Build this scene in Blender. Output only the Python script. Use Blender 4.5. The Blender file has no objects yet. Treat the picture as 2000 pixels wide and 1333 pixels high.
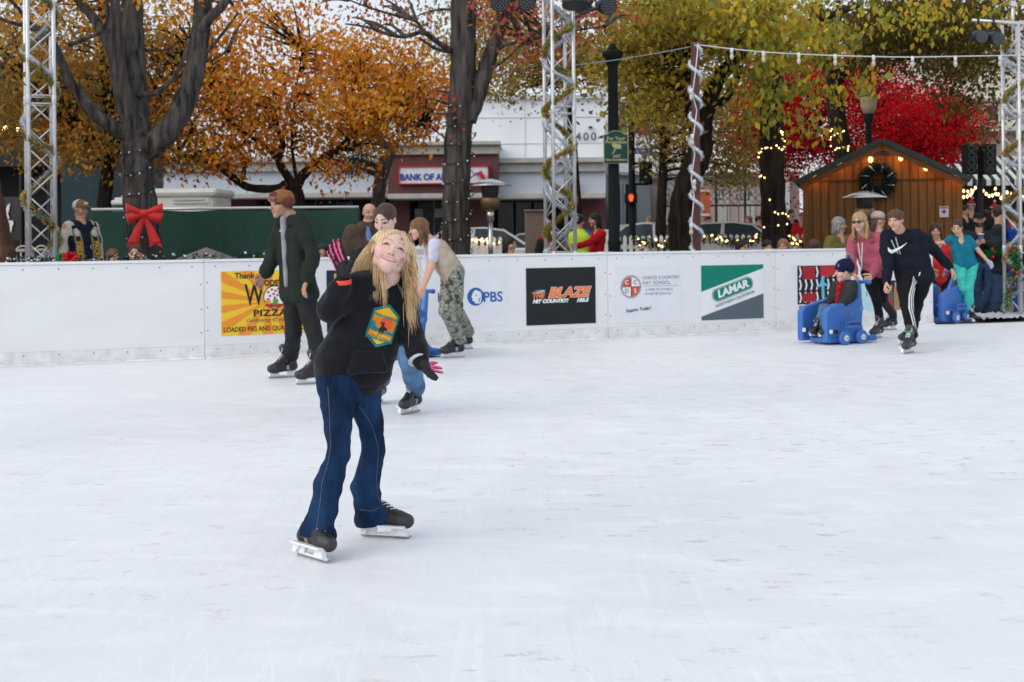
import bpy, math, random
import numpy as np
from mathutils import Matrix, Vector
random.seed(7); RNG=np.random.default_rng(7)
C=bpy.context.scene.collection
sc=bpy.context.scene
# ---------------------------------------------------------------- camera, world, sun, exposure
F=2778.; HX,HY=1000.,449.5; ROLL=.0095; CH=1.36      # focal length in photo pixels, principal point, roll, eye height
cam=bpy.data.objects.new('camera',bpy.data.cameras.new('camera')); C.objects.link(cam); sc.camera=cam
cam.matrix_world=Matrix.Translation((0,0,CH))@Matrix.Rotation(ROLL,4,'Y')@Matrix.Rotation(math.pi/2,4,'X')
cd=cam.data; cd.sensor_width=36; cd.lens=F*36/2000; cd.shift_x=0; cd.shift_y=-(666.5-HY)/2000
cd.clip_start=.1; cd.clip_end=2000
cd.dof.use_dof=True; cd.dof.focus_distance=6.0; cd.dof.aperture_fstop=7.5
w=bpy.data.worlds.new('World'); sc.world=w; w.use_nodes=True
SUN_EL,SUN_AZ=math.radians(38),math.radians(-128)      # azimuth from +Y towards +X
nt=w.node_tree; bg=nt.nodes['Background']; sky=nt.nodes.new('ShaderNodeTexSky'); sky.sky_type='NISHITA'
sky.sun_disc=False; sky.sun_elevation=SUN_EL; sky.sun_rotation=SUN_AZ; sky.dust_density=4; sky.air_density=1.0; sky.ozone_density=1.0
mx=nt.nodes.new('ShaderNodeMix'); mx.data_type='RGBA'; mx.inputs[0].default_value=.66; mx.inputs[7].default_value=(5.85,6.15,6.6,1)   # thin even cloud over the blue
nt.links.new(sky.outputs[0],mx.inputs[6]); nt.links.new(mx.outputs[2],bg.inputs[0]); bg.inputs[1].default_value=.15
sl=bpy.data.lights.new('sun','SUN'); sl.energy=.5; sl.angle=math.radians(50); sl.color=(1,.93,.84)
so=bpy.data.objects.new('sun',sl); C.objects.link(so)
sd=Vector((math.sin(SUN_AZ)*math.cos(SUN_EL),math.cos(SUN_AZ)*math.cos(SUN_EL),math.sin(SUN_EL)))
so.rotation_euler=sd.to_track_quat('Z','Y').to_euler()
sc.view_settings.view_transform='Standard'; sc.view_settings.look='None'; sc.view_settings.gamma=1
sc.view_settings.use_curve_mapping=False; sc.view_settings.exposure=.2
# ---------------------------------------------------------------- measuring helpers
A=lambda *a: np.array(a,float)
def unroll(px,py):
    u=px-HX; v=HY-py; c,s=math.cos(ROLL),math.sin(ROLL)
    return u*c+v*s,-u*s+v*c
def P(px,py,Y):
    u,v=unroll(px,py); return A(u*Y/F,Y,CH+v*Y/F)
def G(px,py,z=0.):
    u,v=unroll(px,py); Y=(CH-z)*F/(-v); return A(u*Y/F,Y,z)
def nrm(v): v=np.asarray(v,float); return v/(np.linalg.norm(v)+1e-12)
def lerp(a,b,t): return a+(b-a)*t
# ---------------------------------------------------------------- materials
MC={}
def mat(name,col=(.5,.5,.5),rough=.6,metal=0,var=.12,vs=8,bump=0,bs=60,st=(1,1,1),emit=None,es=0,vcol=False,spec=.4,trans=0,kind=None,sheen=0,alpha=1):
    if name in MC: return MC[name]
    m=bpy.data.materials.new(name); m.use_nodes=True; n=m.node_tree.nodes; l=m.node_tree.links
    b=n['Principled BSDF']; b.inputs['Roughness'].default_value=rough; b.inputs['Metallic'].default_value=metal
    b.inputs['Specular IOR Level'].default_value=spec
    if sheen: b.inputs['Sheen Weight'].default_value=sheen
    tc=n.new('ShaderNodeTexCoord'); mp=n.new('ShaderNodeMapping'); mp.inputs['Scale'].default_value=st
    l.new(tc.outputs['Object'],mp.inputs['Vector'])
    nz=n.new('ShaderNodeTexNoise'); nz.inputs['Scale'].default_value=vs; nz.inputs['Detail'].default_value=5
    l.new(mp.outputs[0],nz.inputs['Vector'])
    hs=n.new('ShaderNodeHueSaturation'); mr=n.new('ShaderNodeMapRange')
    mr.inputs[1].default_value=.3; mr.inputs[2].default_value=.7; mr.inputs[3].default_value=1-var; mr.inputs[4].default_value=1+var
    l.new(nz.outputs[0],mr.inputs[0]); l.new(mr.outputs[0],hs.inputs['Value'])
    if vcol:
        at=n.new('ShaderNodeVertexColor'); at.layer_name='Col'; l.new(at.outputs[0],hs.inputs['Color'])
    else: hs.inputs['Color'].default_value=(*col,1)
    l.new(hs.outputs[0],b.inputs['Base Color'])
    if kind=='camo':
        rp=n.new('ShaderNodeValToRGB'); rp.color_ramp.interpolation='CONSTANT'; e=rp.color_ramp.elements
        e[0].color=(.06,.07,.05,1); e[0].position=0; e[1].position=.42; e[1].color=(.17,.18,.15,1)
        for p_,c_ in ((.5,(.33,.33,.28,1)),(.58,(.11,.13,.09,1)),(.66,(.42,.42,.37,1))): q=e.new(p_); q.color=c_
        nz.inputs['Detail'].default_value=2; l.new(nz.outputs[0],rp.inputs[0]); l.new(rp.outputs[0],b.inputs['Base Color'])
    if bump:
        n2=n.new('ShaderNodeTexNoise'); n2.inputs['Scale'].default_value=bs; n2.inputs['Detail'].default_value=4
        l.new(mp.outputs[0],n2.inputs['Vector']); bp=n.new('ShaderNodeBump'); bp.inputs['Strength'].default_value=bump; bp.inputs['Distance'].default_value=.05 if name.startswith('bark') else .02
        l.new(n2.outputs[0],bp.inputs['Height']); l.new(bp.outputs[0],b.inputs['Normal'])
    if emit: b.inputs['Emission Color'].default_value=(*emit,1); b.inputs['Emission Strength'].default_value=es
    if trans:
        tr=n.new('ShaderNodeBsdfTranslucent'); l.new(hs.outputs[0],tr.inputs[0]); mx=n.new('ShaderNodeMixShader'); mx.inputs[0].default_value=trans
        l.new(b.outputs[0],mx.inputs[1]); l.new(tr.outputs[0],mx.inputs[2]); l.new(mx.outputs[0],n['Material Output'].inputs[0])
    MC[name]=m; return m
def cloth(name,col,bump=.25,**k): return mat(name,col,rough=.9,var=k.pop('var',.15),vs=k.pop('vs',14),bump=bump,bs=k.pop('bs',45),spec=.15,**k)
# ---------------------------------------------------------------- mesh builder
class MB:
    def __init__(s): s.v=[];s.f=[];s.m=[];s.n=0
    def add(s,V,Fc,mi=0):
        V=np.asarray(V,float); s.v.append(V); n=s.n
        s.f+=[tuple(int(i)+n for i in f) for f in Fc]; s.m+=[mi]*len(Fc); s.n+=len(V); return s
    def box(s,c,d,ax=None,mi=0):
        d=np.asarray(d)/2; V=np.array([[x,y,z] for x in(-1,1) for y in(-1,1) for z in(-1,1)])*d
        if ax is not None: V=V@np.array(ax)
        return s.add(V+c,[(0,1,3,2),(4,6,7,5),(0,4,5,1),(2,3,7,6),(0,2,6,4),(1,5,7,3)],mi)
    def tube(s,pts,r,n=8,mi=0,cap=True):
        pts=np.asarray(pts,float); m=len(pts); r=np.broadcast_to(np.asarray(r,float),(m,))
        t=np.gradient(pts,axis=0); t/= (np.linalg.norm(t,axis=1,keepdims=True)+1e-12)
        u=nrm(np.cross(t[0],A(.31,.2,.93) if abs(t[0][2])<.9 else A(1,.1,0))); V=[]
        an=np.linspace(0,2*np.pi,n,endpoint=False)
        for i in range(m):
            u=nrm(u-t[i]*np.dot(u,t[i])); w_=np.cross(t[i],u)
            V.append(pts[i]+r[i]*(np.cos(an)[:,None]*u+np.sin(an)[:,None]*w_))
        Fc=[(i*n+j,i*n+(j+1)%n,(i+1)*n+(j+1)%n,(i+1)*n+j) for i in range(m-1) for j in range(n)]
        if cap: Fc+=[tuple(range(n))[::-1],tuple(range((m-1)*n,m*n))]
        return s.add(np.concatenate(V),Fc,mi)
    def lathe(s,c,prof,n=24,ax=None,mi=0):
        an=np.linspace(0,2*np.pi,n,endpoint=False); V=[]
        for r,z in prof: V.append(np.stack([r*np.cos(an),r*np.sin(an),np.full(n,z)],1))
        V=np.concatenate(V); m=len(prof)
        if ax is not None: V=V@np.array(ax)
        Fc=[(i*n+j,i*n+(j+1)%n,(i+1)*n+(j+1)%n,(i+1)*n+j) for i in range(m-1) for j in range(n)]
        Fc+=[tuple(range(n))[::-1],tuple(range((m-1)*n,m*n))]
        return s.add(V+c,Fc,mi)
    def ball(s,c,r,nu=12,nv=8,ax=None,mi=0):
        r=np.broadcast_to(np.asarray(r,float),(3,)); V=[];
        for i in range(nv+1):
            th=math.pi*(i+.001)/(nv+.002)
            for j in range(nu):
                a=2*math.pi*j/nu; V.append([math.sin(th)*math.cos(a),math.sin(th)*math.sin(a),math.cos(th)])
        V=np.array(V)*r
        if ax is not None: V=V@np.array(ax)
        Fc=[(i*nu+j,(i+1)*nu+j,(i+1)*nu+(j+1)%nu,i*nu+(j+1)%nu) for i in range(nv) for j in range(nu)]
        return s.add(V+c,Fc,mi)
    def prism(s,poly,o,ux,uy,th,mi=0):
        o=np.asarray(o,float); ux=np.asarray(ux,float); uy=np.asarray(uy,float)
        nn=np.cross(ux,uy); k=len(poly); a=np.array([o+ux*p[0]+uy*p[1] for p in poly]); V=np.concatenate([a,a+nn*th])
        Fc=[tuple(range(k))[::-1],tuple(range(k,2*k))]+[(i,(i+1)%k,k+(i+1)%k,k+i) for i in range(k)]
        return s.add(V,Fc,mi)
    def pb(s,x0,y0,x1,y1,Y,dep,mi=0):      # box whose front face fills a measured rectangle at depth Y
        a=P(x0,(y0+y1)/2,Y); b=P(x1,(y0+y1)/2,Y); t=P((x0+x1)/2,y0,Y)[2]; q=P((x0+x1)/2,y1,Y)[2]
        return s.box(A((a[0]+b[0])/2,Y+dep/2,(t+q)/2),(b[0]-a[0],dep,t-q),mi=mi)
    def data(s): return (np.concatenate(s.v) if s.v else np.zeros((0,3))),s.f,s.m
ORG={}
def setp(o,label=None,cat=None,group=None,kind=None):
    for k,v in (('label',label),('category',cat),('group',group),('kind',kind)):
        if v: o[k]=v
    return o
def thing(name,label,cat,loc,group=None):
    o=bpy.data.objects.new(name,None); C.objects.link(o); o.empty_display_size=.2
    o.location=tuple(float(x) for x in loc); ORG[o.name]=np.array(loc,float); return setp(o,label,cat,group)
def mkmesh(name,V,Fc,m=None,mi=None,smooth=False,col=None):
    me=bpy.data.meshes.new(name); V=np.asarray(V,float)
    if isinstance(Fc,np.ndarray):
        k=Fc.shape[1]; nf=len(Fc); me.vertices.add(len(V)); me.vertices.foreach_set('co',V.astype(np.float32).ravel())
        me.loops.add(nf*k); me.loops.foreach_set('vertex_index',Fc.astype(np.int32).ravel())
        me.polygons.add(nf); me.polygons.foreach_set('loop_start',np.arange(0,nf*k,k,dtype=np.int32)); me.update(calc_edges=True)
    else: me.from_pydata(V.tolist(),[],Fc)
    for x in (m if isinstance(m,(list,tuple)) else [m]): me.materials.append(x)
    if mi is not None and len(mi)==len(me.polygons) and any(mi): me.polygons.foreach_set('material_index',np.array(mi,np.int32))
    if smooth: me.polygons.foreach_set('use_smooth',np.ones(len(me.polygons),bool))
    if col is not None:
        ca=me.color_attributes.new('Col','FLOAT_COLOR','POINT'); c4=np.ones((len(V),4),np.float32); c4[:,:3]=col; ca.data.foreach_set('color',c4.ravel())
    me.update(); return me
def part(name,mb,m,parent,smooth=False,bevel=0,label=None,col=None,kind=None):
    V,Fc,mi=mb.data() if isinstance(mb,MB) else (mb[0],mb[1],None)
    org=ORG[parent.name]; me=mkmesh(name,V-org,Fc,m,mi,smooth,col)
    o=bpy.data.objects.new(name,me); C.objects.link(o); o.parent=parent; ORG[o.name]=org
    if bevel: b=o.modifiers.new('bevel','BEVEL'); b.width=bevel; b.segments=2; b.limit_method='ANGLE'
    return setp(o,label,kind=kind)
def solo(name,mb,m,label=None,cat=None,group=None,kind=None,smooth=False,bevel=0,col=None):
    V,Fc,mi=mb.data() if isinstance(mb,MB) else (mb[0],mb[1],None)
    org=A((V[:,0].min()+V[:,0].max())/2,(V[:,1].min()+V[:,1].max())/2,V[:,2].min())
    me=mkmesh(name,V-org,Fc,m,mi,smooth,col); o=bpy.data.objects.new(name,me); C.objects.link(o); o.location=tuple(org); ORG[o.name]=org
    if bevel: b=o.modifiers.new('bevel','BEVEL'); b.width=bevel; b.segments=2; b.limit_method='ANGLE'
    return setp(o,label,cat,group,kind)
def auto(o): # smooth by angle
    me=o.data; me.polygons.foreach_set('use_smooth',np.ones(len(me.polygons),bool))
    try: me.set_sharp_from_angle(angle=math.radians(35))
    except Exception: pass
    return o
def text(s,size,org,ux,uy,m,parent,name='lettering',bold=0,shear=0,ext=.0015,align='CENTER',xs=1.,label=None,spc=1.):
    cu=bpy.data.curves.new('t','FONT'); cu.body=s; cu.size=size; cu.align_x=align; cu.align_y='CENTER'; cu.extrude=ext; cu.offset=bold; cu.shear=shear; cu.resolution_u=3; cu.space_character=spc
    o=bpy.data.objects.new('t',cu); C.objects.link(o); dg=bpy.context.evaluated_depsgraph_get(); dg.update()
    me=o.evaluated_get(dg).to_mesh(); V=np.array([tuple(v.co) for v in me.vertices]).reshape(-1,3); Fc=[tuple(p.vertices) for p in me.polygons]
    o.evaluated_get(dg).to_mesh_clear(); bpy.data.objects.remove(o); bpy.data.curves.remove(cu)
    ux=nrm(ux);uy=nrm(uy);nn=np.cross(ux,uy)
    W=np.asarray(org)+V[:,:1]*xs*ux+V[:,1:2]*uy+(V[:,2:3]+ext)*nn
    return part(name,(W,Fc),m,parent,label=label)
# ---------------------------------------------------------------- implicit surfaces (numpy surface nets)
def smin(a,b,k):
    if k<=0: return np.minimum(a,b)
    h=np.clip(.5+.5*(b-a)/k,0,1); return b*(1-h)+a*h-k*h*(1-h)
def cap(a,b,ra,rb=None): return ('c',np.asarray(a,float),np.asarray(b,float),ra,ra if rb is None else rb)
def ell(c,r,ax=None,sub=False,k=None): return ('e',np.asarray(c,float),np.asarray(r,float),ax,sub,k)
def chain(pts,rs): return [cap(pts[i],pts[i+1],rs[i],rs[i+1]) for i in range(len(pts)-1)]
def sdf(Q,prims,k):
    d=None
    for p in prims:
        if p[0]=='c':
            a,b,ra,rb=p[1:5]; ab=b-a; t=np.clip(((Q-a)@ab)/(ab@ab+1e-12),0,1)
            di=np.sqrt(((Q-a-t[:,None]*ab)**2).sum(1))-(ra+(rb-ra)*t); sub=False; kk=p[5] if len(p)>5 else k
        else:
            c,r,ax,sub,kk=p[1:6]; q=Q-c
            if ax is not None: q=q@np.array(ax).T
            k0=np.sqrt(((q/r)**2).sum(1)); k1=np.sqrt(((q/(r*r))**2).sum(1))+1e-9; di=k0*(k0-1)/k1
            if kk is None: kk=k
        d=di if d is None else (-smin(-d,di,kk) if sub else smin(d,di,kk))
    return d
def surf(prims,h,k=.02,disp=None,tr=None,pad=.02,clip=None):
    lo=np.full(3,1e9);hi=-lo
    for p in prims:
        if p[0]=='c': r=max(p[3],p[4]); q=[p[1]-r,p[2]-r,p[1]+r,p[2]+r]
        elif p[4]: continue
        else: r=p[2].max() if p[3] is not None else p[2]; q=[p[1]-r,p[1]+r]
        for x in q: lo=np.minimum(lo,x);hi=np.maximum(hi,x)
    lo=lo-pad;hi=hi+pad; n=np.ceil((hi-lo)/h).astype(int)+1
    g=[lo[i]+h*np.arange(n[i]) for i in range(3)]
    Q=np.stack(np.meshgrid(*g,indexing='ij'),-1).reshape(-1,3)
    D=sdf(Q,prims,k)
    if disp is not None:
        near=np.abs(D)<.05; D[near]-=disp(Q[near])
    if clip is not None: D=np.maximum(D,clip(Q))
    D=D.reshape(n); co=[(0,0,0),(1,0,0),(0,1,0),(1,1,0),(0,0,1),(1,0,1),(0,1,1),(1,1,1)]
    S=[D[c[0]:n[0]-1+c[0],c[1]:n[1]-1+c[1],c[2]:n[2]-1+c[2]] for c in co]
    ins=sum((s<0).astype(np.int8) for s in S); act=(ins>0)&(ins<8); ii=np.argwhere(act); s8=[s[act] for s in S]
    pos=np.zeros((len(ii),3)); cnt=np.zeros(len(ii))
    for a,b in ((0,1),(2,3),(4,5),(6,7),(0,2),(1,3),(4,6),(5,7),(0,4),(1,5),(2,6),(3,7)):
        m=(s8[a]<0)!=(s8[b]<0); t=np.where(m,s8[a]/(s8[a]-s8[b]+1e-12),0)
        pos+=m[:,None]*(np.array(co[a])+t[:,None]*(np.array(co[b])-np.array(co[a]))); cnt+=m
    V=lo+h*(ii+pos/cnt[:,None]); idx=-np.ones(act.shape,np.int64); idx[act]=np.arange(len(ii)); Fs=[]
    ng=D<0
    for ax in range(3):
        o=[i for i in range(3) if i!=ax]; a=[slice(None)]*3; b=[slice(None)]*3; a[ax]=slice(0,-1); b[ax]=slice(1,None)
        for q in o: a[q]=slice(1,-1); b[q]=slice(1,-1)
        d0=ng[tuple(a)]; d1=ng[tuple(b)]; e=np.argwhere(d0!=d1); fl=d0[tuple(e.T)]
        for q in o: e[:,q]+=1
        e1=e.copy(); e1[:,o[0]]-=1; e2=e1.copy(); e2[:,o[1]]-=1; e3=e.copy(); e3[:,o[1]]-=1
        q=np.stack([idx[tuple(x.T)] for x in (e,e1,e2,e3)],1); s=fl if ax!=1 else ~fl
        q[~s]=q[~s][:,::-1]; Fs.append(q)
    return V,np.concatenate(Fs)
def wrk(amp=.004,fr=22,seed=0,ax=(1,1,.6)):
    r=np.random.default_rng(seed); K=r.normal(size=(9,3))*fr*np.array(ax)*np.linspace(.5,1.6,9)[:,None]; ph=r.uniform(0,6.3,9)
    def f(Q):
        w_=np.sin(Q@K[0]+ph[0])*1.2; d=np.zeros(len(Q))
        for i in range(1,9): d+=(1-np.abs(np.sin(Q@K[i]*.6+ph[i]+w_)))*.5-.2
        return d*amp*.6
    return f
def joinm(ms):
    Vs=[];Fs=[];n=0
    for V,Fc in ms: Vs.append(V);Fs.append(np.asarray(Fc)+n);n+=len(V)
    return np.concatenate(Vs),np.concatenate(Fs)
# ---------------------------------------------------------------- people
SKIN=(.58,.33,.24); LS=(.6,.2,.17)
def frame(yaw,pitch=0,roll=0):
    """columns right-of-screen, forward, up for a head or body turned by yaw (0 faces the camera, + to screen right)"""
    y=math.radians(yaw); f=A(math.sin(y),-math.cos(y),0); s=A(math.cos(y),math.sin(y),0); u=A(0,0,1)
    p=math.radians(pitch); f2=f*math.cos(p)+u*math.sin(p); u2=u*math.cos(p)-f*math.sin(p)
    r=math.radians(roll); s3=s*math.cos(r)-u2*math.sin(r); u3=u2*math.cos(r)+s*math.sin(r)
    return s3,f2,u3
def head_prims(o,fr,h,chin=1.,neck=None,nr=.052,wide=1.,nose=1.,jaw=1.):
    S,Fw,U=fr; L=lambda x,y,z:o+h*(x*wide*S+y*Fw+z*U); ax=np.array([S,Fw,U]); E=lambda x,y,z,rx,ry,rz,**k:ell(L(x,y,z),A(rx*wide,ry,rz)*h,ax,**k)
    pr=[E(0,-.07,.14,.335,.42,.36),E(0,.02,-.02,.30,.34,.36),cap(L(0,.10,-.1),L(0,.235,-.375*chin+.04*(jaw-1)),.25*h,.105*h*jaw),
        cap(L(-.15,.19,-.12),L(.15,.19,-.12),.13*h),cap(L(-.17*jaw**.3,.02,-.22),L(0,.2,-.36*chin+.04*(jaw-1)),.1*h,.09*h*jaw),cap(L(.17*jaw**.3,.02,-.22),L(0,.2,-.36*chin+.04*(jaw-1)),.1*h,.09*h*jaw),
        ('c',L(-.13,.315,.11),L(.13,.315,.11),.045*h,.045*h,.04*h),
        ell(L(-.145,.415,.035),A(.075,.06,.045)*h,ax,True,.03*h),ell(L(.145,.415,.035),A(.075,.06,.045)*h,ax,True,.03*h),
        ('c',L(0,.35,.05),L(0,.36+.085*nose,-.105+.02*(1-nose)),.022*h,.042*h*nose**.5,.03*h),('c',L(-.05*nose,.36+.03*nose,-.125),L(.05*nose,.36+.03*nose,-.125),.026*h,.026*h,.02*h),
        ('c',L(-.075,.335,-.225),L(.075,.335,-.225),.026*h,.026*h,.02*h),('c',L(-.06,.325,-.27),L(.06,.325,-.27),.028*h,.028*h,.02*h)]
    for s in(-1,1): pr.append(('e',L(s*.34,-.03,-.01),A(.03,.07,.115)*h,ax,False,.015*h))
    if neck is not None: pr.append(cap(L(0,-.12,-.2),neck,nr,nr*1.12))
    return pr,L
def head_col(V,o,fr,h,skin,lip=(.5,.15,.13),brow=(.1,.05,.03),smile=0.,paint=False,lid=.0,eyes=True,beard=None,wide=1.,mw=.165):
    S,Fw,U=fr; q=(V-o)/h; x=q@S/wide;y=q@Fw;z=q@U; c=np.tile(np.array(skin),(len(V),1)); c[:,:]*=(1+.04*np.sin(40*x+3)*np.sin(37*z))[:,None]
    fr_=y>.12
    def mix(m,col): m=np.clip(m,0,1)[:,None]; c[:]=c*(1-m)+m*np.array(col)
    mix(.35*fr_*np.exp(-(((np.abs(x)-.17)/.09)**2+((z+.12)/.08)**2)),(skin[0]*1.05,skin[1]*.62,skin[2]*.6))
    if beard: mix((1-np.clip((z+.13+.2*np.exp(-(x/.1)**2)*(z>-.17))/.05,0,1))*(z<-.08)*(y>-.05)*(z>-.47),beard)
    zb=.105+.05*np.clip(np.abs(x)/.2,0,1)-.35*np.clip(np.abs(x)-.17,0,1)
    mix(fr_*np.exp(-((z-zb-.03)/.02)**4)*(np.abs(x)>.05)*(np.abs(x)<.235),brow)
    if eyes:
        ex=np.abs(x)-.145; open_=.036*(1-lid); top=open_*(1-(ex/.075)**2); bt=-top*.7
        ze=z-.03
        if smile>.5: ze=ze-.02*(1-(ex/.075)**2)
        
        if smile>.95: mix(.3*fr_*np.exp(-((ex/.10)**2+((z-.035)/.07)**2)),(skin[0]*.7,skin[1]*.55,skin[2]*.58)); mix(fr_*(np.abs(ex)<.072)*np.exp(-((ze-top+.004)/.017)**2),(.12,.07,.06))  # soft eye-socket shading painted into the skin colour, then the lash line
        else: mix(fr_*(np.abs(ex)<.09)*np.exp(-((ze-top)/.020)**2)*1.3,(.05,.025,.02))
        mix(.35*fr_*(smile>.5)*(np.abs(ex)<.09)*np.exp(-((ze+.055-.02*(ex/.09)**2*-1)/.014)**2),(skin[0]*.55,skin[1]*.4,skin[2]*.4))  # fold under a smiling eye: its crease shade is painted into the skin
        inn=fr_*(np.abs(ex)<.07)*(ze<top)*(ze>bt); mix(inn*1.,(.55,.5,.47) if lid<.5 else (.12,.08,.07)); mix(inn*(np.abs(ex)<.036),(.05,.035,.03))
    zm=-.245+smile*1.6*x*x
    if smile>.5:
        hw=mw; th=.030*(1-(x/hw)**2); m=fr_*(np.abs(x)<hw); mix(m*(np.abs(z-zm)<th+.02),lip); mix(m*(np.abs(x)<hw*.86)*(z-zm<th*.9)*(z-zm>-th*.5),(.60,.50,.45)); mix(m*(z-zm<-th*.5)*(z-zm>-th*.75),(.25,.06,.05))
    else:
        hw=.115; th=.034*(1-(x/hw)**2); m=fr_*(np.abs(x)<hw); mix(m*(np.abs(z-zm)<th),lip); mix(m*(np.abs(z-zm)<.009),(.2,.06,.05))
    mix(fr_*.8*np.exp(-(((np.abs(x)-.04)/.022)**2+((z+.14)/.018)**2)),(.16,.05,.045))
    if paint:
        pl=[(.17,.30,.045,(.45,.03,.25)),(.12,.27,.03,(.3,.03,.3)),(.235,.25,.028,(.1,.25,.12)),(.16,.33,.02,(.45,.05,.25)),(.27,.2,.03,(.3,.1,.4)),(.3,.13,.018,(.1,.3,.15)),(.32,.06,.022,(.5,.05,.08)),(.33,-.0,.015,(.1,.25,.12)),(.31,-.07,.018,(.12,.25,.15)),(.27,-.14,.03,(.55,.05,.1)),(.25,-.2,.02,(.1,.25,.12)),(.31,-.13,.02,(.4,.08,.2)),(.22,-.25,.016,(.15,.3,.15))]
        for a,b,r,cc in [(a*.82,b,r*1.25,cc) for a,b,r,cc in pl]: mix(.9*(y>-.05)*np.exp(-(((x-a)**2+(z-b)**2)/r**2)),cc)
    return c
def hand_prims(W,D,N,s=1.,curl=.35,side=1,spread=.12):
    D=nrm(D); N=nrm(N-D*np.dot(N,D)); T=np.cross(D,N)*side; pr=[]
    for o_ in(-.026,-.009,.009,.026): pr.append(cap(W+T*o_*.5*s,W+(D*.082+T*o_)*s,.017*s,.0135*s))
    for o_,ln,k_ in ((.032,.068,1),(.011,.078,.35),(-.011,.073,-.35),(-.031,.057,-1)):
        p=W+(D*.082+T*o_)*s; d=nrm(D+T*spread*k_); pts=[p]; a=0
        for j,fr_ in enumerate((.45,.3,.25)):
            a+=curl*(1.1 if j else .8)*(1+.12*k_); p=p+(d*math.cos(a)+N*math.sin(a))*ln*fr_*s; pts.append(p)
        pr+=chain(pts,[.0098*s,.0088*s,.008*s,.007*s])
    b=W+(D*.022+T*.028)*s; c1=b+(D*.034+T*.028+N*.012)*s; c2=c1+(D*.03+T*.008+N*.014*(1+curl))*s; c3=c2+(D*.02-T*.002+N*.01*(1+curl))*s
    return pr+chain([b,c1,c2,c3],[.015*s,.0115*s,.0098*s,.008*s])
def skate(per,mid,yaw,L=.27,lift=0.,blk=(.012,.013,.015),tilt=0.,acc=None,lace=(.75,.75,.8),low=False):
    """ice hockey skate resting on the ice; returns the ankle point"""
    y=math.radians(yaw); f=A(math.sin(y),-math.cos(y),0); s=A(math.cos(y),math.sin(y),0)
    t=math.radians(tilt); u=A(0,0,1)*math.cos(t)+s*math.sin(t); s=s*math.cos(t)-A(0,0,1)*math.sin(t)
    o=A(mid[0],mid[1],lift); q=L/.27; ax=np.array([s,f,u]); W=lambda x,y_,z:o+q*(s*x+f*y_+u*z)
    pr=[cap(W(0,-.095,.098),W(0,.075,.09),.034*q,.042*q),cap(W(0,.075,.09),W(0,.115,.088),.042*q,.038*q),cap(W(0,-.09,.105),W(0,-.075,.2),.037*q,.041*q),
        cap(W(0,-.075,.2),W(0,-.07,.25),.043*q,.048*q),cap(W(0,.07,.1),W(0,-.035,.205),.036*q,.04*q),cap(W(0,-.02,.19),W(0,.01,.275),.03*q,.032*q)]
    if low: pr=pr[:2]+[cap(W(0,-.09,.10),W(0,-.075,.14),.036*q,.036*q),cap(W(0,.06,.1),W(0,-.02,.15),.036*q,.036*q)]
    V,Fc=surf(pr,.007*max(q,.8),.02); z=(V-o)@u/q; fy=(V-o)@f/q; sx=(V-o)@s/q
    col=np.tile(A(*blk),(len(V),1)); col[(fy>.075)&(z<.12)]=(.03,.031,.034); col[(z<.075)]=(.02,.02,.022); col[(z>.255)]=(.05,.05,.05)
    if acc is not None: col[(z>.2)&(fy>-.03)&(z<.25)]=acc
    col[(np.abs(fy+.03)<.012)&(z<.17)&(np.abs(sx)>.03)]=(.3,.3,.32)
    bt=part('skate',(V,Fc),mat('skate_boot',rough=.42,vcol=True,bump=.1,bs=60,spec=.5),per,True,col=col)
    h=MB(); wt=.011*q
    def pl(pts,th=.022): h.prism([(a*q,b*q) for a,b in pts],o-s*th*q/2,f,u,th*q)
    pl([(-.128,.018),(-.1,.018),(-.062,.066),(-.12,.066)],.03); pl([(-.1,.018),(-.05,.018),(-.03,.066),(-.062,.066)],.02)
    pl([(.03,.018),(.06,.018),(.1,.066),(.045,.066)],.02); pl([(.06,.018),(.128,.02),(.115,.066),(.09,.066)],.03)
    pl([(-.13,.012),(.13,.012),(.135,.024),(-.134,.026)],.016); pl([(-.125,.062),(.12,.058),(.115,.07),(-.12,.072)],.045)
    # the two side walls stand 2 mm proud of the bridge
    part('blade_holder',h,mat('holder_white',(.8,.82,.84),rough=.35,var=.03),bt,bevel=.002)
    b=MB(); b.prism([(a*q,c*q) for a,c in((-.137,.006),(-.125,0),(.12,0),(.137,.008),(.14,.016),(-.139,.016))],o-s*.0025*q,f,u,.005*q)
    part('blade',b,mat('steel',(.35,.35,.36),rough=.28,metal=1,var=.1),bt)
    lc=MB()
    for i in range(5 if low else 7):
        a=i/6; y0=.07-.085*a; z0=.146+.105*a-.03*(1-a)*(a<.2); w_=.022+.006*a
        if low: a=i/4; y0=.062-.08*a; z0=.134+.045*a
        for sg in(-1,1):
            lc.tube([W(-sg*w_,y0+.004,z0-.012),W(0,y0+.012,z0+.006),W(sg*w_,y0-.008,z0+.006-.004)],.0038*q,5)
    for sg in(() if low else (-1,1)): lc.tube([W(0,-.005,.262),W(sg*.035,.02,.27),W(sg*.045,.03,.245),W(sg*.02,.03,.23)],.0035*q,5)
    part('laces',lc,mat('lace_white',lace,rough=.8),bt,True)
    return W(0,-.075,.2),f
def shoe(per,mid,yaw,col=(.03,.025,.02),L=.28):
    y=math.radians(yaw); f=A(math.sin(y),-math.cos(y),0); o=A(mid[0],mid[1],mid[2]); U=A(0,0,1)
    V,Fc=surf([cap(o-f*.09+U*.045,o+f*.12+U*.04,.042,.038),cap(o-f*.08+U*.05,o-f*.07+U*.1,.045,.042)],.014,.03)
    V[:,2]=np.maximum(V[:,2],o[2]); part('shoe',(V,Fc),mat('shoe%s'%(col,),col,rough=.6),per,True); return o-f*.07+U*.1
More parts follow.
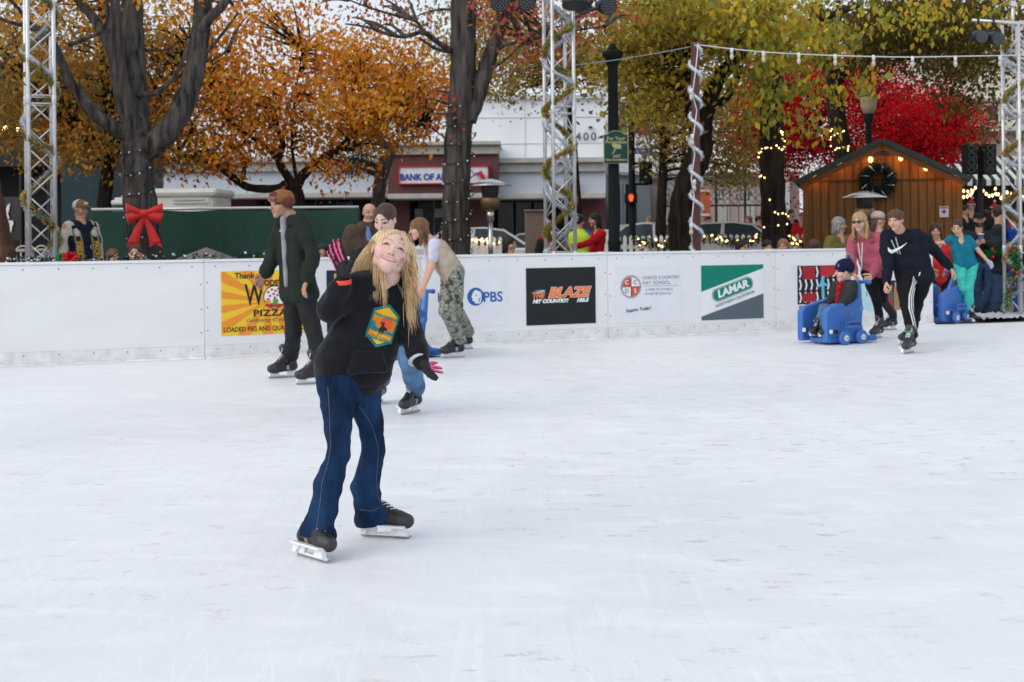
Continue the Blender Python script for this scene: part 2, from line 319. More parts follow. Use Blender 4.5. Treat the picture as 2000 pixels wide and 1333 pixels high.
def strands(n,root_fn,rad=.002,seg=7,seed=1,colf=None):
    r=np.random.default_rng(seed); m=MB(); cols=[]
    for i in range(n):
        pts=root_fn(r,i)
        k=len(pts); rr=np.array([rad*(.5+.5*math.sin(math.pi*min(1,.15+j/(k-1)*.85))) if j<k-1 else rad*.15 for j in range(k)])*r.uniform(.7,1.3)
        m.tube(pts,rr,4,cap=False); cc=colf(r) if colf else (1,1,1); cols.append(np.tile(cc,(k*4,1)))
    return m,np.concatenate(cols)
def bez(p,n=7):
    p=[np.asarray(q,float) for q in p]; out=[]
    for i in range(n):
        q=p; t=i/(n-1)
        while len(q)>1: q=[lerp(q[j],q[j+1],t) for j in range(len(q)-1)]
        out.append(q[0])
    return np.array(out)
def hair(per,o,fr,h,style,col,seed=3,length=1.,n=90,side=0,res=None):
    S,Fw,U=fr; L=lambda x,y,z:o+h*(x*S+y*Fw+z*U); ax=np.array([S,Fw,U]); E=lambda x,y,z,rx,ry,rz,**k:ell(L(x,y,z),A(rx,ry,rz)*h,ax,**k)
    dn=A(0,0,-1); res=res or .008
    pr=[E(0,-.085,.16,.378,.46,.39)]
    if style=='short': pr+=[cap(L(-.2,.2,.35),L(.2,.22,.33),.09*h),cap(L(-.26,.12,.2),L(-.2,.25,.26),.07*h),cap(L(.26,.12,.2),L(.2,.25,.26),.07*h),E(0,-.3,-.08,.27,.17,.2)]; cut=[E(0,.5,-.26,.3,.42,.46,sub=True,k=.03*h),E(-.36,.18,-.2,.16,.28,.22,sub=True,k=.02*h),E(.36,.18,-.2,.16,.28,.22,sub=True,k=.02*h)]
    elif style in('long','down'):
        ln=length
        for sx in(-1,1):
            a=L(sx*.3,-.05,.1); b=L(sx*.36,-.08,-.25); c=b+dn*h*.45*ln+Fw*h*.02
            pr+=[cap(a,b,.1*h,.1*h),cap(b,c,.1*h,.06*h)]
        pr+=[cap(L(-.15,-.3,.1),L(-.2,-.36,-.3)+dn*h*.4*ln,.17*h,.1*h),cap(L(.15,-.3,.1),L(.2,-.36,-.3)+dn*h*.4*ln,.17*h,.1*h)]
        cut=[E(0,.52,-.22,.25,.46,.5,sub=True,k=.03*h),E(0,.35,-.75,.2,.4,.4,sub=True,k=.05*h)]
    elif style=='tied': pr=[E(0,-.08,.15,.356,.445,.376)]; pr+=[E(0,-.5,.12,.13,.14,.15),cap(L(0,-.5,.05),L(0,-.52,-.3),.08*h,.05*h)]; cut=[E(0,.5,-.10,.29,.46,.45,sub=True,k=.03*h),E(0,-.1,-.42,.5,.5,.3,sub=True,k=.03*h)]
    elif style=='bald': pr=[cap(L(-.33,-.1,-.02),L(-.18,-.36,-.05),.05*h),cap(L(.33,-.1,-.02),L(.18,-.36,-.05),.05*h)]; cut=[]
    V,Fc=surf(pr+cut,res,.05*h,disp=wrk(.006,60,seed,(1,1,.25)))
    cc=np.array(col); r=np.random.default_rng(seed); cv=np.tile(cc,(len(V),1)); t=(np.sin((V@np.array([S]).T)[:,0]*260+np.sin(V[:,2]*40)*2)*.22+1); cv*=t[:,None]
    hp=part('hair',(V,Fc),mat('hair_strands',rough=.5,vcol=True,spec=.35,bump=.5,bs=120,st=(1,1,.12),var=.25,vs=30),per,True,col=cv)
    if n and style in('long','down'):
        def rf(r,i):
            sx=r.choice([-1,1]); a=r.uniform(.0,1); x=.34*math.sin(a*1.5)*sx; y=-.42*math.cos(a*1.5)
            root=L(x*.7,y*.7-.05,.45-.1*a); m1=L(x*1.15,y*1.05-.08,.15); m2=L(x*1.3,y*1.05-.05,-.35); e=m2+dn*h*(.25+.3*r.random())*length+h*r.normal(0,.05,3)
            return bez([root,m1,m2,e],7)
        m,cv=strands(n,rf,.004,seed=seed,colf=lambda r:cc*r.uniform(.6,1.5)); hp2=part('loose_hair',m,MC['hair_strands'],hp,True,col=cv)
    return hp
def person(label,Y,sh,hip,yaw,head,arms,feet=None,knees=None,top=None,legs=None,hairs=None,skin=SKIN,sw=.36,hw=.2,group=None,res=.012,hres=.0055,
           hand=1.,curl=.4,dd=(None,None),palm=(None,None),face={},mn=None,cat='person',shz=0.,gloves=(None,None),headk={},ground=0.,toe=0,hands=(True,True),corelegs=1.):
    """every joint is a measured photo point at the figure's own depth (plus an offset in metres)"""
    J=lambda p:P(p[0],p[1],Y+(p[2] if len(p)>2 else 0))
    S,Fw,U=frame(yaw); shm=J(sh); hpm=J(hip)
    up=nrm(shm-hpm); sd_=nrm(S+U*shz)
    sa,sb=shm-sd_*sw/2,shm+sd_*sw/2; ha,hb=hpm-S*hw/2,hpm+S*hw/2
    hx=head; ho=J(hx); hh=hx[3]; hf=frame(*hx[4:7]) if len(hx)>6 else frame(hx[4])
    root=thing(mn or 'person',label,cat,(hpm[0],hpm[1],ground),group); base=ground
    nb=shm+up*.05+Fw*.01
    pr,L=head_prims(ho,hf,hh,neck=nb,nr=.235*hh,**headk)
    hv,hF=surf(pr,hres,.05*hh); hc=head_col(hv,ho,hf,hh,skin,**face); ms=[(hv,hF)]; cols=[hc]
    # arms
    arms=list(arms); AR=[]
    for i,s_ in ((0,sa),(1,sb)):
        a=arms[i]
        if a is None: e=s_-U*.27*sw/.36+(S*(-.04 if i==0 else .04)); w_=e-U*.24*sw/.36+Fw*.06
        else: e,w_=J(a[0]),J(a[1])
        AR.append((s_,e,w_))
    q=sw/.36
    for i,(s_,e,w_) in enumerate(AR):
        sg=-1 if i==0 else 1
        fp=[cap(s_,e,.045*q,.038*q),cap(e,w_,.036*q,.024*q)]
        D=nrm(w_-e) if dd[i] is None else nrm(dd[i]); N=(-sg*S+Fw*.2) if palm[i] is None else np.array(palm[i])
        hp=hand_prims(w_,D,N,hand,curl if not isinstance(curl,tuple) else curl[i],-sg)
        if gloves[i] is not None: part('glove',surf(hp,.0055,.006),gloves[i],root,True)
        elif hands[i]: fp=fp+hp
        v,f_=surf(fp,.0062,.006); ms.append((v,f_)); c_=np.tile(np.array(skin),(len(v),1)); cols.append(c_)
    # legs
    ank=[]; 
    if feet is None:
        feet=[('shoe',ha+S*-.03,yaw),('shoe',hb+S*.03,yaw)]
    for ft in feet:
        if ft[0]=='shoe': m_=A(ft[1][0],ft[1][1],ground) if len(ft[1])>2 else G(*ft[1],z=ground); ank.append(shoe(root,m_,ft[2],*ft[3:4]))
        else: g=G(ft[0],ft[1]); k_=ft[4] if len(ft)>4 else {}; ank.append(skate(root,g,ft[2],ft[3],**k_)[0])
    KN=[]
    for i,(h_,a_) in enumerate(((ha,ank[0]),(hb,ank[1]))):
        KN.append(J(knees[i]) if knees else lerp(h_,a_,.48)+Fw*.03)
    cl=corelegs; core=[cap(shm-S*sw*.22-up*.02,shm+S*sw*.22-up*.02,.045*q),cap(shm,hpm,.08*q,.08*q),cap(ha,KN[0],.065*q*cl,.05*q*cl),cap(KN[0],ank[0],.045*q*cl,.033*q*cl),cap(hb,KN[1],.065*q*cl,.05*q*cl),cap(KN[1],ank[1],.045*q*cl,.033*q*cl)]
    v,f_=surf(core,.025,.03); ms.append((v,f_)); cols.append(np.tile(np.array(skin),(len(v),1)))
    V,Fc=joinm(ms); body=part('body',(V,Fc),mat('skin',rough=.5,vcol=True,var=.05,vs=30,spec=.35),root,True,col=np.concatenate(cols))
    if hairs: hair(root,ho,hf,hh,**hairs)
    # trousers
    if legs:
        g=dict(th=.082,kn=.062,an=.06,hem=None,amp=.009); g.update(legs); th,kn,an=g['th']*q,g['kn']*q,g['an']*q
        pr=[cap(ha*1.0,hb,.088*q,.088*q),cap(ha+up*.06,hb+up*.06,.078*q)]
        for h_,k_,a_ in ((ha,KN[0],ank[0]),(hb,KN[1],ank[1])):
            e=lerp(a_,k_,g.get('short',.0)); pr+=[cap(h_,lerp(h_,k_,.5),th*1.12,th*.95),cap(lerp(h_,k_,.5),k_,th*.95,kn),cap(k_,lerp(k_,e,.6),kn,lerp(kn,an,.6)),cap(lerp(k_,e,.6),e,lerp(kn,an,.6),an)]
        part('trousers',surf(pr,res,.02,disp=wrk(g['amp'],15,3,(.8,.8,1.9))),g['m'],root,True)
    if top:
        g=dict(ru=.062,re=.053,rw=.05,tw=[(0,.13,.075),(.2,.12,.105),(.5,.07,.115),(.8,.07,.12),(1.05,.08,.125)],amp=.010,hood=False,short=False,collar=False,k=.022,f=.84); g.update(top)
        pr=[]; prev=None
        for t,w_,r_ in g['tw']:
            c=lerp(shm,hpm,t); r_=r_*g['f'] if t>.1 else r_*.9; n_=(c-sd_*w_*q*.92,c+sd_*w_*q*.92,r_*q)
            pr.append(cap(n_[0],n_[1],n_[2]))
            if prev: pr+=[cap(prev[0],n_[0],prev[2],n_[2]),cap(prev[1],n_[1],prev[2],n_[2]),cap(lerp(prev[0],prev[1],.5),lerp(n_[0],n_[1],.5),prev[2],n_[2])]
            prev=n_
        tp=pr
        if not g.get('nosleeve'):
            for i,(s_,e,w_) in enumerate(AR):
                sg=-1 if i==0 else 1; s2=s_-sg*sd_*.02*q-up*.0
                if g['short']: m_=lerp(s_,e,.55); pr=pr+[cap(s2,m_,g['ru']*q,g['ru']*q*.9)]
                else:
                    ws=lerp(e,w_,.97); m2=lerp(s_,e,.5)
                    pr=pr+[cap(s2,m2,g['ru']*q*1.05,g['ru']*q),cap(m2,e,g['ru']*q,g['re']*q),cap(e,lerp(e,ws,.7),g['re']*q,g['rw']*q*1.05),cap(lerp(e,ws,.7),ws,g['rw']*q*1.05,g['rw']*q*.85)]
        if g['collar']: pr=pr+[cap(nb-S*.03*q,nb+S*.03*q,.075*q,.075*q)]
        o_=part(g.get('name','hoodie'),surf(pr,res,g['k'],disp=wrk(g['amp'],18,5+int(yaw)%7)),g['m'],root,True)
        if g['hood']:
            c=nb-U*.0; pts=[c+S*.1*q*math.cos(a)+(-Fw*.09*q)*math.sin(a)-U*.02-U*.05*(1-math.sin(a))+Fw*.05*(1-math.sin(a)) for a in np.linspace(-.15,math.pi+.15,9)]
            hpz=chain(pts,[.022*q,.034*q,.044*q,.052*q,.056*q,.052*q,.044*q,.034*q,.022*q])+[cap(c-Fw*.1*q-U*.02,c-Fw*.13*q-U*.12*q,.06*q,.04*q)]
            part('hood',surf(hpz,res*.8,.03,disp=wrk(.004,25,9)),g['m'],root,True)
    return dict(root=root,L=L,ho=ho,hf=hf,hh=hh,sa=sa,sb=sb,ha=ha,hb=hb,shm=shm,hpm=hpm,S=S,Fw=Fw,U=U,up=up,AR=AR,body=body,KN=KN,ank=ank,q=q,nb=nb)
def band(p,ax_,r,w,m,par,name):
    a=nrm(ax_); return part(name,MB().tube([p-a*w/2,p-a*w*.2,p+a*w*.2,p+a*w/2],[r*.97,r,r,r*.97],20),m,par,True)
def cord(d,m,pts,r=.0045):
    mb=MB(); 
    for p in pts: mb.tube(bez(p,6),r,6)
    return part('drawstring',mb,m,d['root'],True)
# ---------------------------------------------------------------- ice and ground
def ice_mat():
    m=bpy.data.materials.new('ice'); m.use_nodes=True; n=m.node_tree.nodes; l=m.node_tree.links; b=n['Principled BSDF']
    tc=n.new('ShaderNodeTexCoord')
    def noise(sc_,st,det=6,rot=0,dist=0):
        mp=n.new('ShaderNodeMapping'); mp.inputs['Scale'].default_value=st; mp.inputs['Rotation'].default_value=(0,0,rot); l.new(tc.outputs['Object'],mp.inputs[0])
        z=n.new('ShaderNodeTexNoise'); z.inputs['Scale'].default_value=sc_; z.inputs['Detail'].default_value=det; z.inputs['Distortion'].default_value=dist; l.new(mp.outputs[0],z.inputs['Vector']); return z
    def rng(src,a,b_,c,d):
        r=n.new('ShaderNodeMapRange'); r.inputs[1].default_value=a; r.inputs[2].default_value=b_; r.inputs[3].default_value=c; r.inputs[4].default_value=d; l.new(src,r.inputs[0]); return r.outputs[0]
    def mix(f,a,b_):
        x=n.new('ShaderNodeMix'); x.data_type='RGBA'; l.new(f,x.inputs[0])
        for i,v in ((6,a),(7,b_)):
            if isinstance(v,tuple): x.inputs[i].default_value=(*v,1)
            else: l.new(v,x.inputs[i])
        return x.outputs[2]
    def mul(a,b_):
        x=n.new('ShaderNodeMath'); x.operation='MULTIPLY'; l.new(a,x.inputs[0]); l.new(b_,x.inputs[1]); return x.outputs[0]
    big=noise(.35,(1,1,1),4); c=mix(rng(big.outputs[0],.35,.65,0,1),(.73,.755,.785),(.80,.825,.85))
    mid=noise(2.2,(1,2.2,1),8,.4,.6); c=mix(rng(mid.outputs[0],.5,.72,0,.5),c,(.88,.90,.92))
    # skate scratches: thin lines along several directions
    cut=None
    for i,(rot,s_) in enumerate(((.3,26),(1.1,22),(-.5,30),(1.9,24),(-.05,34))):
        z=noise(s_,(1,.035,1),3,rot,.25); a=rng(z.outputs[0],.60,.64,0,1); c=mix(mul(a,rng(noise(1.1,(1,1,1),2,i).outputs[0],.42,.6,0,.15)),c,(.93,.95,.97) if i%2 else (.62,.67,.73))
        cut=a
    # curved blade cuts: thin arcs of large circles, broken up by patches
    for i,(cx_,cy_,fq,up__) in enumerate(((-9,3,60,1),(14,2,50,0),(3,26,66,1),(9,-12,56,1))):
        vm=n.new('ShaderNodeVectorMath'); vm.operation='DISTANCE'; l.new(tc.outputs['Object'],vm.inputs[0]); vm.inputs[1].default_value=(cx_-5,cy_-8,0)
        z1=n.new('ShaderNodeTexNoise'); z1.noise_dimensions='1D'; z1.inputs['Scale'].default_value=fq; z1.inputs['Detail'].default_value=1; l.new(vm.outputs['Value'],z1.inputs['W'])
        a=rng(z1.outputs[0],.71,.74,0,1); c=mix(mul(a,rng(noise(.7,(1,1,1),3,i*.7).outputs[0],.48,.62,0,.3)),c,(.93,.945,.96) if up__ else (.60,.645,.70))
    # worn, dirty flecks where blades bit, more of them toward the far right
    fl=noise(5.,(1,2.,1),4,.1,.3); f2=noise(.5,(1,1,1),2); f3=noise(38,(1,1,1),4)
    fx=mul(rng(fl.outputs[0],.605,.65,0,1),rng(f3.outputs[0],.40,.58,0,1)); fx=mul(fx,rng(f2.outputs[0],.42,.54,0,.85)); sx_=n.new('ShaderNodeSeparateXYZ'); l.new(tc.outputs['Object'],sx_.inputs[0]); fx=mul(fx,rng(sx_.outputs[0],-9,0,.25,1))
    c=mix(fx,c,(.50,.46,.44))
    f4=noise(9,(1,1.6,1),3,.7); c=mix(mul(rng(f4.outputs[0],.68,.72,0,.6),rng(f2.outputs[0],.4,.6,0,1)),c,(.42,.40,.40))
    mp=n.new('ShaderNodeMapping'); mp.inputs['Scale'].default_value=(1.5,3.4,1); l.new(tc.outputs['Object'],mp.inputs[0]); vo=n.new('ShaderNodeTexVoronoi'); vo.inputs['Scale'].default_value=1.5; l.new(mp.outputs[0],vo.inputs['Vector'])
    sp_=n.new('ShaderNodeSeparateColor'); l.new(vo.outputs['Color'],sp_.inputs[0]); sc2=rng(sp_.outputs[0],.45,.5,0,1); bl_=rng(vo.outputs['Distance'],.10,.16,1,0)
    nz2=noise(26,(1,1.5,1),5,.2,.5); m2_=mul(mul(bl_,sc2),rng(nz2.outputs[0],.42,.56,.1,1)); m2_=mul(m2_,rng(sx_.outputs[0],-8,-3,.1,1)); m2_=mul(m2_,rng(f2.outputs[0],.36,.5,.15,.75)); c=mix(m2_,c,(.47,.42,.41))
    l.new(c,b.inputs['Base Color']); rr=noise(4,(1,1,1),6,0,.5); l.new(rng(rr.outputs[0],.3,.7,.42,.68),b.inputs['Roughness']); b.inputs['Specular IOR Level'].default_value=.35
    bp=n.new('ShaderNodeBump'); bp.inputs['Strength'].default_value=.35; bp.inputs['Distance'].default_value=.01
    zz=noise(14,(1,.5,1),8,.5,.6); l.new(zz.outputs[0],bp.inputs['Height']); l.new(bp.outputs[0],b.inputs['Normal'])
    return m
BP=[G(x,y) for x,y in ((-1000,775),(-500,743),(-49,719),(400,701),(823,679),(1188,662.5),(1516,648),(1823,634.5))]
RXA,RXB=-16.,26.
mb=MB(); e=G(2250,622)
pts=[(RXA,-6),(RXB,-6),(RXB,e[1]+1),(e[0],e[1])]+[tuple(p[:2]) for p in BP[::-1]]+[(RXA,BP[0][1])]
mb.add([(x,y,0) for x,y in pts],[tuple(range(len(pts)))]); solo('ice',mb,ice_mat(),kind='structure')
mb=MB().add([(-250,-60,-.03),(250,-60,-.03),(250,33,-.03),(-250,33,-.03)],[(0,1,2,3)])
solo('ground',mb,mat('paving',(.17,.14,.12),rough=.85,var=.35,vs=3,bump=.4,bs=30),kind='structure')
mb=MB().add([(-250,33,-.04),(250,33,-.04),(250,48,-.04),(-250,48,-.04)],[(0,1,2,3)]); solo('road',mb,mat('asphalt',(.06,.06,.065),rough=.9,var=.2,vs=5,bump=.3,bs=60),kind='structure')
mb=MB().box(A(0,32.9,-.0),(500,.2,.12)); solo('kerb',mb,mat('kerb',(.38,.37,.35),rough=.9),kind='structure')
mb=MB().add([(-250,48,0.06),(250,48,0.06),(250,900,0.06),(-250,900,0.06)],[(0,1,2,3)]); solo('pavement',mb,mat('pavement',(.28,.27,.25),rough=.9,var=.2,vs=2),kind='structure')
# ---------------------------------------------------------------- dasher boards
BH=1.07
white=mat('board_white',(.80,.815,.83),rough=.38,var=.035,vs=1.3,spec=.4,st=(1,1,2.5))
kick=mat('board_kick',(.76,.77,.765),rough=.5,var=.12,vs=9)
alum=mat('aluminium',(.66,.68,.70),rough=.38,metal=.55,var=.08,vs=20)
dark=mat('screw_dark',(.06,.06,.07),rough=.5)
desc=['plain white rink board panel at the far left edge, outside the frame','plain white rink board at far left below the capped man','white rink board under the pizza poster','white rink board with the blue public television logo','white rink board with the black radio poster on its right half','white rink board carrying the round school crest and the green and white slanted poster','last white rink board beside the entrance, behind the blue skating aid']
PAN=[]; SCM=None
for i in range(len(BP)-1):
    a,b=BP[i],BP[i+1]; L_=np.linalg.norm(b-a); ux=(b-a)/L_; nn=np.cross(ux,A(0,0,1))
    if nn[1]>0: nn=-nn
    PAN.append((a,b,ux,nn,L_))
    if i==0: continue
    t=thing('rink_board',desc[i],'rink board',(a+b)/2,'white boards around the rink'); ax=[ux,-nn,A(0,0,1)]; c=(a+b)/2; g=.004
    mb=MB().box(c-nn*.0075+A(0,0,.14+(BH-.03-.14)/2),(L_-g,.015,BH-.03-.14),ax); part('board_panel',mb,white,t,bevel=.002)
    part('kick_plate',MB().box(c-nn*.002+A(0,0,.07),(L_-g,.024,.138),ax),kick,t,bevel=.003)
    part('top_cap',MB().box(c-nn*.05+A(0,0,BH-.013),(L_-.002,.13,.028),ax),white,t,bevel=.006)
    fm=MB()
    for k in range(5): fm.box(a+ux*(.05+k*(L_-.1)/4)-nn*.05+A(0,0,.5),(.05,.06,1.0),ax)
    fm.box(c-nn*.05+A(0,0,.03),(L_,.05,.04),ax); part('board_frame',fm,alum,t)
    nb_=7
    def screw(p):
        global SCM
        if SCM is None: q_=MB().lathe(A(0,0,0),[(.007,0),(.007,.003),(.003,.005)],8,[ux,A(0,0,1),nn]); SCM=mkmesh('screw',*q_.data()[:2],dark)
        o_=bpy.data.objects.new('screw',SCM); C.objects.link(o_); o_.parent=t; o_.location=tuple(p-ORG[t.name])
    for k in range(nb_):
        u=.12+k*(L_-.24)/(nb_-1)
        for z in (BH-.075,.105): screw(a+ux*(u+.01*math.sin(k*7+i*3))+nn*.001+nn*(.009 if z<.2 else 0)+A(0,0,z))
    for u in (.035,L_-.035):
        for z in (.3,.55,.82): screw(a+ux*u+nn*.001+A(0,0,z+.02*math.sin(i+u)))
    part('joint_plate',MB().box(b-ux*.0-nn*.05+A(0,0,BH+.0035),(.16,.135,.006),ax),white,t,bevel=.002)
r_=np.random.default_rng(77); V=[];Fc=[]
for a,b,ux,nn,L_ in PAN[1:]:
    n0=len(V); k_=int(L_/.05)
    for i in range(k_+1):
        p=a+ux*L_*i/k_; w_=r_.uniform(.02,.075); h_=r_.uniform(.008,.03); V+=[p+nn*.014+A(0,0,h_),p+nn*(.014+w_*.5)+A(0,0,h_*.6),p+nn*(.014+w_)+A(0,0,.002)]
    for i in range(k_):
        j=n0+i*3; Fc+=[(j,j+3,j+4,j+1),(j+1,j+4,j+5,j+2)]
solo('ice_shavings',(np.array(V),Fc),mat('shavings',(.80,.82,.84),rough=.9,bump=.6,bs=60),kind='stuff',smooth=True,label='thin ridge of shaved ice along the foot of the rink boards',cat='ice')
def onb(px,py):
    d=P(px,py,1.)-A(0,0,CH); o=A(0,0,CH)
    for a,b,ux,nn,L_ in PAN:
        k=np.dot(a-o,nn)/np.dot(d,nn); p=o+d*k; u=np.dot(p-a,ux)
        if -.001<=u<=L_+.001 and k>0: return p,ux,nn
    return p,ux,nn
class Sign:
    def __init__(s,x0,x1,y0,y1,label,m,name='poster',cat='poster',th=.004):
        ym=(y0+y1)/2; p,s.ux,s.n=onb((x0+x1)/2,ym); d0=P(x0,ym,1)-A(0,0,CH); d1=P(x1,ym,1)-A(0,0,CH); o=A(0,0,CH)
        a=o+d0*(np.dot(p-o,s.n)/np.dot(d0,s.n)); b=o+d1*(np.dot(p-o,s.n)/np.dot(d1,s.n)); xm=(x0+x1)/2
        k=p[1]; s.w=np.linalg.norm((b-a)[:2]); zt=P(xm,y0,k)[2]; zb=P(xm,y1,k)[2]; s.h=zt-zb
        s.o=A(a[0],a[1],zb)+s.n*.001; s.th=th; s.lay=0
        s.t=thing(name,label,cat,s.o,'posters on the rink boards'); s.poly([(0,0),(1,0),(1,1),(0,1)],m,'sheet',0)
    def W(s,u,v,l=0): return s.o+s.ux*u*s.w+A(0,0,v*s.h)+s.n*(s.th*(l>0)+.0012*l)
    def poly(s,pts,m,name,l=1,label=None):
        th=s.th if l==0 else .0008
        return part(name,MB().prism([(p[0]*s.w,p[1]*s.h) for p in pts],s.W(0,0,l),s.ux,A(0,0,1),th),m,s.t,label=label)
    def polys(s,ps,m,name,l=1):
        for pts in ps: part(name,MB().prism([(p[0]*s.w,p[1]*s.h) for p in pts],s.W(0,0,l),s.ux,A(0,0,1),.0008),m,s.t)
    def circ(s,u,v,r,m,name,l=1,a0=0,a1=360,r2=None):
        an=np.radians(np.linspace(a0,a1,37)); rr=r*s.h
        pts=[(u+rr*math.cos(a)/s.w,v+rr*math.sin(a)/s.h) for a in an]
        if r2: pts+=[(u+r2*s.h*math.cos(a)/s.w,v+r2*s.h*math.sin(a)/s.h) for a in an[::-1]]
        elif a1-a0<360: pts=[(u,v)]+pts
        else: pts=pts[:-1]
        return s.poly(pts,m,name,l)
    def text(s,body,u,v,size,m,l=2,rot=0,**k):
        c,s_=math.cos(math.radians(rot)),math.sin(math.radians(rot)); up=A(0,0,1)
        return text(body,size*s.h,s.W(u,v,l),s.ux*c+up*s_,up*c-s.ux*s_,m,s.t,ext=.0006,**k)
fl=lambda n_,c,**k: mat('ink_'+n_,c,rough=.5,var=.03,spec=.3,**k)
blk=fl('black',(.012,.014,.016)); org_=fl('orange',(.85,.30,.03)); yel=fl('yellow',(.88,.58,.03)); wht=fl('white',(.82,.84,.86)); red=fl('red',(.5,.02,.03)); grn=fl('green',(.0,.22,.15)); gry=fl('grey',(.10,.13,.16)); blu=fl('blue',(.03,.12,.42)); dgr=fl('darkgrey',(.09,.09,.1)); sil=fl('silver',(.6,.63,.68)); tgrey=fl('textgrey',(.22,.24,.27))
# pizza poster
s=Sign(432,612,529,653,'yellow and orange sunburst pizza poster behind the man in the dark coat',yel)
rays=[]
def edge(a):
    c,s_=math.cos(a),math.sin(a); cx,cy=.5,.52; k=min(((1-cx)/c if c>0 else -cx/c) if abs(c)>1e-6 else 9,((1-cy)/s_ if s_>0 else -cy/s_) if abs(s_)>1e-6 else 9); return (cx+c*k,cy+s_*k)
for k in range(14):
    a0=k*2*math.pi/14+.1; a1=a0+math.pi/14
    pl=[(.5,.52)]
    for q in range(5):
        pl.append(edge(a0+(a1-a0)*q/4))
    rays.append(pl)
s.polys(rays,org_,'sunburst',1)
s.text('Thank you',.32,.925,.125,blk,bold=.002); s.text('W',.35,.61,.47,blk,3,xs=.62,bold=.004); s.text("K'S",.80,.58,.40,blk,3,xs=.6,bold=.004); s.text('OODSTOC',.58,.80,.13,blk,3,xs=.85,bold=.003)
s.circ(.57,.58,.17,wht,'pizza',2); s.circ(.57,.58,.185,blk,'pizza_edge',2,0,360,.17)
dots=[]
for a,b in ((.5,.66),(.54,.7),(.58,.68),(.62,.66),(.52,.6),(.56,.63),(.6,.61),(.64,.6),(.5,.55),(.66,.55),(.57,.57),(.61,.71)):
    dots.append([(a+.014*math.cos(t),b+.02*math.sin(t)) for t in np.linspace(0,5.6,8)])
s.polys(dots,red,'pizza_topping',3)
s.polys([[(.46,.45),(.52,.42),(.62,.42),(.7,.46),(.6,.48),(.5,.49)]],red,'pepper',4); s.polys([[(.55,.46),(.6,.46),(.61,.54),(.58,.56),(.55,.54)]],fl('leafgreen',(.1,.35,.05)),'pepper',5); s.polys([[(.46,.48),(.53,.47),(.52,.54),(.47,.54)]],org_,'pepper',5)
s.text('PIZZA',.52,.33,.14,blk,xs=1.35,bold=.003,spc=1.1); s.text('Celebrating 42 years of',.52,.225,.085,dgr,shear=.35); s.text('LOADED PIES AND QUALITY MUSIC',.5,.09,.105,blk,xs=.86,bold=.001)
# dark navy poster mostly hidden by the girl
s=Sign(638,790,527,646,'dark navy poster with yellow initials, mostly hidden behind the waving girl',fl('navy',(.01,.025,.05))); s.text('B',.12,.88,.16,yel,bold=.002); s.poly([(.0,.16),(1,.16),(1,.2),(0,.2)],fl('teal',(.05,.2,.22)),'stripe')
# television poster
s=Sign(849,990,528,639,'white poster with a round blue head logo and blue letters, right of the camouflage trousers',fl('paper',(.77,.80,.84)))
s.circ(.56,.53,.16,blu,'logo_disc'); f1=[(.52,.60),(.50,.52),(.515,.50),(.515,.455),(.545,.45),(.55,.41),(.60,.41),(.60,.48),(.625,.53),(.62,.6),(.58,.645),(.545,.64)]
s.poly(f1,wht,'logo_profile',2); s.polys([[(.56,.54),(.575,.54),(.575,.56),(.56,.56)]],blu,'logo_eye',3); s.polys([[(.60,.41),(.625,.41),(.64,.5),(.64,.57),(.62,.63),(.61,.62),(.628,.56),(.622,.49)]],wht,'logo_profile',2)
s.text('PBS',.80,.51,.25,blu,bold=.003); s.text('KIXE',.20,.53,.22,blu,bold=.002)
# radio poster
s=Sign(1027.5,1163,523,634,'black radio poster with orange flaming letters on the white board',blk)
s.text('BLAZE',.60,.555,.235,fl('blaze',(.85,.22,.07)),3,shear=.3,bold=.008,xs=1.16); s.text('BLAZE',.60,.555,.235,wht,2,shear=.3,bold=.012,xs=1.16)
s.text('THE',.165,.51,.115,fl('blaze',(.85,.22,.07)),3,shear=.2,bold=.004,xs=1.1); s.text('HIT COUNTRY!',.34,.415,.085,wht,shear=.3,bold=.004,xs=1.15); s.text('103.5',.80,.415,.085,wht,shear=.3,bold=.004,xs=1.25)
s.polys([[(.07,.575),(.26,.60),(.27,.585),(.16,.565)],[(.07,.555),(.26,.565),(.27,.55)],[(.10,.61),(.25,.615),(.26,.60)]],sil,'flame_lines',3)
# school poster
s=Sign(1201,1331,520,630,'white school poster with a round red and white quartered crest and grey lettering',fl('paper',(.77,.80,.84)))
s.circ(.235,.64,.205,tgrey,'crest_ring',1,0,360,.195); s.circ(.235,.64,.185,blk,'crest_rim',1); s.circ(.235,.64,.175,wht,'crest_field',2); rr=fl('crestred',(.65,.09,.04))
s.circ(.235,.64,.17,rr,'crest_quarter',3,90,180); s.circ(.235,.64,.17,rr,'crest_quarter',3,270,360)
s.poly([(.231,.47),(.239,.47),(.239,.81),(.231,.81)],blk,'crest_line',4); s.poly([(.09,.636),(.38,.636),(.38,.644),(.09,.644)],blk,'crest_line',4)
for ch,u,v,m in (('C',.17,.715,wht),('C',.295,.715,tgrey),('D',.17,.565,tgrey),('S',.295,.565,wht)): s.text(ch,u,v,.105,m,5,bold=.0015)
s.text('CHICO COUNTRY',.69,.79,.082,tgrey,spc=1.12,bold=.0004); s.text('DAY SCHOOL',.62,.70,.082,tgrey,spc=1.12,bold=.0004); s.poly([(.43,.642),(.95,.642),(.95,.648),(.43,.648)],tgrey,'rule'); s.text('A FREE TK-8 PUBLIC',.66,.58,.056,tgrey,spc=1.15); s.text('CHARTER SCHOOL',.64,.505,.056,tgrey,spc=1.15)
s.text('Inquire Today!',.34,.235,.085,blk,shear=.35,rot=5,bold=.0006)
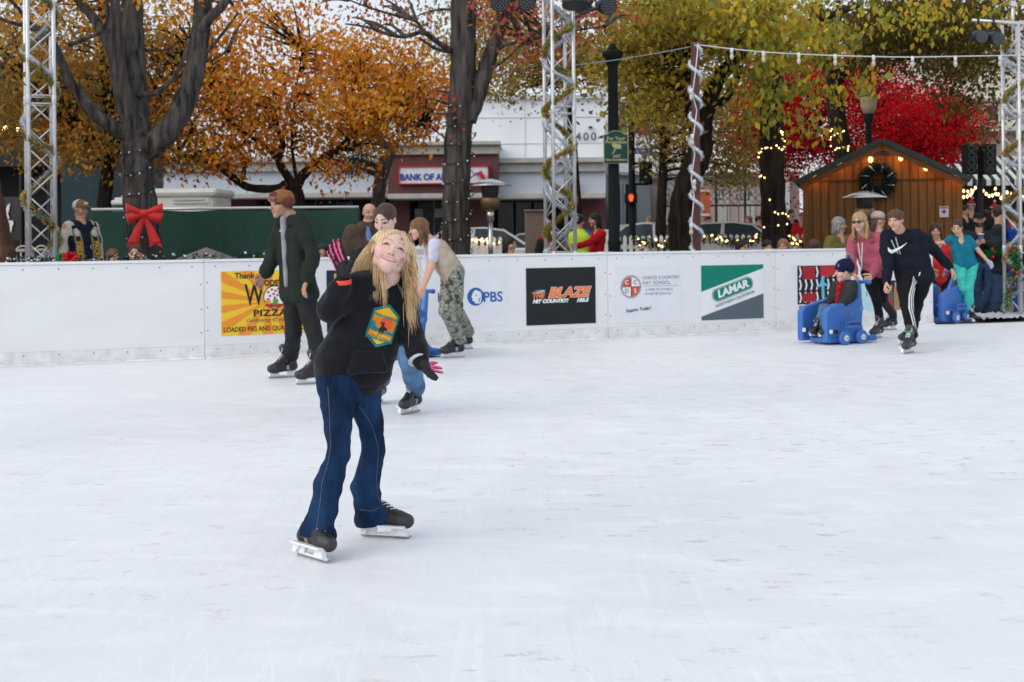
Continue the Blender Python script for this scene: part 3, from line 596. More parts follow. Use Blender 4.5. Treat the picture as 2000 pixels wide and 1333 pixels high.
# green and white slanted poster
s=Sign(1369,1490.5,518,624,'green, white and dark grey slanted poster right of the school poster',wht)
s.poly([(0,.52),(0,1),(1,1),(1,.93)],grn,'green_field'); s.poly([(0,0),(1,0),(1,.46),(0,.07)],gry,'grey_field')
ux_=1.0
def pill(cx,cy,hl,hr,rot):
    o=[];c,s_=math.cos(rot),math.sin(rot)
    for k in range(24):
        a=2*math.pi*k/24; x=math.copysign(hl-hr,math.cos(a))+hr*math.cos(a); y=hr*math.sin(a); o.append((cx+(x*c-y*s_)/s.w*s.h,cy+(x*s_+y*c)))
    return o
rt=math.atan2(.37*s.h,.85*s.w)*.95
s.poly(pill(.5,.555,.46,.125,rt),grn,'oval',2); s.poly(pill(.5,.555,.45,.113,rt),wht,'oval_line',3); s.poly(pill(.5,.555,.442,.105,rt),grn,'oval_field',4)
s.text('LAMAR',.5,.555,.19,wht,5,rot=math.degrees(rt),shear=.15,bold=.006,xs=1.12); s.text('NORTHERN CALIFORNIA',.54,.375,.078,gry,4,rot=math.degrees(rt),xs=1.)
# patterned poster behind the aid
s=Sign(1541,1640,515,619,'white poster with a black, red and white patterned picture, behind the seated child',fl('paper',(.77,.80,.84)))
s.poly([(.16,.24),(.95,.24),(.95,.96),(.16,.96)],blk,'picture',1)
z=[]
for r in range(3):
    for k in range(7):
        u=.19+k*.11; v=.27+r*.235; z.append([(u,v),(u+.03,v),(u+.055,v+.09),(u+.03,v+.2),(u,v+.2),(u+.025,v+.09)])
s.polys(z,wht,'picture_pattern',2); s.polys([[(.27,.70),(.5,.70),(.5,.94),(.27,.94)],[(.62,.72),(.93,.78),(.93,.95),(.6,.95)],[(.26,.28),(.52,.28),(.52,.45),(.26,.45)]],red,'picture_block',3)
z=[]
for k in range(5): u=.29+k*.05; z.append([(u,.72),(u+.012,.72),(u+.03,.92),(u+.018,.92)])
for k in range(5): u=.29+k*.05; z.append([(u,.43),(u+.012,.43),(u+.03,.3),(u+.018,.3)])
s.polys(z,blk,'picture_pattern',4); s.polys([[(.52,.55),(.60,.62),(.64,.76),(.69,.76),(.68,.64),(.76,.60),(.74,.56),(.68,.58),(.69,.36),(.63,.36),(.63,.56)]],fl('cyan',(.12,.5,.7)),'picture_figure',5)
s.text('KA',.24,.17,.12,blk,bold=.001,xs=.8)
s=Sign(1676,1729,525,615,'white and pale blue poster with red letters, behind the woman in the pink hoodie',fl('paper',(.77,.80,.84)))
s.circ(.5,.42,.36,fl('palecyan',(.5,.72,.78)),'disc'); s.text('M',.3,.85,.16,red,shear=.3,bold=.002); s.text('1',.3,.45,.14,grn,3,bold=.002)
s=Sign(1731,1757,548,606,'small photographic poster of people in dark coats, between the woman and the boy',blk,'photo_poster')
s.polys([[(.1,0),(.1,.6),(.3,.8),(.5,.6),(.5,0)]],fl('brownp',(.12,.09,.08)),'picture_person'); s.polys([[(.55,.0),(.55,.75),(.72,.9),(.95,.7),(.95,0)]],fl('tanp',(.35,.22,.1)),'picture_person'); s.polys([[(0,.3),(.35,.38),(.5,.2),(.1,.15)]],red,'picture_scarf',3); s.circ(.3,.78,.07,fl('skinp',(.5,.3,.22)),'picture_face',2); s.circ(.72,.88,.07,fl('skinp',(.5,.3,.22)),'picture_face',2)
# ---------------------------------------------------------------- skaters
blackknit=cloth('black_fleece',(.010,.0105,.014),bump=.5,bs=26,sheen=.12); denim=cloth('dark_denim',(.008,.028,.075),bump=.5,vs=7,var=.75,bs=60,st=(1.5,1.5,.6)); ldenim=cloth('light_denim',(.10,.19,.33),bump=.3,vs=9,var=.3,bs=90)
stitch=mat('stitch',(.2,.2,.2),rough=.8)
# --- waving girl
Y0=6.05
TW=[(0,.07,.055),(.12,.10,.075),(.35,.052,.082),(.65,.052,.097),(.9,.062,.103),(1.0,.056,.095)]
girl=person('smiling blond girl in black hoodie and flared jeans, waving a black and pink glove',Y0,(747,560,0),(686,728,0),28,
  (763,497,-.03,.212,13,20,22),
  [((645,603,-.09),(670,549,-.16)),((801,655,.03),(812,690,-.02))],
  feet=[(613,1092,42,.235,dict(acc=(.05,.3,.05),tilt=7,low=True)),(754,1049.5,73,.235,dict(acc=(.04,.55,.08),low=True))],
  corelegs=.3,knees=[(661,886,-.12),(730,880,.12)],sw=.265,hw=.145,res=.0095,hres=.0028,skin=(.74,.50,.42),
  top=None,legs=None,headk=dict(wide=1.09,nose=.55,jaw=1.3,chin=.95),face=dict(wide=1.09,mw=.165,smile=1.,paint=True,lid=.5,lip=(.60,.25,.22),brow=(.48,.31,.21)),hand=.86,hands=(False,False),shz=-.22)
g=girl; S,Fw,U,up=g['S'],g['Fw'],g['U'],g['up']; rt=g['root']; q=1
shm,hpm=g['shm'],g['hpm']; sd_=nrm(S-.22*U)
prev=None; pr=[]
for t,w_,r_ in TW:
    c=lerp(shm,hpm,t)+S*(.012*math.sin(math.pi*min(t,1))-.008*(t>.8)); a_,b_=c-sd_*w_,c+sd_*w_; pr.append(cap(a_,b_,r_))
    if prev: pr+=[cap(prev[0],a_,prev[2],r_),cap(prev[1],b_,prev[2],r_)]
    prev=(a_,b_,r_)
sa,ea,wa=P(708,556,Y0-.06),P(646,603,Y0-.10),P(669,553,Y0-.16)
sb,eb,wb=P(786,578,Y0+.06),P(802,655,Y0+.03),P(822,706,Y0-.04)
pr+=[cap(sa,lerp(sa,ea,.6),.062,.062),cap(lerp(sa,ea,.6),ea,.062,.056),cap(ea,lerp(ea,wa,.75),.058,.046),cap(lerp(ea,wa,.7),wa,.046,.036),
     cap(sb,lerp(sb,eb,.5),.058,.056),cap(lerp(sb,eb,.5),eb,.056,.054),cap(eb,lerp(eb,wb,.6),.054,.05),cap(lerp(eb,wb,.6),wb,.05,.037)]
w1=wrk(.012,13,11,(1,.8,.6)); w2=wrk(.006,30,4,(.6,1,1.2))
hd=part('hoodie',surf(pr,.0085,.02,disp=lambda Q:w1(Q)+w2(Q)),blackknit,rt,True)
part('cuff',surf([cap(lerp(ea,wa,.93),lerp(ea,wa,1.06),.033,.031)],.005),blackknit,hd,True); part('cuff',surf([cap(lerp(eb,wb,.95),lerp(eb,wb,1.05),.036,.033)],.005),blackknit,hd,True)
nb=P(754,549,Y0-.01)
hp_=[nb+S*.085*math.cos(a)-Fw*.075*math.sin(a)-U*.028*(1-math.sin(a))+Fw*.035*(1-math.sin(a))+U*.005 for a in np.linspace(-.25,math.pi+.25,13)]
part('hood',surf(chain(hp_,[.010,.016,.024,.030,.036,.040,.042,.040,.036,.030,.024,.018,.012])+[cap(nb-Fw*.085,nb-Fw*.12-U*.11,.055,.03)],.007,.02,disp=wrk(.004,30,5)),blackknit,rt,True)
# front pocket
pc=lerp(shm,hpm,.86)+Fw*.103+S*.012
pk=[cap(pc-S*.075-U*.03,pc-S*.05+U*.035,.016),cap(pc+S*.075-U*.03,pc+S*.05+U*.035,.016),cap(pc-S*.05+U*.035,pc+S*.05+U*.035,.016),cap(pc-S*.07-U*.03,pc+S*.07-U*.03,.018),cap(pc-S*.05,pc+S*.05,.02)]
part('pocket',surf(pk,.007,.02),blackknit,hd,True)
# chest emblem: a bowed hexagon patch lying on the front of the hoodie
tc=lerp(shm,hpm,.43); ec=P(743,635,Y0)
upv=nrm(up*.97+Fw*.0); eu=nrm(S-up*np.dot(S,up)); ef=nrm(np.cross(eu,up)); 
tv,tf=surf(pr,.0085,.02,disp=lambda Q:w1(Q)+w2(Q))
def emb(poly,lay,m,name,parent):
    """fan a polygon given in metres round the emblem centre onto the hoodie's surface"""
    n=14; xs=[p[0] for p in poly]; ys=[p[1] for p in poly]; x0,x1,y0,y1=min(xs),max(xs),min(ys),max(ys); V=[];Fc=[]
    me=bpy.data.meshes.new('t'); import bmesh; bm=bmesh.new(); f=bm.faces.new([bm.verts.new((p[0],p[1],0)) for p in poly])
    for k in range(1,n):
        for nrm_,co in (((1,0,0),(x0+(x1-x0)*k/n,0,0)),((0,1,0),(0,y0+(y1-y0)*k/n,0))):
            bmesh.ops.bisect_plane(bm,geom=bm.verts[:]+bm.edges[:]+bm.faces[:],plane_co=co,plane_no=nrm_)
    bm.verts.index_update(); V=np.array([tuple(v.co) for v in bm.verts]); Fc=[tuple(v.index for v in f.verts) for f in bm.faces]; bm.free(); bpy.data.meshes.remove(me)
    W=[]
    for x,y,_ in V: W.append(onto(x,y,lay))
    return part(name,(np.array(W),Fc),m,parent)
from mathutils.bvhtree import BVHTree
bvh=BVHTree.FromPolygons([Vector(v) for v in tv],[tuple(int(i) for i in f) for f in tf])
ED=nrm(Fw*.6+A(0,-1,0)*.6)                       # direction the print faces
EU=nrm(up-ED*np.dot(up,ED)); EX=nrm(np.cross(EU,ED)); 
def onto(x,y,lay):
    p=ec+EX*x+EU*y; h=bvh.ray_cast(Vector(p+ED*.5),Vector(-ED),1.)
    q_=np.array(h[0]) if h[0] is not None else p; return q_+ED*(.0015+.0009*lay)
if np.dot(EX,A(1,0,0))<0: EX=-EX
ew,eh=.062,.094
hexa=lambda k:[(0,eh*k),(ew*k,eh*.62*k),(ew*k,-eh*.62*k),(0,-eh*k),(-ew*k,-eh*.62*k),(-ew*k,eh*.62*k)]
E0=emb(hexa(1),0,fl('teal2',(.0,.24,.26)),'emblem',rt); emb(hexa(.9),1,blk,'emblem_line',E0); emb(hexa(.87),2,fl('amber',(.85,.50,.03)),'emblem_field',E0)
k_=.87; emb([(-ew*k_,.028),(ew*k_,.028),(ew*k_,-.05),(-ew*k_,-.05)],3,fl('emorange',(.8,.24,.02)),'emblem_sky',E0)
emb([(.012+.027*math.cos(a),.012+.027*math.sin(a)) for a in np.linspace(0,6.1,18)],4,fl('emred',(.75,.10,.03)),'emblem_sun',E0)
emb([(-ew*k_,-.028),(-ew*k_,.004),(-.046,.014),(-.043,.002),(-.038,.012),(-.033,-.006),(-.02,-.014),(0,-.02),(.02,-.022),(.035,-.014),(ew*k_,-.02),(ew*k_,-.03),(.01,-.03)],5,fl('teal2',(0,.24,.26)),'emblem_trees',E0)
emb([(-ew*k_,-.038),(-.01,-.032),(ew*k_,-.040),(ew*k_,-.046),(-.02,-.044)],5,fl('amber',(.85,.5,.03)),'emblem_ground',E0)
hs_=[(-.012,-.040),(-.008,-.028),(-.014,-.018),(-.010,-.008),(-.006,-.004),(-.008,.006),(-.016,.010),(-.014,.013),(-.006,.011),(-.003,.016),(.002,.014),(.000,.004),(.006,-.002),(.014,-.004),(.020,-.010),(.019,-.02),(.015,-.013),(.010,-.018),(.006,-.03),(.002,-.040),(.0,-.038),(.003,-.026),(-.003,-.020),(-.004,-.03),(-.009,-.041)]
emb([(x*1.05+.003,y*1.05) for x,y in hs_],6,blk,'emblem_rider',E0)
def embtext(body,y,size):
    cu=bpy.data.curves.new('t','FONT'); cu.body=body; cu.size=size; cu.align_x='CENTER'; cu.align_y='CENTER'; cu.offset=.0007; cu.resolution_u=2
    o=bpy.data.objects.new('t',cu); C.objects.link(o); dg=bpy.context.evaluated_depsgraph_get(); me=o.evaluated_get(dg).to_mesh()
    V=np.array([tuple(v.co) for v in me.vertices]); Fc=[tuple(p.vertices) for p in me.polygons]; o.evaluated_get(dg).to_mesh_clear(); bpy.data.objects.remove(o); bpy.data.curves.remove(cu)
    part('emblem_lettering',(np.array([onto(x,y+yy,6) for x,yy,_ in V]),Fc),fl('teal2',(0,.24,.26)),E0)
embtext('TAYLORSVILLE',.038,.0165); embtext('JUNIOR RODEO',-.058,.0165)
# jeans
ha,hb=P(657,742,Y0-.05),P(709,748,Y0+.05); ka,kb=P(661,886,Y0-.12),P(730,880,Y0+.12)
ba,bb=P(640,952,Y0-.07),P(714,952,Y0+.2); aa,ab=P(624,1040,Y0-.1),P(726,1014,Y0+.27)
pr=[cap(ha,hb,.086),cap(ha+up*.06,hb+up*.06,.07),cap(P(658,760,Y0-.05),P(661,835,Y0-.1),.082,.058),cap(P(661,835,Y0-.1),ka,.058,.047),cap(ka,ba,.047,.062),cap(ba,aa,.058,.058),cap(aa-A(.034,.0,-.0),aa+A(.028,-.03,-.0),.05,.05),cap(ba,aa-A(.03,0,.0),.045,.05),
    cap(P(708,768,Y0+.05),P(724,830,Y0+.09),.078,.056),cap(P(724,830,Y0+.09),kb,.056,.048),cap(kb,bb,.048,.064),cap(bb,ab,.058,.06),cap(ab-A(.028,0,0),ab+A(.045,0,.012),.054,.05),cap(bb,ab-A(.02,0,0),.05,.054)]
j1=wrk(.0075,20,8,(.6,.6,1.9)); jz0=aa[2]-.03; jz1=ab[2]-.03; xm=(aa[0]+ab[0])/2
def jclip(Q): return np.where(Q[:,0]<xm,jz0-(Q[:,2]+.25*(Q[:,0]-aa[0])),jz1-(Q[:,2]-.1*(Q[:,0]-ab[0])))
jn=part('jeans',surf(pr,.008,.016,disp=j1,clip=jclip),denim,rt,True)
bvj=BVHTree.FromObject(jn,bpy.context.evaluated_depsgraph_get())
org=ORG[rt.name]
def seam(pts,r=.0016,doff=.001):
    out=[]
    for p in bez(pts,26) if len(pts)==3 else sum([[lerp(pts[i],pts[i+1],t) for t in np.linspace(0,1,10)] for i in range(len(pts)-1)],[]):
        h=bvj.find_nearest(Vector(p-org)); n_=np.array(h[1]); out.append(np.array(h[0])+org+n_*doff)
    return out
sm=MB()
def rseam(pts,r=.0009):
    out=[]
    for x,y in spl2(pts):
        p=P(x,y,Y0); h_=bvj.ray_cast(Vector(p-org-A(0,1.5,0)),Vector((0,1,0)),4.)
        if h_[0] is not None: out.append(np.array(h_[0])+org-A(0,.0008,0))
    if len(out)>2: sm.tube(out,r,4)
def spl2(l,n=7): return [tuple(lerp(np.array(l[i],float),np.array(l[i+1],float),k/n)) for i in range(len(l)-1) for k in range(n)]
rseam([(648,750),(652,800),(655,860),(650,890),(637,935),(630,1000),(626,1036)]); rseam([(701,792),(715,812),(727,840),(736,880),(733,920),(729,950),(731,990),(738,1012)])
rseam([(597,1035),(625,1037),(655,1046)]); rseam([(694,1012),(720,1015),(756,1000)])
part('stitching',sm,stitch,jn,True)
# gloves with pink fingers
gb=mat('glove_black_pink',rough=.75,vcol=True,var=.1,bump=.2,bs=120); PK=(.85,.12,.30); BK=(.013,.014,.018)
def fchain(pts,r0=.0098): return chain(pts,[r0,r0*.94,r0*.86,r0*.74][:len(pts)])
def glove(pr,fing,inside,name='glove'):
    V,Fc=surf(pr,.0032,.0055); col=np.tile(np.array(BK),(len(V),1))
    for pts in fing:
        for i in range(len(pts)-1):
            a,b=pts[i],pts[i+1]; ab_=b-a; t=np.clip(((V-a)@ab_)/(ab_@ab_),0,1); d=V-a-t[:,None]*ab_; L_=np.linalg.norm(d,axis=1)
            lat=(d@inside)/(L_+1e-9); col[(L_<.0135)&(lat>.58)&(t>0)]=PK
    return part(name,(V,Fc),gb,rt,True,col=col)
Yh=Y0-.18; W_=P(670,546,Y0-.16); Q=lambda x,y,d=0:P(x,y,Yh+d)
fs=[[Q(659,527),Q(651,509,-.01),Q(645.5,500,-.015),Q(641,493,-.02)],[Q(663,517),Q(653,499,-.01),Q(649,489,-.012),Q(646,480,-.018)],[Q(669,511),Q(660,491,-.008),Q(656,480,-.01),Q(653,470,-.016)],[Q(676,510),Q(668,491,-.008),Q(665,480,-.01),Q(662.5,469,-.014)]]
th=[Q(679,529,-.01),Q(686,515,-.02),Q(688.5,503,-.025),Q(689,490,-.03)]
pr=[cap(W_,Q(660,527),.02,.0125),cap(W_,Q(664,518),.02,.014),cap(W_,Q(670,513),.02,.014),cap(W_,Q(676,513),.02,.0125),cap(Q(671,524,-.004),Q(674,535,-.004),.02)]
for f_ in fs: pr+=fchain(f_)
pr+=fchain(th,.0122)
glove(pr,fs,nrm(A(-.92,-.38,.12)))
band(P(670.5,551,Y0-.165),P(670,530,Y0-.17)-P(672,560,Y0-.16),.0345,.019,mat('neon_band',(.8,.07,.035),rough=.6),rt,'glove_band')
Yh=Y0-.08; W_=P(823,707,Y0-.05)
fs=[[Q(838,719,.0),Q(848,724,.0),Q(856,726,.0),Q(864,728,.0)],[Q(838,716,.03),Q(848,717,.04),Q(855,718,.045),Q(862,719.5,.05)],[Q(836,713,.05),Q(843,710,.06),Q(848,709,.06),Q(853,709,.065)],[Q(837,722,-.02),Q(845,729,-.03),Q(850,734,-.03),Q(854.5,738.5,-.03)]]
th=[Q(829,724,-.03),Q(838,733,-.04),Q(845,738,-.045),Q(851,741,-.045)]
pr=[cap(wb,W_,.03,.024),cap(W_,Q(838,719),.021,.013),cap(W_,Q(838,716,.03),.02,.013),cap(W_,Q(836,714,.05),.018,.012),cap(W_,Q(836,722,-.02),.021,.013)]
for f_ in fs: pr+=fchain(f_,.0072)
pr+=fchain(th,.0105)
glove(pr,fs[:3],nrm(A(.2,-.75,.65)))
band(P(817,703,Y0-.035),wb-eb,.045,.012,mat('reflective_band',(.5,.52,.55),rough=.35),rt,'glove_band')
# hair
o,fr,h=g['ho'],g['hf'],g['hh']; Sx,Fx,Ux=fr; L=g['L']; ax=np.array([Sx,Fx,Ux]); HC=np.array((.75,.56,.33))
pr=[ell(L(0,-.085,.155),A(.375,.455,.385)*h,ax),ell(L(0,-.2,-.1),A(.33,.33,.4)*h,ax)]
lockpts=[([L(-.28,.05,.3),P(722,485,Y0-.02),P(712,513,Y0),P(693,533,Y0-.02)],.022),([L(-.32,-.1,.1),P(722,510,Y0+.02),P(727,545,Y0-.03),P(733,580,Y0-.09)],.009),([L(-.3,-.2,-.1),P(738,540,Y0+.02),P(745,560,Y0-.06),P(752,588,Y0-.12)],.007),
 ([L(.3,.0,.25),P(800,520,Y0+.03),P(803,560,Y0+.02),P(806,612,Y0-.04)],.024),([L(.3,-.15,.1),P(790,530,Y0+.06),P(795,570,Y0+.04),P(800,600,Y0+.02)],.026)]
for pts,r_ in lockpts:
    b=bez(pts,8); pr+=chain(list(b),list(np.linspace(r_,r_*.3,8)))
cut=[ell(L(0,.50,-.05),A(.275,.48,.44)*h,ax,True,.03*h),ell(L(0,.2,-.55),A(.16,.5,.35)*h,ax,True,.03*h),ell(L(-.40,.06,-.03),A(.12,.17,.17)*h,ax,True,.02*h),ell(L(.40,.06,-.03),A(.12,.17,.17)*h,ax,True,.02*h)]
V,Fc=surf(pr+cut,.0045,.02,disp=wrk(.003,90,2,(1,1,.3))); tt=np.sin((V@Sx)*520+np.sin(V[:,2]*60)*2)*.2+1; tt[V[:,2]<o[2]-.06]*=.9
hairmat=mat('hair_strands',rough=.5,vcol=True,spec=.35,bump=.5,bs=120,st=(1,1,.12),var=.25,vs=30)
hp=part('hair',(V,Fc),hairmat,rt,True,col=HC*.85*tt[:,None])
def rf(r,i):
    k=r.random()
    if k<.04: st=L(r.uniform(-.3,.3),r.uniform(-.2,.1),.45); e=P(762+r.choice([-1,1])*r.uniform(25,66),r.uniform(520,600),Y0-.05); return bez([st,lerp(st,e,.35)+r.normal(0,.03,3),lerp(st,e,.7)+r.normal(0,.03,3),e],9)
    if k<.30:   # screen-left fall, over the shoulder
        a=r.uniform(0,1); st=L(.06-.05*a,-.06+.14*r.random(),.53-.03*a); m=L(-.37-.04*r.random(),-.12+.16*r.random(),.26); n_=r.normal(0,.007,3)
        e=[P(694+r.normal(0,4),531+r.normal(0,5),Y0-.05),P(734+r.normal(0,4),582+r.normal(0,8),Y0-.10),P(753+r.normal(0,3),587+r.normal(0,12),Y0-.125),P(708+r.normal(0,8),540+r.normal(0,6),Y0-.04)][r.choice([0,1,2,3],p=[.43,.12,.07,.38])]
        m2=lerp(m,e,.45)+A(.004,-.01,.01)+n_; return bez([st,m+n_*.3,m2,lerp(m2,e,.6)+n_,e],9)
    if k<.68:
        st=L(.07+.04*r.random(),-.06+.14*r.random(),.53); m=L(.365+.04*r.random(),-.14+.14*r.random(),.25); n_=r.normal(0,.007,3)
        e=P(805+r.normal(0,6),585+r.normal(0,28),Y0-.05+r.normal(0,.02)); m2=P(798+r.normal(0,6),530,Y0+.02); return bez([st,m+n_*.3,m2+n_,lerp(m2,e,.6)+n_,e],9)
    st=L(r.uniform(-.2,.25),r.uniform(-.3,.1),.5); sg=1 if r.random()<.6 else -1; m=L(sg*.4,-.2,.1); e=P(762+sg*38+r.normal(0,8),560+r.normal(0,14),Y0+.03); return bez([st,m,lerp(m,e,.5)+r.normal(0,.012,3),e],8)
m,cv=strands(2300,rf,.001,seed=5,colf=lambda r:HC*(r.uniform(.6,1.0) if r.random()<.25 else r.uniform(.95,1.22))*np.array([1,r.uniform(.92,1.03),r.uniform(.8,1.1)]))
part('loose_hair',m,hairmat,hp,True,col=cv)
part('earring',MB().ball(L(-.40,.02,-.14),.003,8,6),mat('pearl',(.8,.8,.82),rough=.15),g['body'],True); part('earring',MB().ball(L(.40,.02,-.14),.003,8,6),MC['pearl'],g['body'],True)

coatg=cloth('coat_green_black',(.019,.026,.021),bump=.15); trch=cloth('charcoal_cloth',(.022,.024,.026)); blackc=cloth('black_leggings',(.01,.01,.012),bump=.1)
# --- man in the dark coat
m=person('man in dark green coat and brown trapper hat, skating past the yellow pizza poster',12.9,(570,434),(585,578),-50,(548,401,-.03,.235,-52,-4,0),
 [((530,512,.1),(516,537,.05)),((611,500,-.22),(598,548,-.28))],feet=[(554,738.5,-62,.28),(609,751,-66,.28)],knees=[(573,650,.05),(612,645,-.12)],
 top=dict(m=coatg,tw=[(0,.14,.085),(.2,.13,.12),(.5,.09,.135),(.8,.10,.135),(.96,.12,.145)],ru=.075,re=.068,rw=.058,hood=True,name='coat',amp=.014),
 legs=dict(m=trch,th=.092,kn=.075,an=.07,amp=.008),hairs=dict(style='short',col=(.02,.013,.01),n=0),skin=(.47,.26,.17),hand=1.05,palm=(None,(1,.4,0)))
L=m['L'];h=m['hh'];fr=m['hf']; ax=np.array(fr)
part('trapper_hat',surf([ell(L(0,-.08,.27),A(.43,.49,.34)*h,ax),ell(L(0,.5,-.05),A(.6,.3,.2)*h,ax,True,.02)],.009,.01,disp=wrk(.004,60,2)),cloth('hat_brown',(.26,.11,.045)),m['root'],True)
part('hat_flap',surf([ell(L(.37,-.12,.1),A(.12,.25,.25)*h,ax),ell(L(-.37,-.12,.1),A(.12,.25,.25)*h,ax),ell(L(0,-.42,.1),A(.35,.14,.22)*h,ax),ell(L(0,.28,.42),A(.26,.13,.12)*h,ax)],.009,.02,disp=wrk(.01,90,5)),cloth('hat_fur',(.13,.05,.035),bump=.8),m['root'],True)
gg=[cap(L(-.2,.36,.24),L(.2,.36,.24),.09*h)]; part('goggles',surf([ell(L(0,.35,.26),A(.30,.12,.13)*h,ax)],.007,.01),mat('goggle_lens',(.15,.035,.02),rough=.08,spec=.8),m['root'],True)
part('shirt_front',surf([cap(m['nb']+m['Fw']*.07-A(0,0,.02),lerp(m['shm'],m['hpm'],.85)+m['Fw']*.125,.034,.022)],.01,.02),cloth('grey_shirt',(.28,.29,.31)),m['root'],True)
part('watch',surf([cap(lerp(m['AR'][1][1],m['AR'][1][2],.98),lerp(m['AR'][1][1],m['AR'][1][2],1.04),.031)],.006),mat('watch',(.05,.05,.05),rough=.3,metal=.5),m['root'],True)
part('wristband',surf([cap(lerp(m['AR'][0][1],m['AR'][0][2],.92),lerp(m['AR'][0][1],m['AR'][0][2],1.02),.036)],.006),MC['neon_band'],m['root'],True)
cl=MB(); cl.box(P(548,451,12.72),(.02,.004,.014)); part('coat_badge',cl,mat('badge',(.5,.5,.5)),m['root'])
# --- teenage girl behind the waving girl
m=person('pale dark-haired teenager in black jacket and light jeans, right behind the waving girl',10.4,(748,498),(760,628),-12,(752,430,-.12,.225,-22,-24,4),
 [((712,560,-.05),(735,610,-.25)),((799,560,0),(802,622,-.2))],feet=[(741,788,-10,.25),(803,808,-30,.25,dict(acc=(.05,.5,.1)))],knees=[(741,705,-.1),(799,705,-.08)],
 top=dict(m=blackknit,tw=[(0,.13,.08),(.25,.13,.115),(.6,.10,.115),(1.02,.11,.12)],name='jacket',ru=.07,re=.062),legs=dict(m=ldenim,th=.09,kn=.075,an=.073),
 hairs=dict(style='tied',col=(.06,.03,.022),n=0),skin=(.66,.45,.38),face=dict(lip=(.5,.25,.22),brow=(.05,.03,.025)),sw=.36)
# --- girl in camouflage trousers, bent over an aid
camo=mat('camo',rough=.9,kind='camo',vs=16,bump=.2,bs=60); cro=cloth('crochet',(.55,.45,.36),bump=1.,bs=110)
m=person('brown-haired girl in camouflage trousers and cream crochet vest, bending forward over a skating aid',15.0,(846,478),(884,534),-78,(817,448,0,.225,-84,-10,-4),
 [((838,525,.1),(826,560,.15)),((842,524,-.2),(827,563,-.15))],feet=[(885,699.5,-66,.27),(903,683,-64,.27)],knees=[(872,606,-.1),(889,606,.1)],
 top=dict(m=cloth('lilac_tee',(.56,.56,.70),bump=.1),tw=[(0,.13,.075),(.3,.12,.11),(.7,.09,.11),(1,.09,.11)],short=True,name='tshirt',ru=.07),legs=dict(m=camo,th=.10,kn=.088,an=.075,amp=.012),
 hairs=dict(style='long',col=(.17,.085,.04),length=1.1),skin=(.66,.38,.29),face=dict(),sw=.34,hw=.22)
a,b=lerp(m['shm'],m['hpm'],.22),lerp(m['shm'],m['hpm'],.98)
part('crochet_vest',surf([cap(a-m['S']*.10,a+m['S']*.10,.113),cap(lerp(a,b,.5)-m['S']*.09,lerp(a,b,.5)+m['S']*.09,.124),cap(b-m['S']*.085,b+m['S']*.085,.12)]+[cap(a,b,.12,.12)],.009,.05,disp=wrk(.004,70,3)),cro,m['root'],True)
# --- boy in the black hoodie
bh=cloth('navy_black_hoodie',(.010,.013,.022)); m=person('brown-haired boy in black hoodie with white tick and striped track pants',15.9,(1762,462),(1786,535),-26,(1749,431,-.12,.232,-38,-8,-3),
 [((1735,518,-.08),(1731,552,-.16)),((1823,487,.12),(1856,523,.15))],feet=[(1776,690.5,-38,.27,dict(acc=(.02,.2,.04))),(1775,673,-62,.27,dict(acc=(.03,.4,.06)))],knees=[(1771,596,-.30),(1790,594,.04)],
 top=dict(m=bh,tw=[(0,.15,.085),(.3,.14,.12),(.7,.11,.12),(1.05,.11,.125)],hood=True,ru=.072,re=.06,rw=.05,amp=.007),legs=dict(m=blackc,th=.095,kn=.065,an=.052),
 hairs=dict(style='short',col=(.09,.04,.02),n=0),skin=(.62,.36,.27),dd=((-.25,-.4,-.8),(.45,-.1,-.75)),curl=(.8,.35),palm=((1,0,0),None),hand=1.0,sw=.38)
dg=bpy.context.evaluated_depsgraph_get()
def on_obj(mb_or_pts,ob,off=.003,d=A(0,-1,0)):
    bv=BVHTree.FromObject(ob,dg); og=ORG[ob.name]; out=[]
    for p in mb_or_pts:
        hh_=bv.ray_cast(Vector(p-og+d*1.),Vector(-d),3.); out.append((np.array(hh_[0])+og+d*off) if hh_[0] is not None else p)
    return np.array(out)
def child(d,name): return [c for c in bpy.data.objects if c.parent==d['root'] and c.name.startswith(name)][0]
dg=bpy.context.evaluated_depsgraph_get(); dg.update()
def decal(d,onn,poly,Y,m,name,off=.004):
    ob=child(d,onn); V=on_obj([P(x,y,Y) for x,y in poly],ob,off); return part(name,(V,[tuple(range(len(V)))]),m,ob)
def decal_strip(d,onn,line,wid,Y,m,name,off=.004):
    ob=child(d,onn); V=[];n=len(line)
    for i,(x,y) in enumerate(line):
        a=np.array(line[max(0,i-1)]);b=np.array(line[min(n-1,i+1)]); t=b-a; t=t/np.linalg.norm(t); nn=np.array([-t[1],t[0]]); ww=wid[i] if hasattr(wid,'__len__') else wid
        V+=[P(x-nn[0]*ww/2,y-nn[1]*ww/2,Y),P(x+nn[0]*ww/2,y+nn[1]*ww/2,Y)]
    V=on_obj(V,ob,off); return part(name,(V,[(2*i,2*i+1,2*i+3,2*i+2) for i in range(n-1)]),m,ob)
def dens(l,n=4):
    return [tuple(lerp(np.array(l[i],float),np.array(l[i+1],float),k/n)) for i in range(len(l)-1) for k in range(n)]+[l[-1]]
tk=dens([(1745,484),(1747,490),(1752,493),(1760,490),(1770,484),(1781,475)],3)
decal_strip(m,'hoodie',tk,[1,2.5,4,5.5,6.5,7,7,6.5,6,5.5,5,4,3,2,1,.6],15.6,wht,'tick_mark',.006)
cord(m,mat('cord',(.7,.7,.72)),[on_obj([P(1752,465,15.6),P(1755,478,15.6),P(1765,496,15.6)],child(m,'hoodie'),.008),on_obj([P(1761,464,15.6),P(1764,478,15.6),P(1770,498,15.6)],child(m,'hoodie'),.008)],.0045)
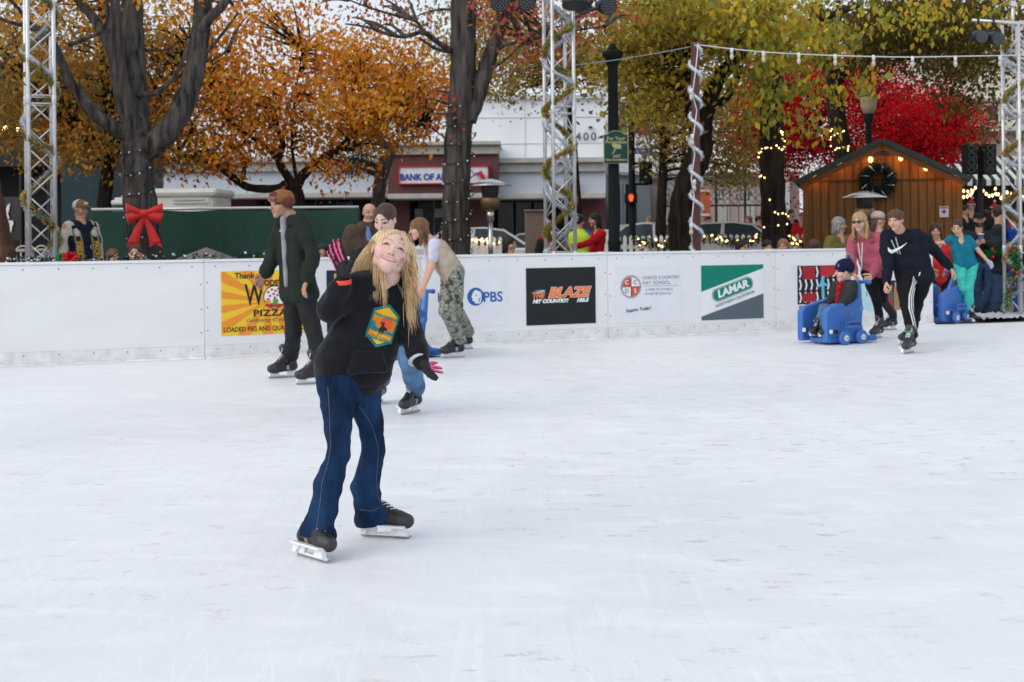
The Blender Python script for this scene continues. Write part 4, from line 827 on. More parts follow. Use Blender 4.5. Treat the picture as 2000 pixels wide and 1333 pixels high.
for dx in (-5,0,5): decal_strip(m,'trousers',dens([(1809+dx*.6,528),(1800+dx,552),(1786+dx,578),(1779+dx,602),(1779+dx,640)],4),2.3,15.5,wht,'side_stripe',.005)
# --- woman in pink
pink=cloth('pink_hoodie',(.38,.09,.13)); m=person('blond woman in pink hoodie and sunglasses leaning over a blue skating aid',17.5,(1692,466),(1712,532),-30,(1678,434,-.12,.235,-35,-5,-3),
 [((1663,507,-.05),(1670,536,-.2)),((1716,500,-.02),(1702,541,-.25))],feet=[(1712,661,-48,.25,dict(tilt=4)),(1738,645,-62,.25)],knees=[(1712,586,-.15),(1722,584,.1)],
 top=dict(m=pink,hood=True,ru=.066,re=.058,rw=.05,tw=[(0,.14,.08),(.3,.12,.11),(.7,.09,.105),(1.0,.09,.11)]),legs=dict(m=blackc,th=.085,kn=.056,an=.045,amp=.002),
 hairs=dict(style='long',col=(.42,.27,.14),length=1.35,n=160),skin=(.66,.40,.31),face=dict(smile=.8,eyes=False),curl=1.0,dd=((-.1,-.5,-.6),(-.5,-.6,-.3)))
L=m['L'];h=m['hh'];ax=np.array(m['hf'])
part('sunglasses',surf([ell(L(-.135,.375,.035),A(.12,.04,.085)*h,ax),ell(L(.135,.375,.035),A(.12,.04,.085)*h,ax),cap(L(-.05,.4,.06),L(.05,.4,.06),.02*h),cap(L(-.25,.33,.05),L(-.33,0,.04),.02*h),cap(L(.25,.33,.05),L(.33,0,.04),.02*h)],.005,.008),mat('black_gloss',(.008,.008,.01),rough=.12,spec=.6),m['root'],True)
cord(m,MC['cord'],[[P(1676,475,17.22),P(1678,492,17.2),P(1681,512,17.2)],[P(1684,474,17.22),P(1684,500,17.18),P(1682,530,17.2)]],.005)
# --- blue skating aid
bl=mat('aid_blue',(.045,.16,.50),rough=.42,var=.06,vs=3,spec=.45,bump=.05,bs=90); bl2=mat('aid_blue_light',(.08,.25,.62),rough=.4,var=.05); tire=bl; hub=mat('hub_white',(.7,.72,.68),rough=.4)
def aid(o,yaw,label):
    t=thing('skating_aid',label,'skating aid',o,'blue plastic skating aids'); S,Fw,U=frame(yaw); W=lambda x,y,z:np.array(o)+S*x+Fw*y+U*z; pc_=lambda x,y,z:W(x,y,z)
    # x across, y forward, z up ; side walls stand at x = +-.22
    side=[(.38,.03),(.38,.37),(.33,.43),(-.12,.53),(-.19,.505),(-.21,.42),(-.19,.22),(-.22,.14),(-.22,.06),(-.18,.03)]
    for sx in (-1,1):
        mb=MB(); mb.prism([(a,b) for a,b in side],W(sx*.20,0,0)-S*.045,Fw,U,.09); o_=part('side_wall',mb,bl,t,bevel=.018)
        xo=sx*.247
        for yy in (.17,-.12):
            mb=MB(); mb.lathe(W(xo-sx*.01,yy,.08),[(.078,-.03),(.08,-.02),(.08,.006),(.075,.014),(.05,.018),(.02,.014)],28,[Fw,U*1.0,S*sx]); wl=part('wheel',mb,bl,t); auto(wl); xo-=sx*.016
            mb=MB(); mb.lathe(W(xo+sx*.02,yy,.08),[(.034,0),(.034,.008),(.026,.010)],20,[Fw,U,S*sx]); part('hub_cap',mb,hub,wl)
            mb=MB(); mb.lathe(W(xo+sx*.031,yy,.08),[(.008,0),(.008,.004)],10,[Fw,U,S*sx]); part('axle',mb,dark,wl)
        mb=MB(); mb.box(W(sx*.246,.05,.235),(.006,.24,.075),np.array([S,Fw,U])); part('name_plate',mb,mat('aid_plate',(.05,.18,.55),rough=.45),o_,bevel=.004)
        text('ZAMBONI',.045,W(sx*.2495,.05,.238),-Fw*sx if sx>0 else Fw,U,mat('aid_letter',(.02,.06,.25),rough=.5),o_,bold=.001,xs=1.15)
        mb=MB(); mb.box(W(sx*.22,.374,.16),(.05,.01,.045),np.array([S,Fw,U])); mb.box(W(sx*.247,.335,.16),(.008,.075,.045),np.array([S,Fw,U]),mi=1); part('lamp_sticker',mb,[mat('aid_white',(.6,.65,.7)),blk],o_)
    mb=MB(); mb.box(W(0,.02,.05),(.32,.66,.05),np.array([S,Fw,U])); part('floor_pan',mb,bl,t,bevel=.012)
    part('seat',surf([cap(W(-.12,-.06,.24),W(.12,-.06,.24),.05),cap(W(-.12,.06,.22),W(.12,.06,.22),.045),cap(W(-.12,-.14,.26),W(.12,-.14,.42),.04),cap(W(.12,-.14,.26),W(-.12,-.14,.42),.04)],.014,.03),bl,t,True)
    part('push_tower',surf([cap(W(-.10,-.19,.42),W(-.03,-.26,.70),.045,.03),cap(W(.10,-.19,.42),W(.03,-.26,.70),.045,.03),cap(W(-.12,-.17,.40),W(.12,-.17,.40),.05)],.012,.03),bl2,t,True)
    part('handle',surf([cap(W(-.19,-.27,.71),W(.19,-.27,.71),.021),cap(W(-.19,-.27,.71),W(-.16,-.27,.71),.026),cap(W(.19,-.27,.71),W(.16,-.27,.71),.026)],.008,.01),bl,t,True)
    mb=MB()
    for sx in(-1,1): mb.prism([(-.223,.02),(-.223,.15),(-.28,.09),(-.42,.085),(-.42,.02)],W(sx*.20,0,0)-S*.04,Fw,U,.08)
    mb.box(W(0,-.36,.052),(.318,.1,.064),np.array([S,Fw,U])); part('rear_skid',mb,bl,t,bevel=.01)
    return t,W,S,Fw,U
AO=G(1643,670.5); AY=-58
t,W,S,Fw,U=aid(AO,AY,'blue plastic skating aid with wheels, carrying the seated child on the ice')
aid(G(788,699),-62,'blue plastic skating aid mostly hidden behind the waving girl and the pale teenager')
aid(G(1852,630),-48,'blue plastic skating aid standing at the rink entrance behind the girl in turquoise')
# --- seated child
hipc=W(0,-.04,.34)
def px(w): # back to photo point
    Y=w[1]; u=w[0]*F/Y; v=(w[2]-CH)*F/Y; c,s=math.cos(ROLL),math.sin(ROLL); return (HX+u*c-v*s,HY-(u*s+v*c))
shc=W(0,-.07,.665); YC=hipc[1]
def jp(w): a=px(w); return (a[0],a[1],w[1]-YC)
m=person('small child in navy bobble beanie and dark jacket, seated in a blue skating aid',YC,jp(shc),jp(hipc),AY-6,(*jp(W(.02,-.03,.835)),.24,-88,-6,0),
 [(jp(W(-.13,.0,.53)),jp(W(-.10,.12,.43))),(jp(W(.125,.0,.53)),jp(W(.10,.13,.43)))],feet=[('shoe',A(*W(-.07,.30,0)[:2],.0),AY),('shoe',A(*W(.07,.30,0)[:2],.0),AY)] if False else [(*px(A(*W(-.075,.31,0)[:2],0)),AY,.20,dict(lift=.085)),(*px(A(*W(.075,.31,0)[:2],0)),AY,.20,dict(lift=.085))],
 knees=[jp(W(-.08,.19,.40)),jp(W(.08,.19,.40))],top=dict(m=cloth('child_jacket',(.035,.038,.042)),name='jacket',ru=.08,re=.07,rw=.06,tw=[(0,.11,.09),(.4,.09,.12),(.85,.05,.12)],collar=True),
 legs=dict(m=ldenim,th=.095,kn=.08,an=.07),hairs=dict(style='short',col=(.35,.22,.12),n=0),skin=(.68,.42,.34),sw=.30,hw=.15,hand=.75,mn='person',res=.011)
L=m['L'];h=m['hh'];fr=m['hf'];ax=np.array(fr)
o_=part('beanie',surf([ell(L(0,-.09,.22),A(.42,.49,.42)*h,ax),ell(L(0,.56,-.3),A(.5,.4,.36)*h,ax,True,.01),ell(L(0,-.1,-.55),A(.6,.7,.38)*h,ax,True,.01),('c',L(-.2,-.28,.12),L(.2,-.28,.12),.22*h,.22*h)],.008,.01,disp=wrk(.003,90,5,(1,1,.2))),cloth('beanie_navy',(.01,.016,.06),bump=.8,bs=80),m['root'],True)
part('beanie_crown',surf([ell(L(0,-.22,.53),A(.24,.26,.12)*h,ax)],.008),cloth('beanie_maroon',(.08,.015,.02),bump=.8),o_,True)
def rf(r,i):
    c=L(.0,-.34,.68); d=nrm(r.normal(size=3)); return [c,c+d*.02,c+d*r.uniform(.035,.05)]
mm,cv=strands(420,rf,.0035,seed=8,colf=lambda r:[(.02,.2,.06),(.3,.5,.7),(.6,.6,.65),(.02,.06,.3)][r.integers(4)]); part('bobble',mm,mat('wool_coloured',vcol=True,rough=.9),o_,False,col=cv)
part('shirt_front',surf([cap(m['nb']+m['Fw']*.055-A(0,0,.01),m['hpm']+m['Fw']*.10+A(0,0,.12),.045,.02)],.01,.02),cloth('red_check',(.35,.015,.02),vs=40,var=.7),m['root'],True)
# --- girl in turquoise at the entrance
tl=cloth('teal_tee',(.01,.16,.24)); tq=cloth('turquoise_leggings',(.06,.52,.44))
m=person('dark-haired girl in teal T-shirt and turquoise trousers with arms stretched out',19.95,(1874,467),(1886,518),10,(1869,446,-.06,.215,-24,-18,-4),
 [((1846,474,.0),(1826,476,.0)),((1912,491,.0),(1929,510,-.05))],feet=[(1874,626,35,.24),(1897,630,15,.24)],knees=[(1880,562),(1893,562)],
 top=dict(m=tl,short=True,name='tshirt',f=1.,ru=.062,tw=[(0,.12,.07),(.4,.10,.095),(.95,.105,.10)]),legs=dict(m=tq,th=.088,kn=.07,an=.085),hairs=dict(style='tied',col=(.05,.025,.02),n=0),skin=(.60,.36,.26),sw=.31,hw=.19,hand=.85,gloves=(None,cloth('lilac_glove',(.55,.45,.65))),res=.011,hres=.006)
# --- girl behind the aid at the entrance
person('girl with long dark hair and red top, behind the girl in the teal T-shirt',21.4,(1832,478),(1836,545),0,(1827,452,-.05,.22,-10,-8,0),[((1812,505),(1822,528,-.2)),((1852,505),(1848,528,-.2))],
 feet=[('shoe',G(1826,620),0),('shoe',G(1846,620),0)],top=dict(m=cloth('red_top',(.5,.03,.03))),legs=dict(m=blackc),hairs=dict(style='long',col=(.035,.018,.012),length=1.1,n=60),skin=(.52,.31,.22),sw=.33,hres=.007)
# ---------------------------------------------------------------- trees
bark=mat('bark_grey',(.075,.068,.062),rough=.95,var=.75,vs=11,bump=1.,bs=14,st=(1.3,1.3,.16),spec=.1); barkd=mat('bark_dark',(.026,.021,.018),rough=.95,var=.6,vs=10,bump=1.,bs=14,st=(1.3,1.3,.16),spec=.1)
leafm=mat('leaf',rough=.65,vcol=True,trans=.45,var=.12,vs=3,spec=.2)
def leaves(cent,sizes,cols,r,droop=.55,asp=.55):
    n=len(cent); a=r.normal(size=(n,3)); a[:,2]-=droop*1.6; a/=np.linalg.norm(a,axis=1,keepdims=True)
    b=np.cross(a,r.normal(size=(n,3))); b/=np.linalg.norm(b,axis=1,keepdims=True); nn=np.cross(a,b); s=sizes[:,None]
    V=np.stack([cent-a*s*.5,cent+b*s*asp*.5-a*s*.08+nn*s*.10,cent+a*s*.5,cent-b*s*asp*.5-a*s*.08+nn*s*.10],1).reshape(-1,3)
    k=np.arange(n)[:,None]*4; Fc=np.concatenate([k+np.array([0,1,2]),k+np.array([0,2,3])]); return V,Fc,np.repeat(cols,4,axis=0)
def crown(parent,blobs,pal,size,nl=28,spread=.35,seed=0,limbs=None,twm=None,droop=.55,asp=.55,twr=.02,flat=.6):
    r=np.random.default_rng(seed); pc=np.array([p[:3] for p in pal]); pw=np.array([p[3] for p in pal],float); pw/=pw.sum(); cs=[];cc=[];ss=[];tips=[]
    for (x,y,rx,ry,Y,dy,nc) in blobs:
        c0=P(x,y,Y); k=Y/F
        for _ in range(nc):
            d=nrm(r.normal(size=3)); q=r.random()**.42; c=c0+A(d[0]*rx*k,d[1]*dy,d[2]*ry*k)*q
            if c[2]<1.9 and Y<60: c[2]=1.9+r.random()*.5
            tips.append(c); m=max(3,int(nl*r.uniform(.5,1.4))); sp=spread*r.uniform(.6,1.3)
            o=r.normal(size=(m,3))*A(sp,sp,sp*flat); cs.append(c+o); base=pc[r.choice(len(pc),p=pw)]
            pick=pc[r.choice(len(pc),size=m,p=pw)]; mixw=r.random((m,1))*.55; cc.append((base*(1-mixw)+pick*mixw)*r.uniform(.72,1.28,(m,1))); ss.append(size*r.uniform(.6,1.25,m))
    V,Fc,col=leaves(np.concatenate(cs),np.concatenate(ss),np.concatenate(cc),r,droop,asp)
    part('crown',(V,Fc),leafm,parent,col=col)
    if limbs is not None:
        mb=MB(); LP=np.array(limbs)
        for c in tips:
            if r.random()<.6:
                d=np.linalg.norm(LP-c,axis=1)+np.where(LP[:,2]>c[2]+.3,2.,0); j=d.argmin()
                if d[j]<1.8: a=LP[j]; mid=lerp(a,c,.5)+A(0,0,.12*d[j])+r.normal(size=3)*.12; mb.tube(bez([a,mid,c],6),[twr*1.6,twr*1.3,twr,twr*.8,twr*.5,twr*.25],5,cap=False)
        if mb.n: part('twigs',mb,twm or barkd,parent,True)
def spline(pts,n=6):
    p=[np.array(q,float) for q in pts]; p=[2*p[0]-p[1]]+p+[2*p[-1]-p[-2]]; out=[]
    for i in range(1,len(p)-2):
        for k in range(n):
            t=k/n; a,b,c,d=p[i-1],p[i],p[i+1],p[i+2]; out.append(.5*((2*b)+(-a+c)*t+(2*a-5*b+4*c-d)*t*t+(-a+3*b-3*c+d)*t**3))
    out.append(p[-2]); return np.array(out)
def tree(name,label,Y,trunks,blobs,pal,size,group='park trees',m=None,seed=1,base=None,**k):
    """trunks: list of (points (x,y,dy), r0, r1) measured in the photo"""
    r=np.random.default_rng(seed); t0=trunks[0][0][0]; b=P(t0[0],t0[1],Y); t=thing(name,label,'tree',(b[0],b[1],-.03),group); mb=MB(); LP=[]
    for i,(pts,r0,r1) in enumerate(trunks):
        w=[P(q[0],q[1],Y+(q[2] if len(q)>2 else 0)) for q in pts]
        if i==0 and w[0][2]>-.03: w=[A(w[0][0],w[0][1],-.1)]+w
        s=spline(w,6); n=len(s); rr=np.linspace(r0,r1,n)*(1+.05*np.sin(np.arange(n)*1.7+i))
        if i==0: rr[:3]*=A(1.25,1.15,1.06)
        mb.tube(s,rr,14,cap=True); LP+=[p for p in s if p[2]>2.2]
    V,Fc,_=mb.data(); f=wrk(.02,3,seed,(1,1,.3)); part('trunk',mb,m or bark,t,True)
    if blobs: crown(t,blobs,pal,size,seed=seed,limbs=LP or None,twm=m or bark,**k)
    return t
OR=[(.78,.33,.03,5),(.70,.24,.025,3),(.80,.45,.05,3),(.45,.12,.02,2),(.30,.22,.04,1),(.60,.12,.05,1)]
OL=[(.28,.21,.05,3),(.40,.27,.05,2),(.18,.15,.04,2),(.38,.22,.04,1)]
YG=[(.45,.42,.05,3),(.62,.44,.04,3),(.30,.34,.06,3),(.60,.30,.03,1.5),(.13,.17,.03,2)]
DO=[(.11,.085,.02,3),(.17,.12,.025,2),(.08,.075,.02,2),(.22,.14,.03,1)]
RD=[(.68,.008,.02,4),(.55,.006,.012,3),(.62,.015,.03,2),(.30,.006,.01,1)]
PK_=[(.55,.12,.08,3),(.50,.06,.04,2),(.55,.22,.08,2),(.35,.15,.06,1)]
c3=lambda *a:[(x*.405,y*.405,*(z or [])) for x,y,*z in a]
tree('big_tree','large grey-barked tree with four spreading limbs, red bow on its trunk',18.6,[
 (c3((700,1245),(690,1100),(668,900),(662,760),(655,640)),.235,.20),
 (c3((665,680,.0),(655,560,.1),(648,400,.2),(640,200,.3),(636,0,.4),(634,-200,.4)),.19,.13),
 (c3((650,690),(625,560,-.1),(585,420,-.15),(560,250,-.2),(545,60,-.2),(530,-160,-.3)),.13,.09),
 (c3((640,670),(540,610,-.2),(440,535,-.3),(370,430,-.3),(310,340,-.4),(250,210,-.5),(150,120,-.6)),.10,.05),
 (c3((585,380,-.1),(530,230,-.1),(465,110,0),(395,20,0),(330,-80,0)),.08,.055),
 (c3((660,750),(750,690,-.1),(850,575,-.1),(915,430,0),(955,250,.1),(975,80,.2),(985,-150,.3)),.17,.11),
 (c3((968,150,.1),(1010,90,0),(1070,30,0),(1130,-50,0)),.075,.05),
 (c3((670,460),(760,445,-.2),(840,370,-.3),(890,270,-.3),(910,190,-.2)),.04,.02),
 (c3((690,240,.3),(800,240,.3),(900,190,.3),(1000,290,.4),(1100,250,.4)),.02,.01),
 (c3((980,270,.1),(1060,180,0),(1150,60,0)),.03,.015),(c3((330,220,-.4),(480,160,-.4),(540,120,-.2)),.03,.02)],
 [(330,-30,260,60,18.6,2.5,26),(60,-10,120,60,18.6,2,14)],OR,.10,nl=20,spread=.28,seed=4)
tree('twin_trunk_tree','grey tree wrapped in a wire of small lights, its trunk forking above the bank sign',21,[
 ([(892,505),(891,400),(893,300),(899,220),(904,150),(905,60),(905,-60)],.215,.19),
 ([(912,235),(930,195),(944,148),(963,92),(985,30),(1010,-50)],.14,.09),
 ([(880,100,-.1),(850,80,-.3),(825,64,-.5),(790,72,-.6),(760,68,-.7),(715,53,-.9),(674,47,-1)],.045,.012),
 ([(828,65,-.5),(812,42,-.6),(770,30,-.8),(720,15,-1),(680,0,-1)],.03,.01),([(878,102),(850,95,-.4),(820,75,-.6)],.03,.02),
 ([(962,100),(1000,85,-.3),(1050,75,-.5),(1110,62,-.7),(1180,52,-.9)],.03,.012),([(948,140),(985,118,-.2),(1040,70,-.4),(1100,50,-.4)],.025,.012)],
 [(1050,60,130,70,21,1.8,46),(740,20,130,40,21,1.5,20),(970,20,70,40,21,1.5,12),(860,200,40,50,21,.8,6),(1180,20,60,45,21,1.5,14)],PK_,.095,nl=16,spread=.22,seed=9)
t_or=tree('orange_tree','low spreading tree full of orange leaves, in front of the bank building',27,[
 ([(583,470),(582,410),(577,372)],.17,.15),
 ([(580,385),(560,362),(540,369),(485,366),(447,341),(416,318),(385,312,-.3),(350,300,-.5)],.10,.04),
 ([(577,372),(590,345),(620,318),(668,287),(696,252),(730,225),(790,215)],.11,.03),([(577,372),(565,350),(545,316),(552,280),(540,230),(560,150)],.10,.03),
 ([(665,290),(690,292),(692,275)],.05,.03),([(474,352),(478,315),(470,290),(500,250)],.05,.02),([(545,316),(520,290),(480,260),(430,220),(400,170)],.05,.015),([(700,250),(760,228),(830,245),(870,270)],.035,.012),([(580,360),(570,280),(575,200),(590,100)],.04,.012),([(712,232),(708,190),(700,160)],.03,.01),([(712,230),(740,200),(760,190)],.03,.01)],
 [(600,190,250,120,27,2.8,215),(460,235,120,105,27,2.2,105),(750,215,120,95,27,2.2,105),(420,110,120,100,27,2.4,60),(700,110,120,60,27,2,55),(400,310,60,30,26.6,1.2,20),(640,335,80,22,26.6,1,11),(830,170,50,100,27,1.5,34),(500,20,130,50,27,2,40)],OR,.115,nl=30,spread=.30,seed=12,m=barkd,twr=.018)
tree('autumn_tree','tree with dull olive and orange leaves behind the left lighting tower',26,[([(205,470),(204,400),(210,340),(215,250),(205,120),(200,0)],.16,.08),([(212,300),(160,240),(110,190),(50,150)],.07,.02),([(210,260),(270,200),(330,160),(370,80)],.06,.02)],
 [(100,120,190,130,26,2.4,230),(60,250,120,80,26,2,95),(180,290,60,45,25.5,1.2,36),(300,130,80,170,26,2,120),(330,260,60,70,26,1.5,50)],OL+[(.60,.22,.03,3.)],.11,nl=30,spread=.30,seed=21,m=barkd)
tree('mid_tree','slender grey tree with dark green needles, between the orange tree and the bank sign',31,[([(734,440),(738,400),(745,345),(757,310),(770,282)],.17,.13),([(760,300),(745,270),(718,232),(700,180)],.06,.02),([(770,285),(800,240),(830,190)],.06,.02)],
 [(690,300,45,45,31,1.,40),(720,260,60,40,31,1.2,26)],[(.03,.055,.04,3),(.05,.07,.04,1)],.10,nl=36,spread=.26,seed=23,m=bark,asp=.3)
tree('leaning_tree','dark tree with a thick limb leaning right, behind the tinsel-wrapped post',24,[([(1334,505),(1331,430),(1340,370),(1362,310),(1374,270)],.24,.20),([(1370,290),(1352,210),(1345,130),(1335,40),(1330,-40)],.14,.10),([(1372,280),(1378,225),(1400,160),(1440,112),(1490,60),(1540,10)],.16,.08),([(1380,215),(1420,190),(1450,130)],.08,.05)],
 [(1290,60,150,80,23.5,2.2,130),(1400,40,120,60,23.5,2.2,80),(1275,190,60,70,24,1.5,40),(1220,130,60,60,24,1.5,44)],OL+YG[:2],.12,nl=26,spread=.32,seed=31,m=barkd)
tree('golden_tree','far tree with dull gold leaves hanging low, left of the tinsel-wrapped post',33,[([(1290,470),(1292,400),(1296,300),(1290,180)],.15,.08)],
 [(1305,215,70,90,33,2.5,100),(1300,300,45,30,33,2,16),(1430,320,60,50,34,2,60),(1410,230,50,80,34,2,50)],OL+[(.40,.24,.05,2)],.12,nl=30,spread=.36,seed=35,m=barkd)
tree('golden_tree','far tree with brownish gold leaves behind the middle lighting tower',34,[([(1130,470),(1120,300),(1100,100)],.14,.08)],
 [(1010,90,110,90,34,2.5,105),(1110,130,90,65,34,2,80),(1000,170,70,30,33.5,2,28),(1180,110,40,50,34,2,20)],OL+[(.40,.24,.05,2)],.12,nl=28,spread=.34,seed=37,m=barkd)
tree('lit_tree','thick dark trunk with fairy lights left of the wooden hut, green and yellow leaves',25.5,[([(1514,505),(1511,420),(1508,330),(1507,240),(1506,150),(1502,40),(1500,-40)],.235,.20),([(1506,150),(1540,90),(1600,40),(1680,10)],.10,.05)],
 [(1480,50,160,65,22.5,2.,100),(1600,85,110,60,22.5,1.6,50),(1480,145,90,32,22.5,1.,26),(1545,190,75,28,22.5,.8,12),(1650,170,60,26,22.5,.8,9),(1500,225,45,25,22.5,.6,9),(1570,255,40,20,22.5,.6,6),(1300,20,100,40,22.5,1.5,36),(1800,30,150,40,22.5,2,20)],YG,.13,nl=17,spread=.24,seed=41,m=barkd,droop=1.1,asp=.62)
tree('lit_tree','dark trunk with two rings of fairy lights, rising behind the roof of the wooden hut',31,[([(1658,500),(1655,400),(1645,290),(1634,225),(1628,160),(1612,90),(1590,10)],.22,.17),([(1630,170),(1680,110),(1760,60),(1850,20)],.10,.05)],
 [(1790,75,190,65,29,2.5,220),(1880,50,130,60,29,2.2,110),(1890,135,100,35,28,1.6,50),(1940,240,35,35,27,1,7),(1700,40,160,50,29,2.5,110),(1900,190,60,22,28,1.5,16)],DO+[(.25,.2,.03,.8)],.12,nl=30,spread=.34,seed=43,m=barkd)
tree('red_maple','bright crimson maple behind the wooden hut',36,[([(1745,480),(1742,400),(1735,330),(1725,240),(1700,150)],.14,.08),([(1742,340),(1800,280),(1860,250)],.07,.03),([(1740,350),(1640,290),(1540,250)],.07,.03)],
 [(1700,250,150,95,36,3.,330),(1495,225,72,100,36,2.5,230),(1550,300,60,50,36,1.5,70),(1470,250,45,70,36,2,70),(1590,390,26,30,35.5,.8,5),(1840,255,75,55,36,2.,130),(1800,230,110,70,37,2.,170),(1620,165,150,70,36,2.5,230),(1480,160,30,40,36,1.2,24),(1790,300,80,40,36,2,60)],RD,.08,nl=44,spread=.26,seed=47,m=barkd,asp=.7)
tree('street_tree','small brown trunk at the far left edge beside the coffee house',17.5,[([(12,520),(4,470),(-4,420),(-20,330),(-40,200)],.14,.08)],[(-60,120,100,90,17.5,1.5,16)],OL,.1,nl=18,seed=51,m=mat('bark_brown',(.10,.05,.03),rough=.95,var=.4,vs=6,bump=.8,bs=12,st=(1.6,1.6,.3)))
for i,(x,y,rx,ry,Y,n_) in enumerate(((-150,120,260,160,58,150),(950,60,150,70,62,90),(1330,110,200,130,66,180),(1960,80,200,110,62,150),(330,330,120,60,60,30))):
    tree('park_tree',['tall dark olive tree far behind the coffee house','pale olive tree far behind the bank roof','broad olive tree far behind the tinsel-wrapped post','dark olive tree far behind the right lighting tower','dark shrub-like tree low behind the left bank wall'][i],Y,[([(x,500),(x+5,350),(x,150)],.3,.12)],[(x,y,rx,ry,Y,5,n_)],DO if i!=1 else OL,.22,nl=34,spread=.8,seed=60+i,m=barkd)
# ---------------------------------------------------------------- buildings
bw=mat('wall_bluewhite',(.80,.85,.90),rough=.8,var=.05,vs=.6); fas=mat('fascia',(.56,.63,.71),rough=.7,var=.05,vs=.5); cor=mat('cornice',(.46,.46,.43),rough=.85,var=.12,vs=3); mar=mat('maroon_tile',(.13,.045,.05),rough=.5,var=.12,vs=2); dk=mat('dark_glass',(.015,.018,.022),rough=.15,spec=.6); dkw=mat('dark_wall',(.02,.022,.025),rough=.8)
def bpart(name,rects,m,t,bevel=0):
    mb=MB()
    for r in rects: mb.pb(*r)
    return part(name,mb,m,t,bevel=bevel)
b=thing('bank_building','long white bank with a grey cornice, maroon block and blue lettered sign','building',P(850,525,53)*A(1,1,0))
bpart('upper_wall',[(170,196,1181,330,53,12)],bw,b); bpart('parapet_cap',[(168,190,1183,197,52.8,12.4)],mat('cap',(.55,.58,.6),rough=.8),b)
gm=MB()
for y in (233,284): gm.pb(170,y-.6,1181,y+.6,52.97,.05)
for x in (300,500,1025): gm.pb(x-.5,198,x+.5,308,52.97,.05)
part('panel_joint',gm,mat('joint',(.58,.63,.67)),b)
bpart('cornice',[(170,308,757,318,50.2,3),(170,318,757,336,50.4,2.6),(974,308,1183,318,50.2,3),(974,318,1183,336,50.4,2.6)],cor,b,.02)
bpart('fascia',[(170,336,757,378,50.6,2),(974,336,1183,378,50.6,2)],fas,b); bpart('canopy_edge',[(170,378,757,388,50.3,3),(757,378,974,388,49.6,3),(974,378,1183,388,50.3,3)],cor,b,.02)
bpart('sign_block',[(757,302,974,378,49.8,3)],mar,b); bpart('sign_block_cap',[(752,276,978,284,49.4,3.8),(756,284,975,302,49.6,3.4)],cor,b,.03)
bpart('column',[(430,388,500,525,52,.8)],mar,b); bpart('column',[(760,388,800,525,52,.8)],mar,b); bpart('column',[(915,388,960,525,52,.8)],mar,b); bpart('column',[(1125,388,1183,525,52,.8)],mar,b)
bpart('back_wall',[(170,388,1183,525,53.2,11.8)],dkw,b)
for x in (520,590,660,820,850,975,1010,1045): f_=bpart('window',[(x,395,x+26,515,53.0,.15)],dk,b); bpart('window_frame',[(x-2,393,x,517,52.95,.2),(x+26,393,x+28,517,52.95,.2)],mat('frame_grey',(.16,.18,.2)),f_)
bpart('notice',[(810,408,826,425,52.9,.03)],mat('notice_paper',(.45,.47,.5)),b); bpart('notice',[(848,408,864,425,52.9,.03)],MC['notice_paper'],b)
sg_=bpart('bank_sign',[(780,326,953,358,49.6,.18)],mat('sign_white',(.72,.76,.80),rough=.4),b); bpart('sign_border',[(778,324,955,326.3,49.55,.22),(778,357.7,955,360,49.55,.22),(778,326.3,780.3,357.7,49.55,.22),(952.7,326.3,955,357.7,49.55,.22)],red,sg_)
text('BANK OF AMERICA',.31,P(849,346.5,49.58),A(1,0,0),A(0,0,1),mat('bankblue',(.02,.05,.35),rough=.5),sg_,bold=.010,xs=.90)
def poly_at(pts,Y,m,name,parent,th=.01): return part(name,MB().prism([(0,0)]*0 or [((P(x,y,Y)-P(pts[0][0],pts[0][1],Y))@A(1,0,0),(P(x,y,Y)-P(pts[0][0],pts[0][1],Y))@A(0,0,1)) for x,y in pts],P(pts[0][0],pts[0][1],Y),A(1,0,0),A(0,0,1),th),m,parent)
for k,cc in enumerate((red,blu,red)): poly_at([(922+k*5,346-k*3),(930+k*5,337-k*2),(944+k*2,341+k*3.5),(949,344+k*4),(940,342+k*4),(930+k*3,343-k*0)],49.5-.02*k,cc,'flag_stripe',sg_)
text('400',.42,P(1144.5,268,52.9),A(1,0,0),A(0,0,1),mat('numgrey',(.12,.13,.15)),b,bold=.008,spc=1.35); bpart('wall_lamp',[(1150,247,1157,250,52.8,.2)],dkw,b)
# coffee house on the left
b=thing('coffee_house','dark coffee house with a white cup emblem on its window at far left','building',P(60,520,30)*A(1,1,0)); tealp=mat('teal_paint',(.012,.045,.06),rough=.6)
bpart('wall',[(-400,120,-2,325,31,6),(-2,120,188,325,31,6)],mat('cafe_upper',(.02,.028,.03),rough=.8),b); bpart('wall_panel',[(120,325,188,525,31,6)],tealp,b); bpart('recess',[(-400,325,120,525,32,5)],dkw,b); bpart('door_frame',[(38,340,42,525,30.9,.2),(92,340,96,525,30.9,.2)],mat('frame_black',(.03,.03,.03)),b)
cup=bpart('window',[(-2,385,38,470,30.9,.08)],dk,b)
poly_at([(6,431),(25,431),(27,437),(24,444),(22,455),(18,447),(14,456),(11,447),(7,442)],30.85,wht,'cup_emblem',cup); poly_at([(14,428),(10,415),(14,402),(20,397),(18,410),(16,418),(19,428)],30.85,wht,'steam_emblem',cup)
bulbm=mat('bulb_warm',(1,.75,.4),emit=(1,.55,.2),es=9); 
ch=thing('chandelier','warm lit chandelier glowing inside the coffee house at far left','lamp',P(22,262,31.5),None)
f_=MB(); f_.tube([P(22,200,30.8),P(22,246,30.8)],.02); f_.lathe(P(22,250,30.8),[(.34,-.01),(.35,0),(.34,.01)],20); part('ring',f_,dkw,ch)
for k in range(8):
    a=k*math.pi/4; part('bulb',MB().ball(P(22,249,30.8)+A(.34*math.cos(a),.34*math.sin(a),-.05),.055,8,6),bulbm,ch,True)
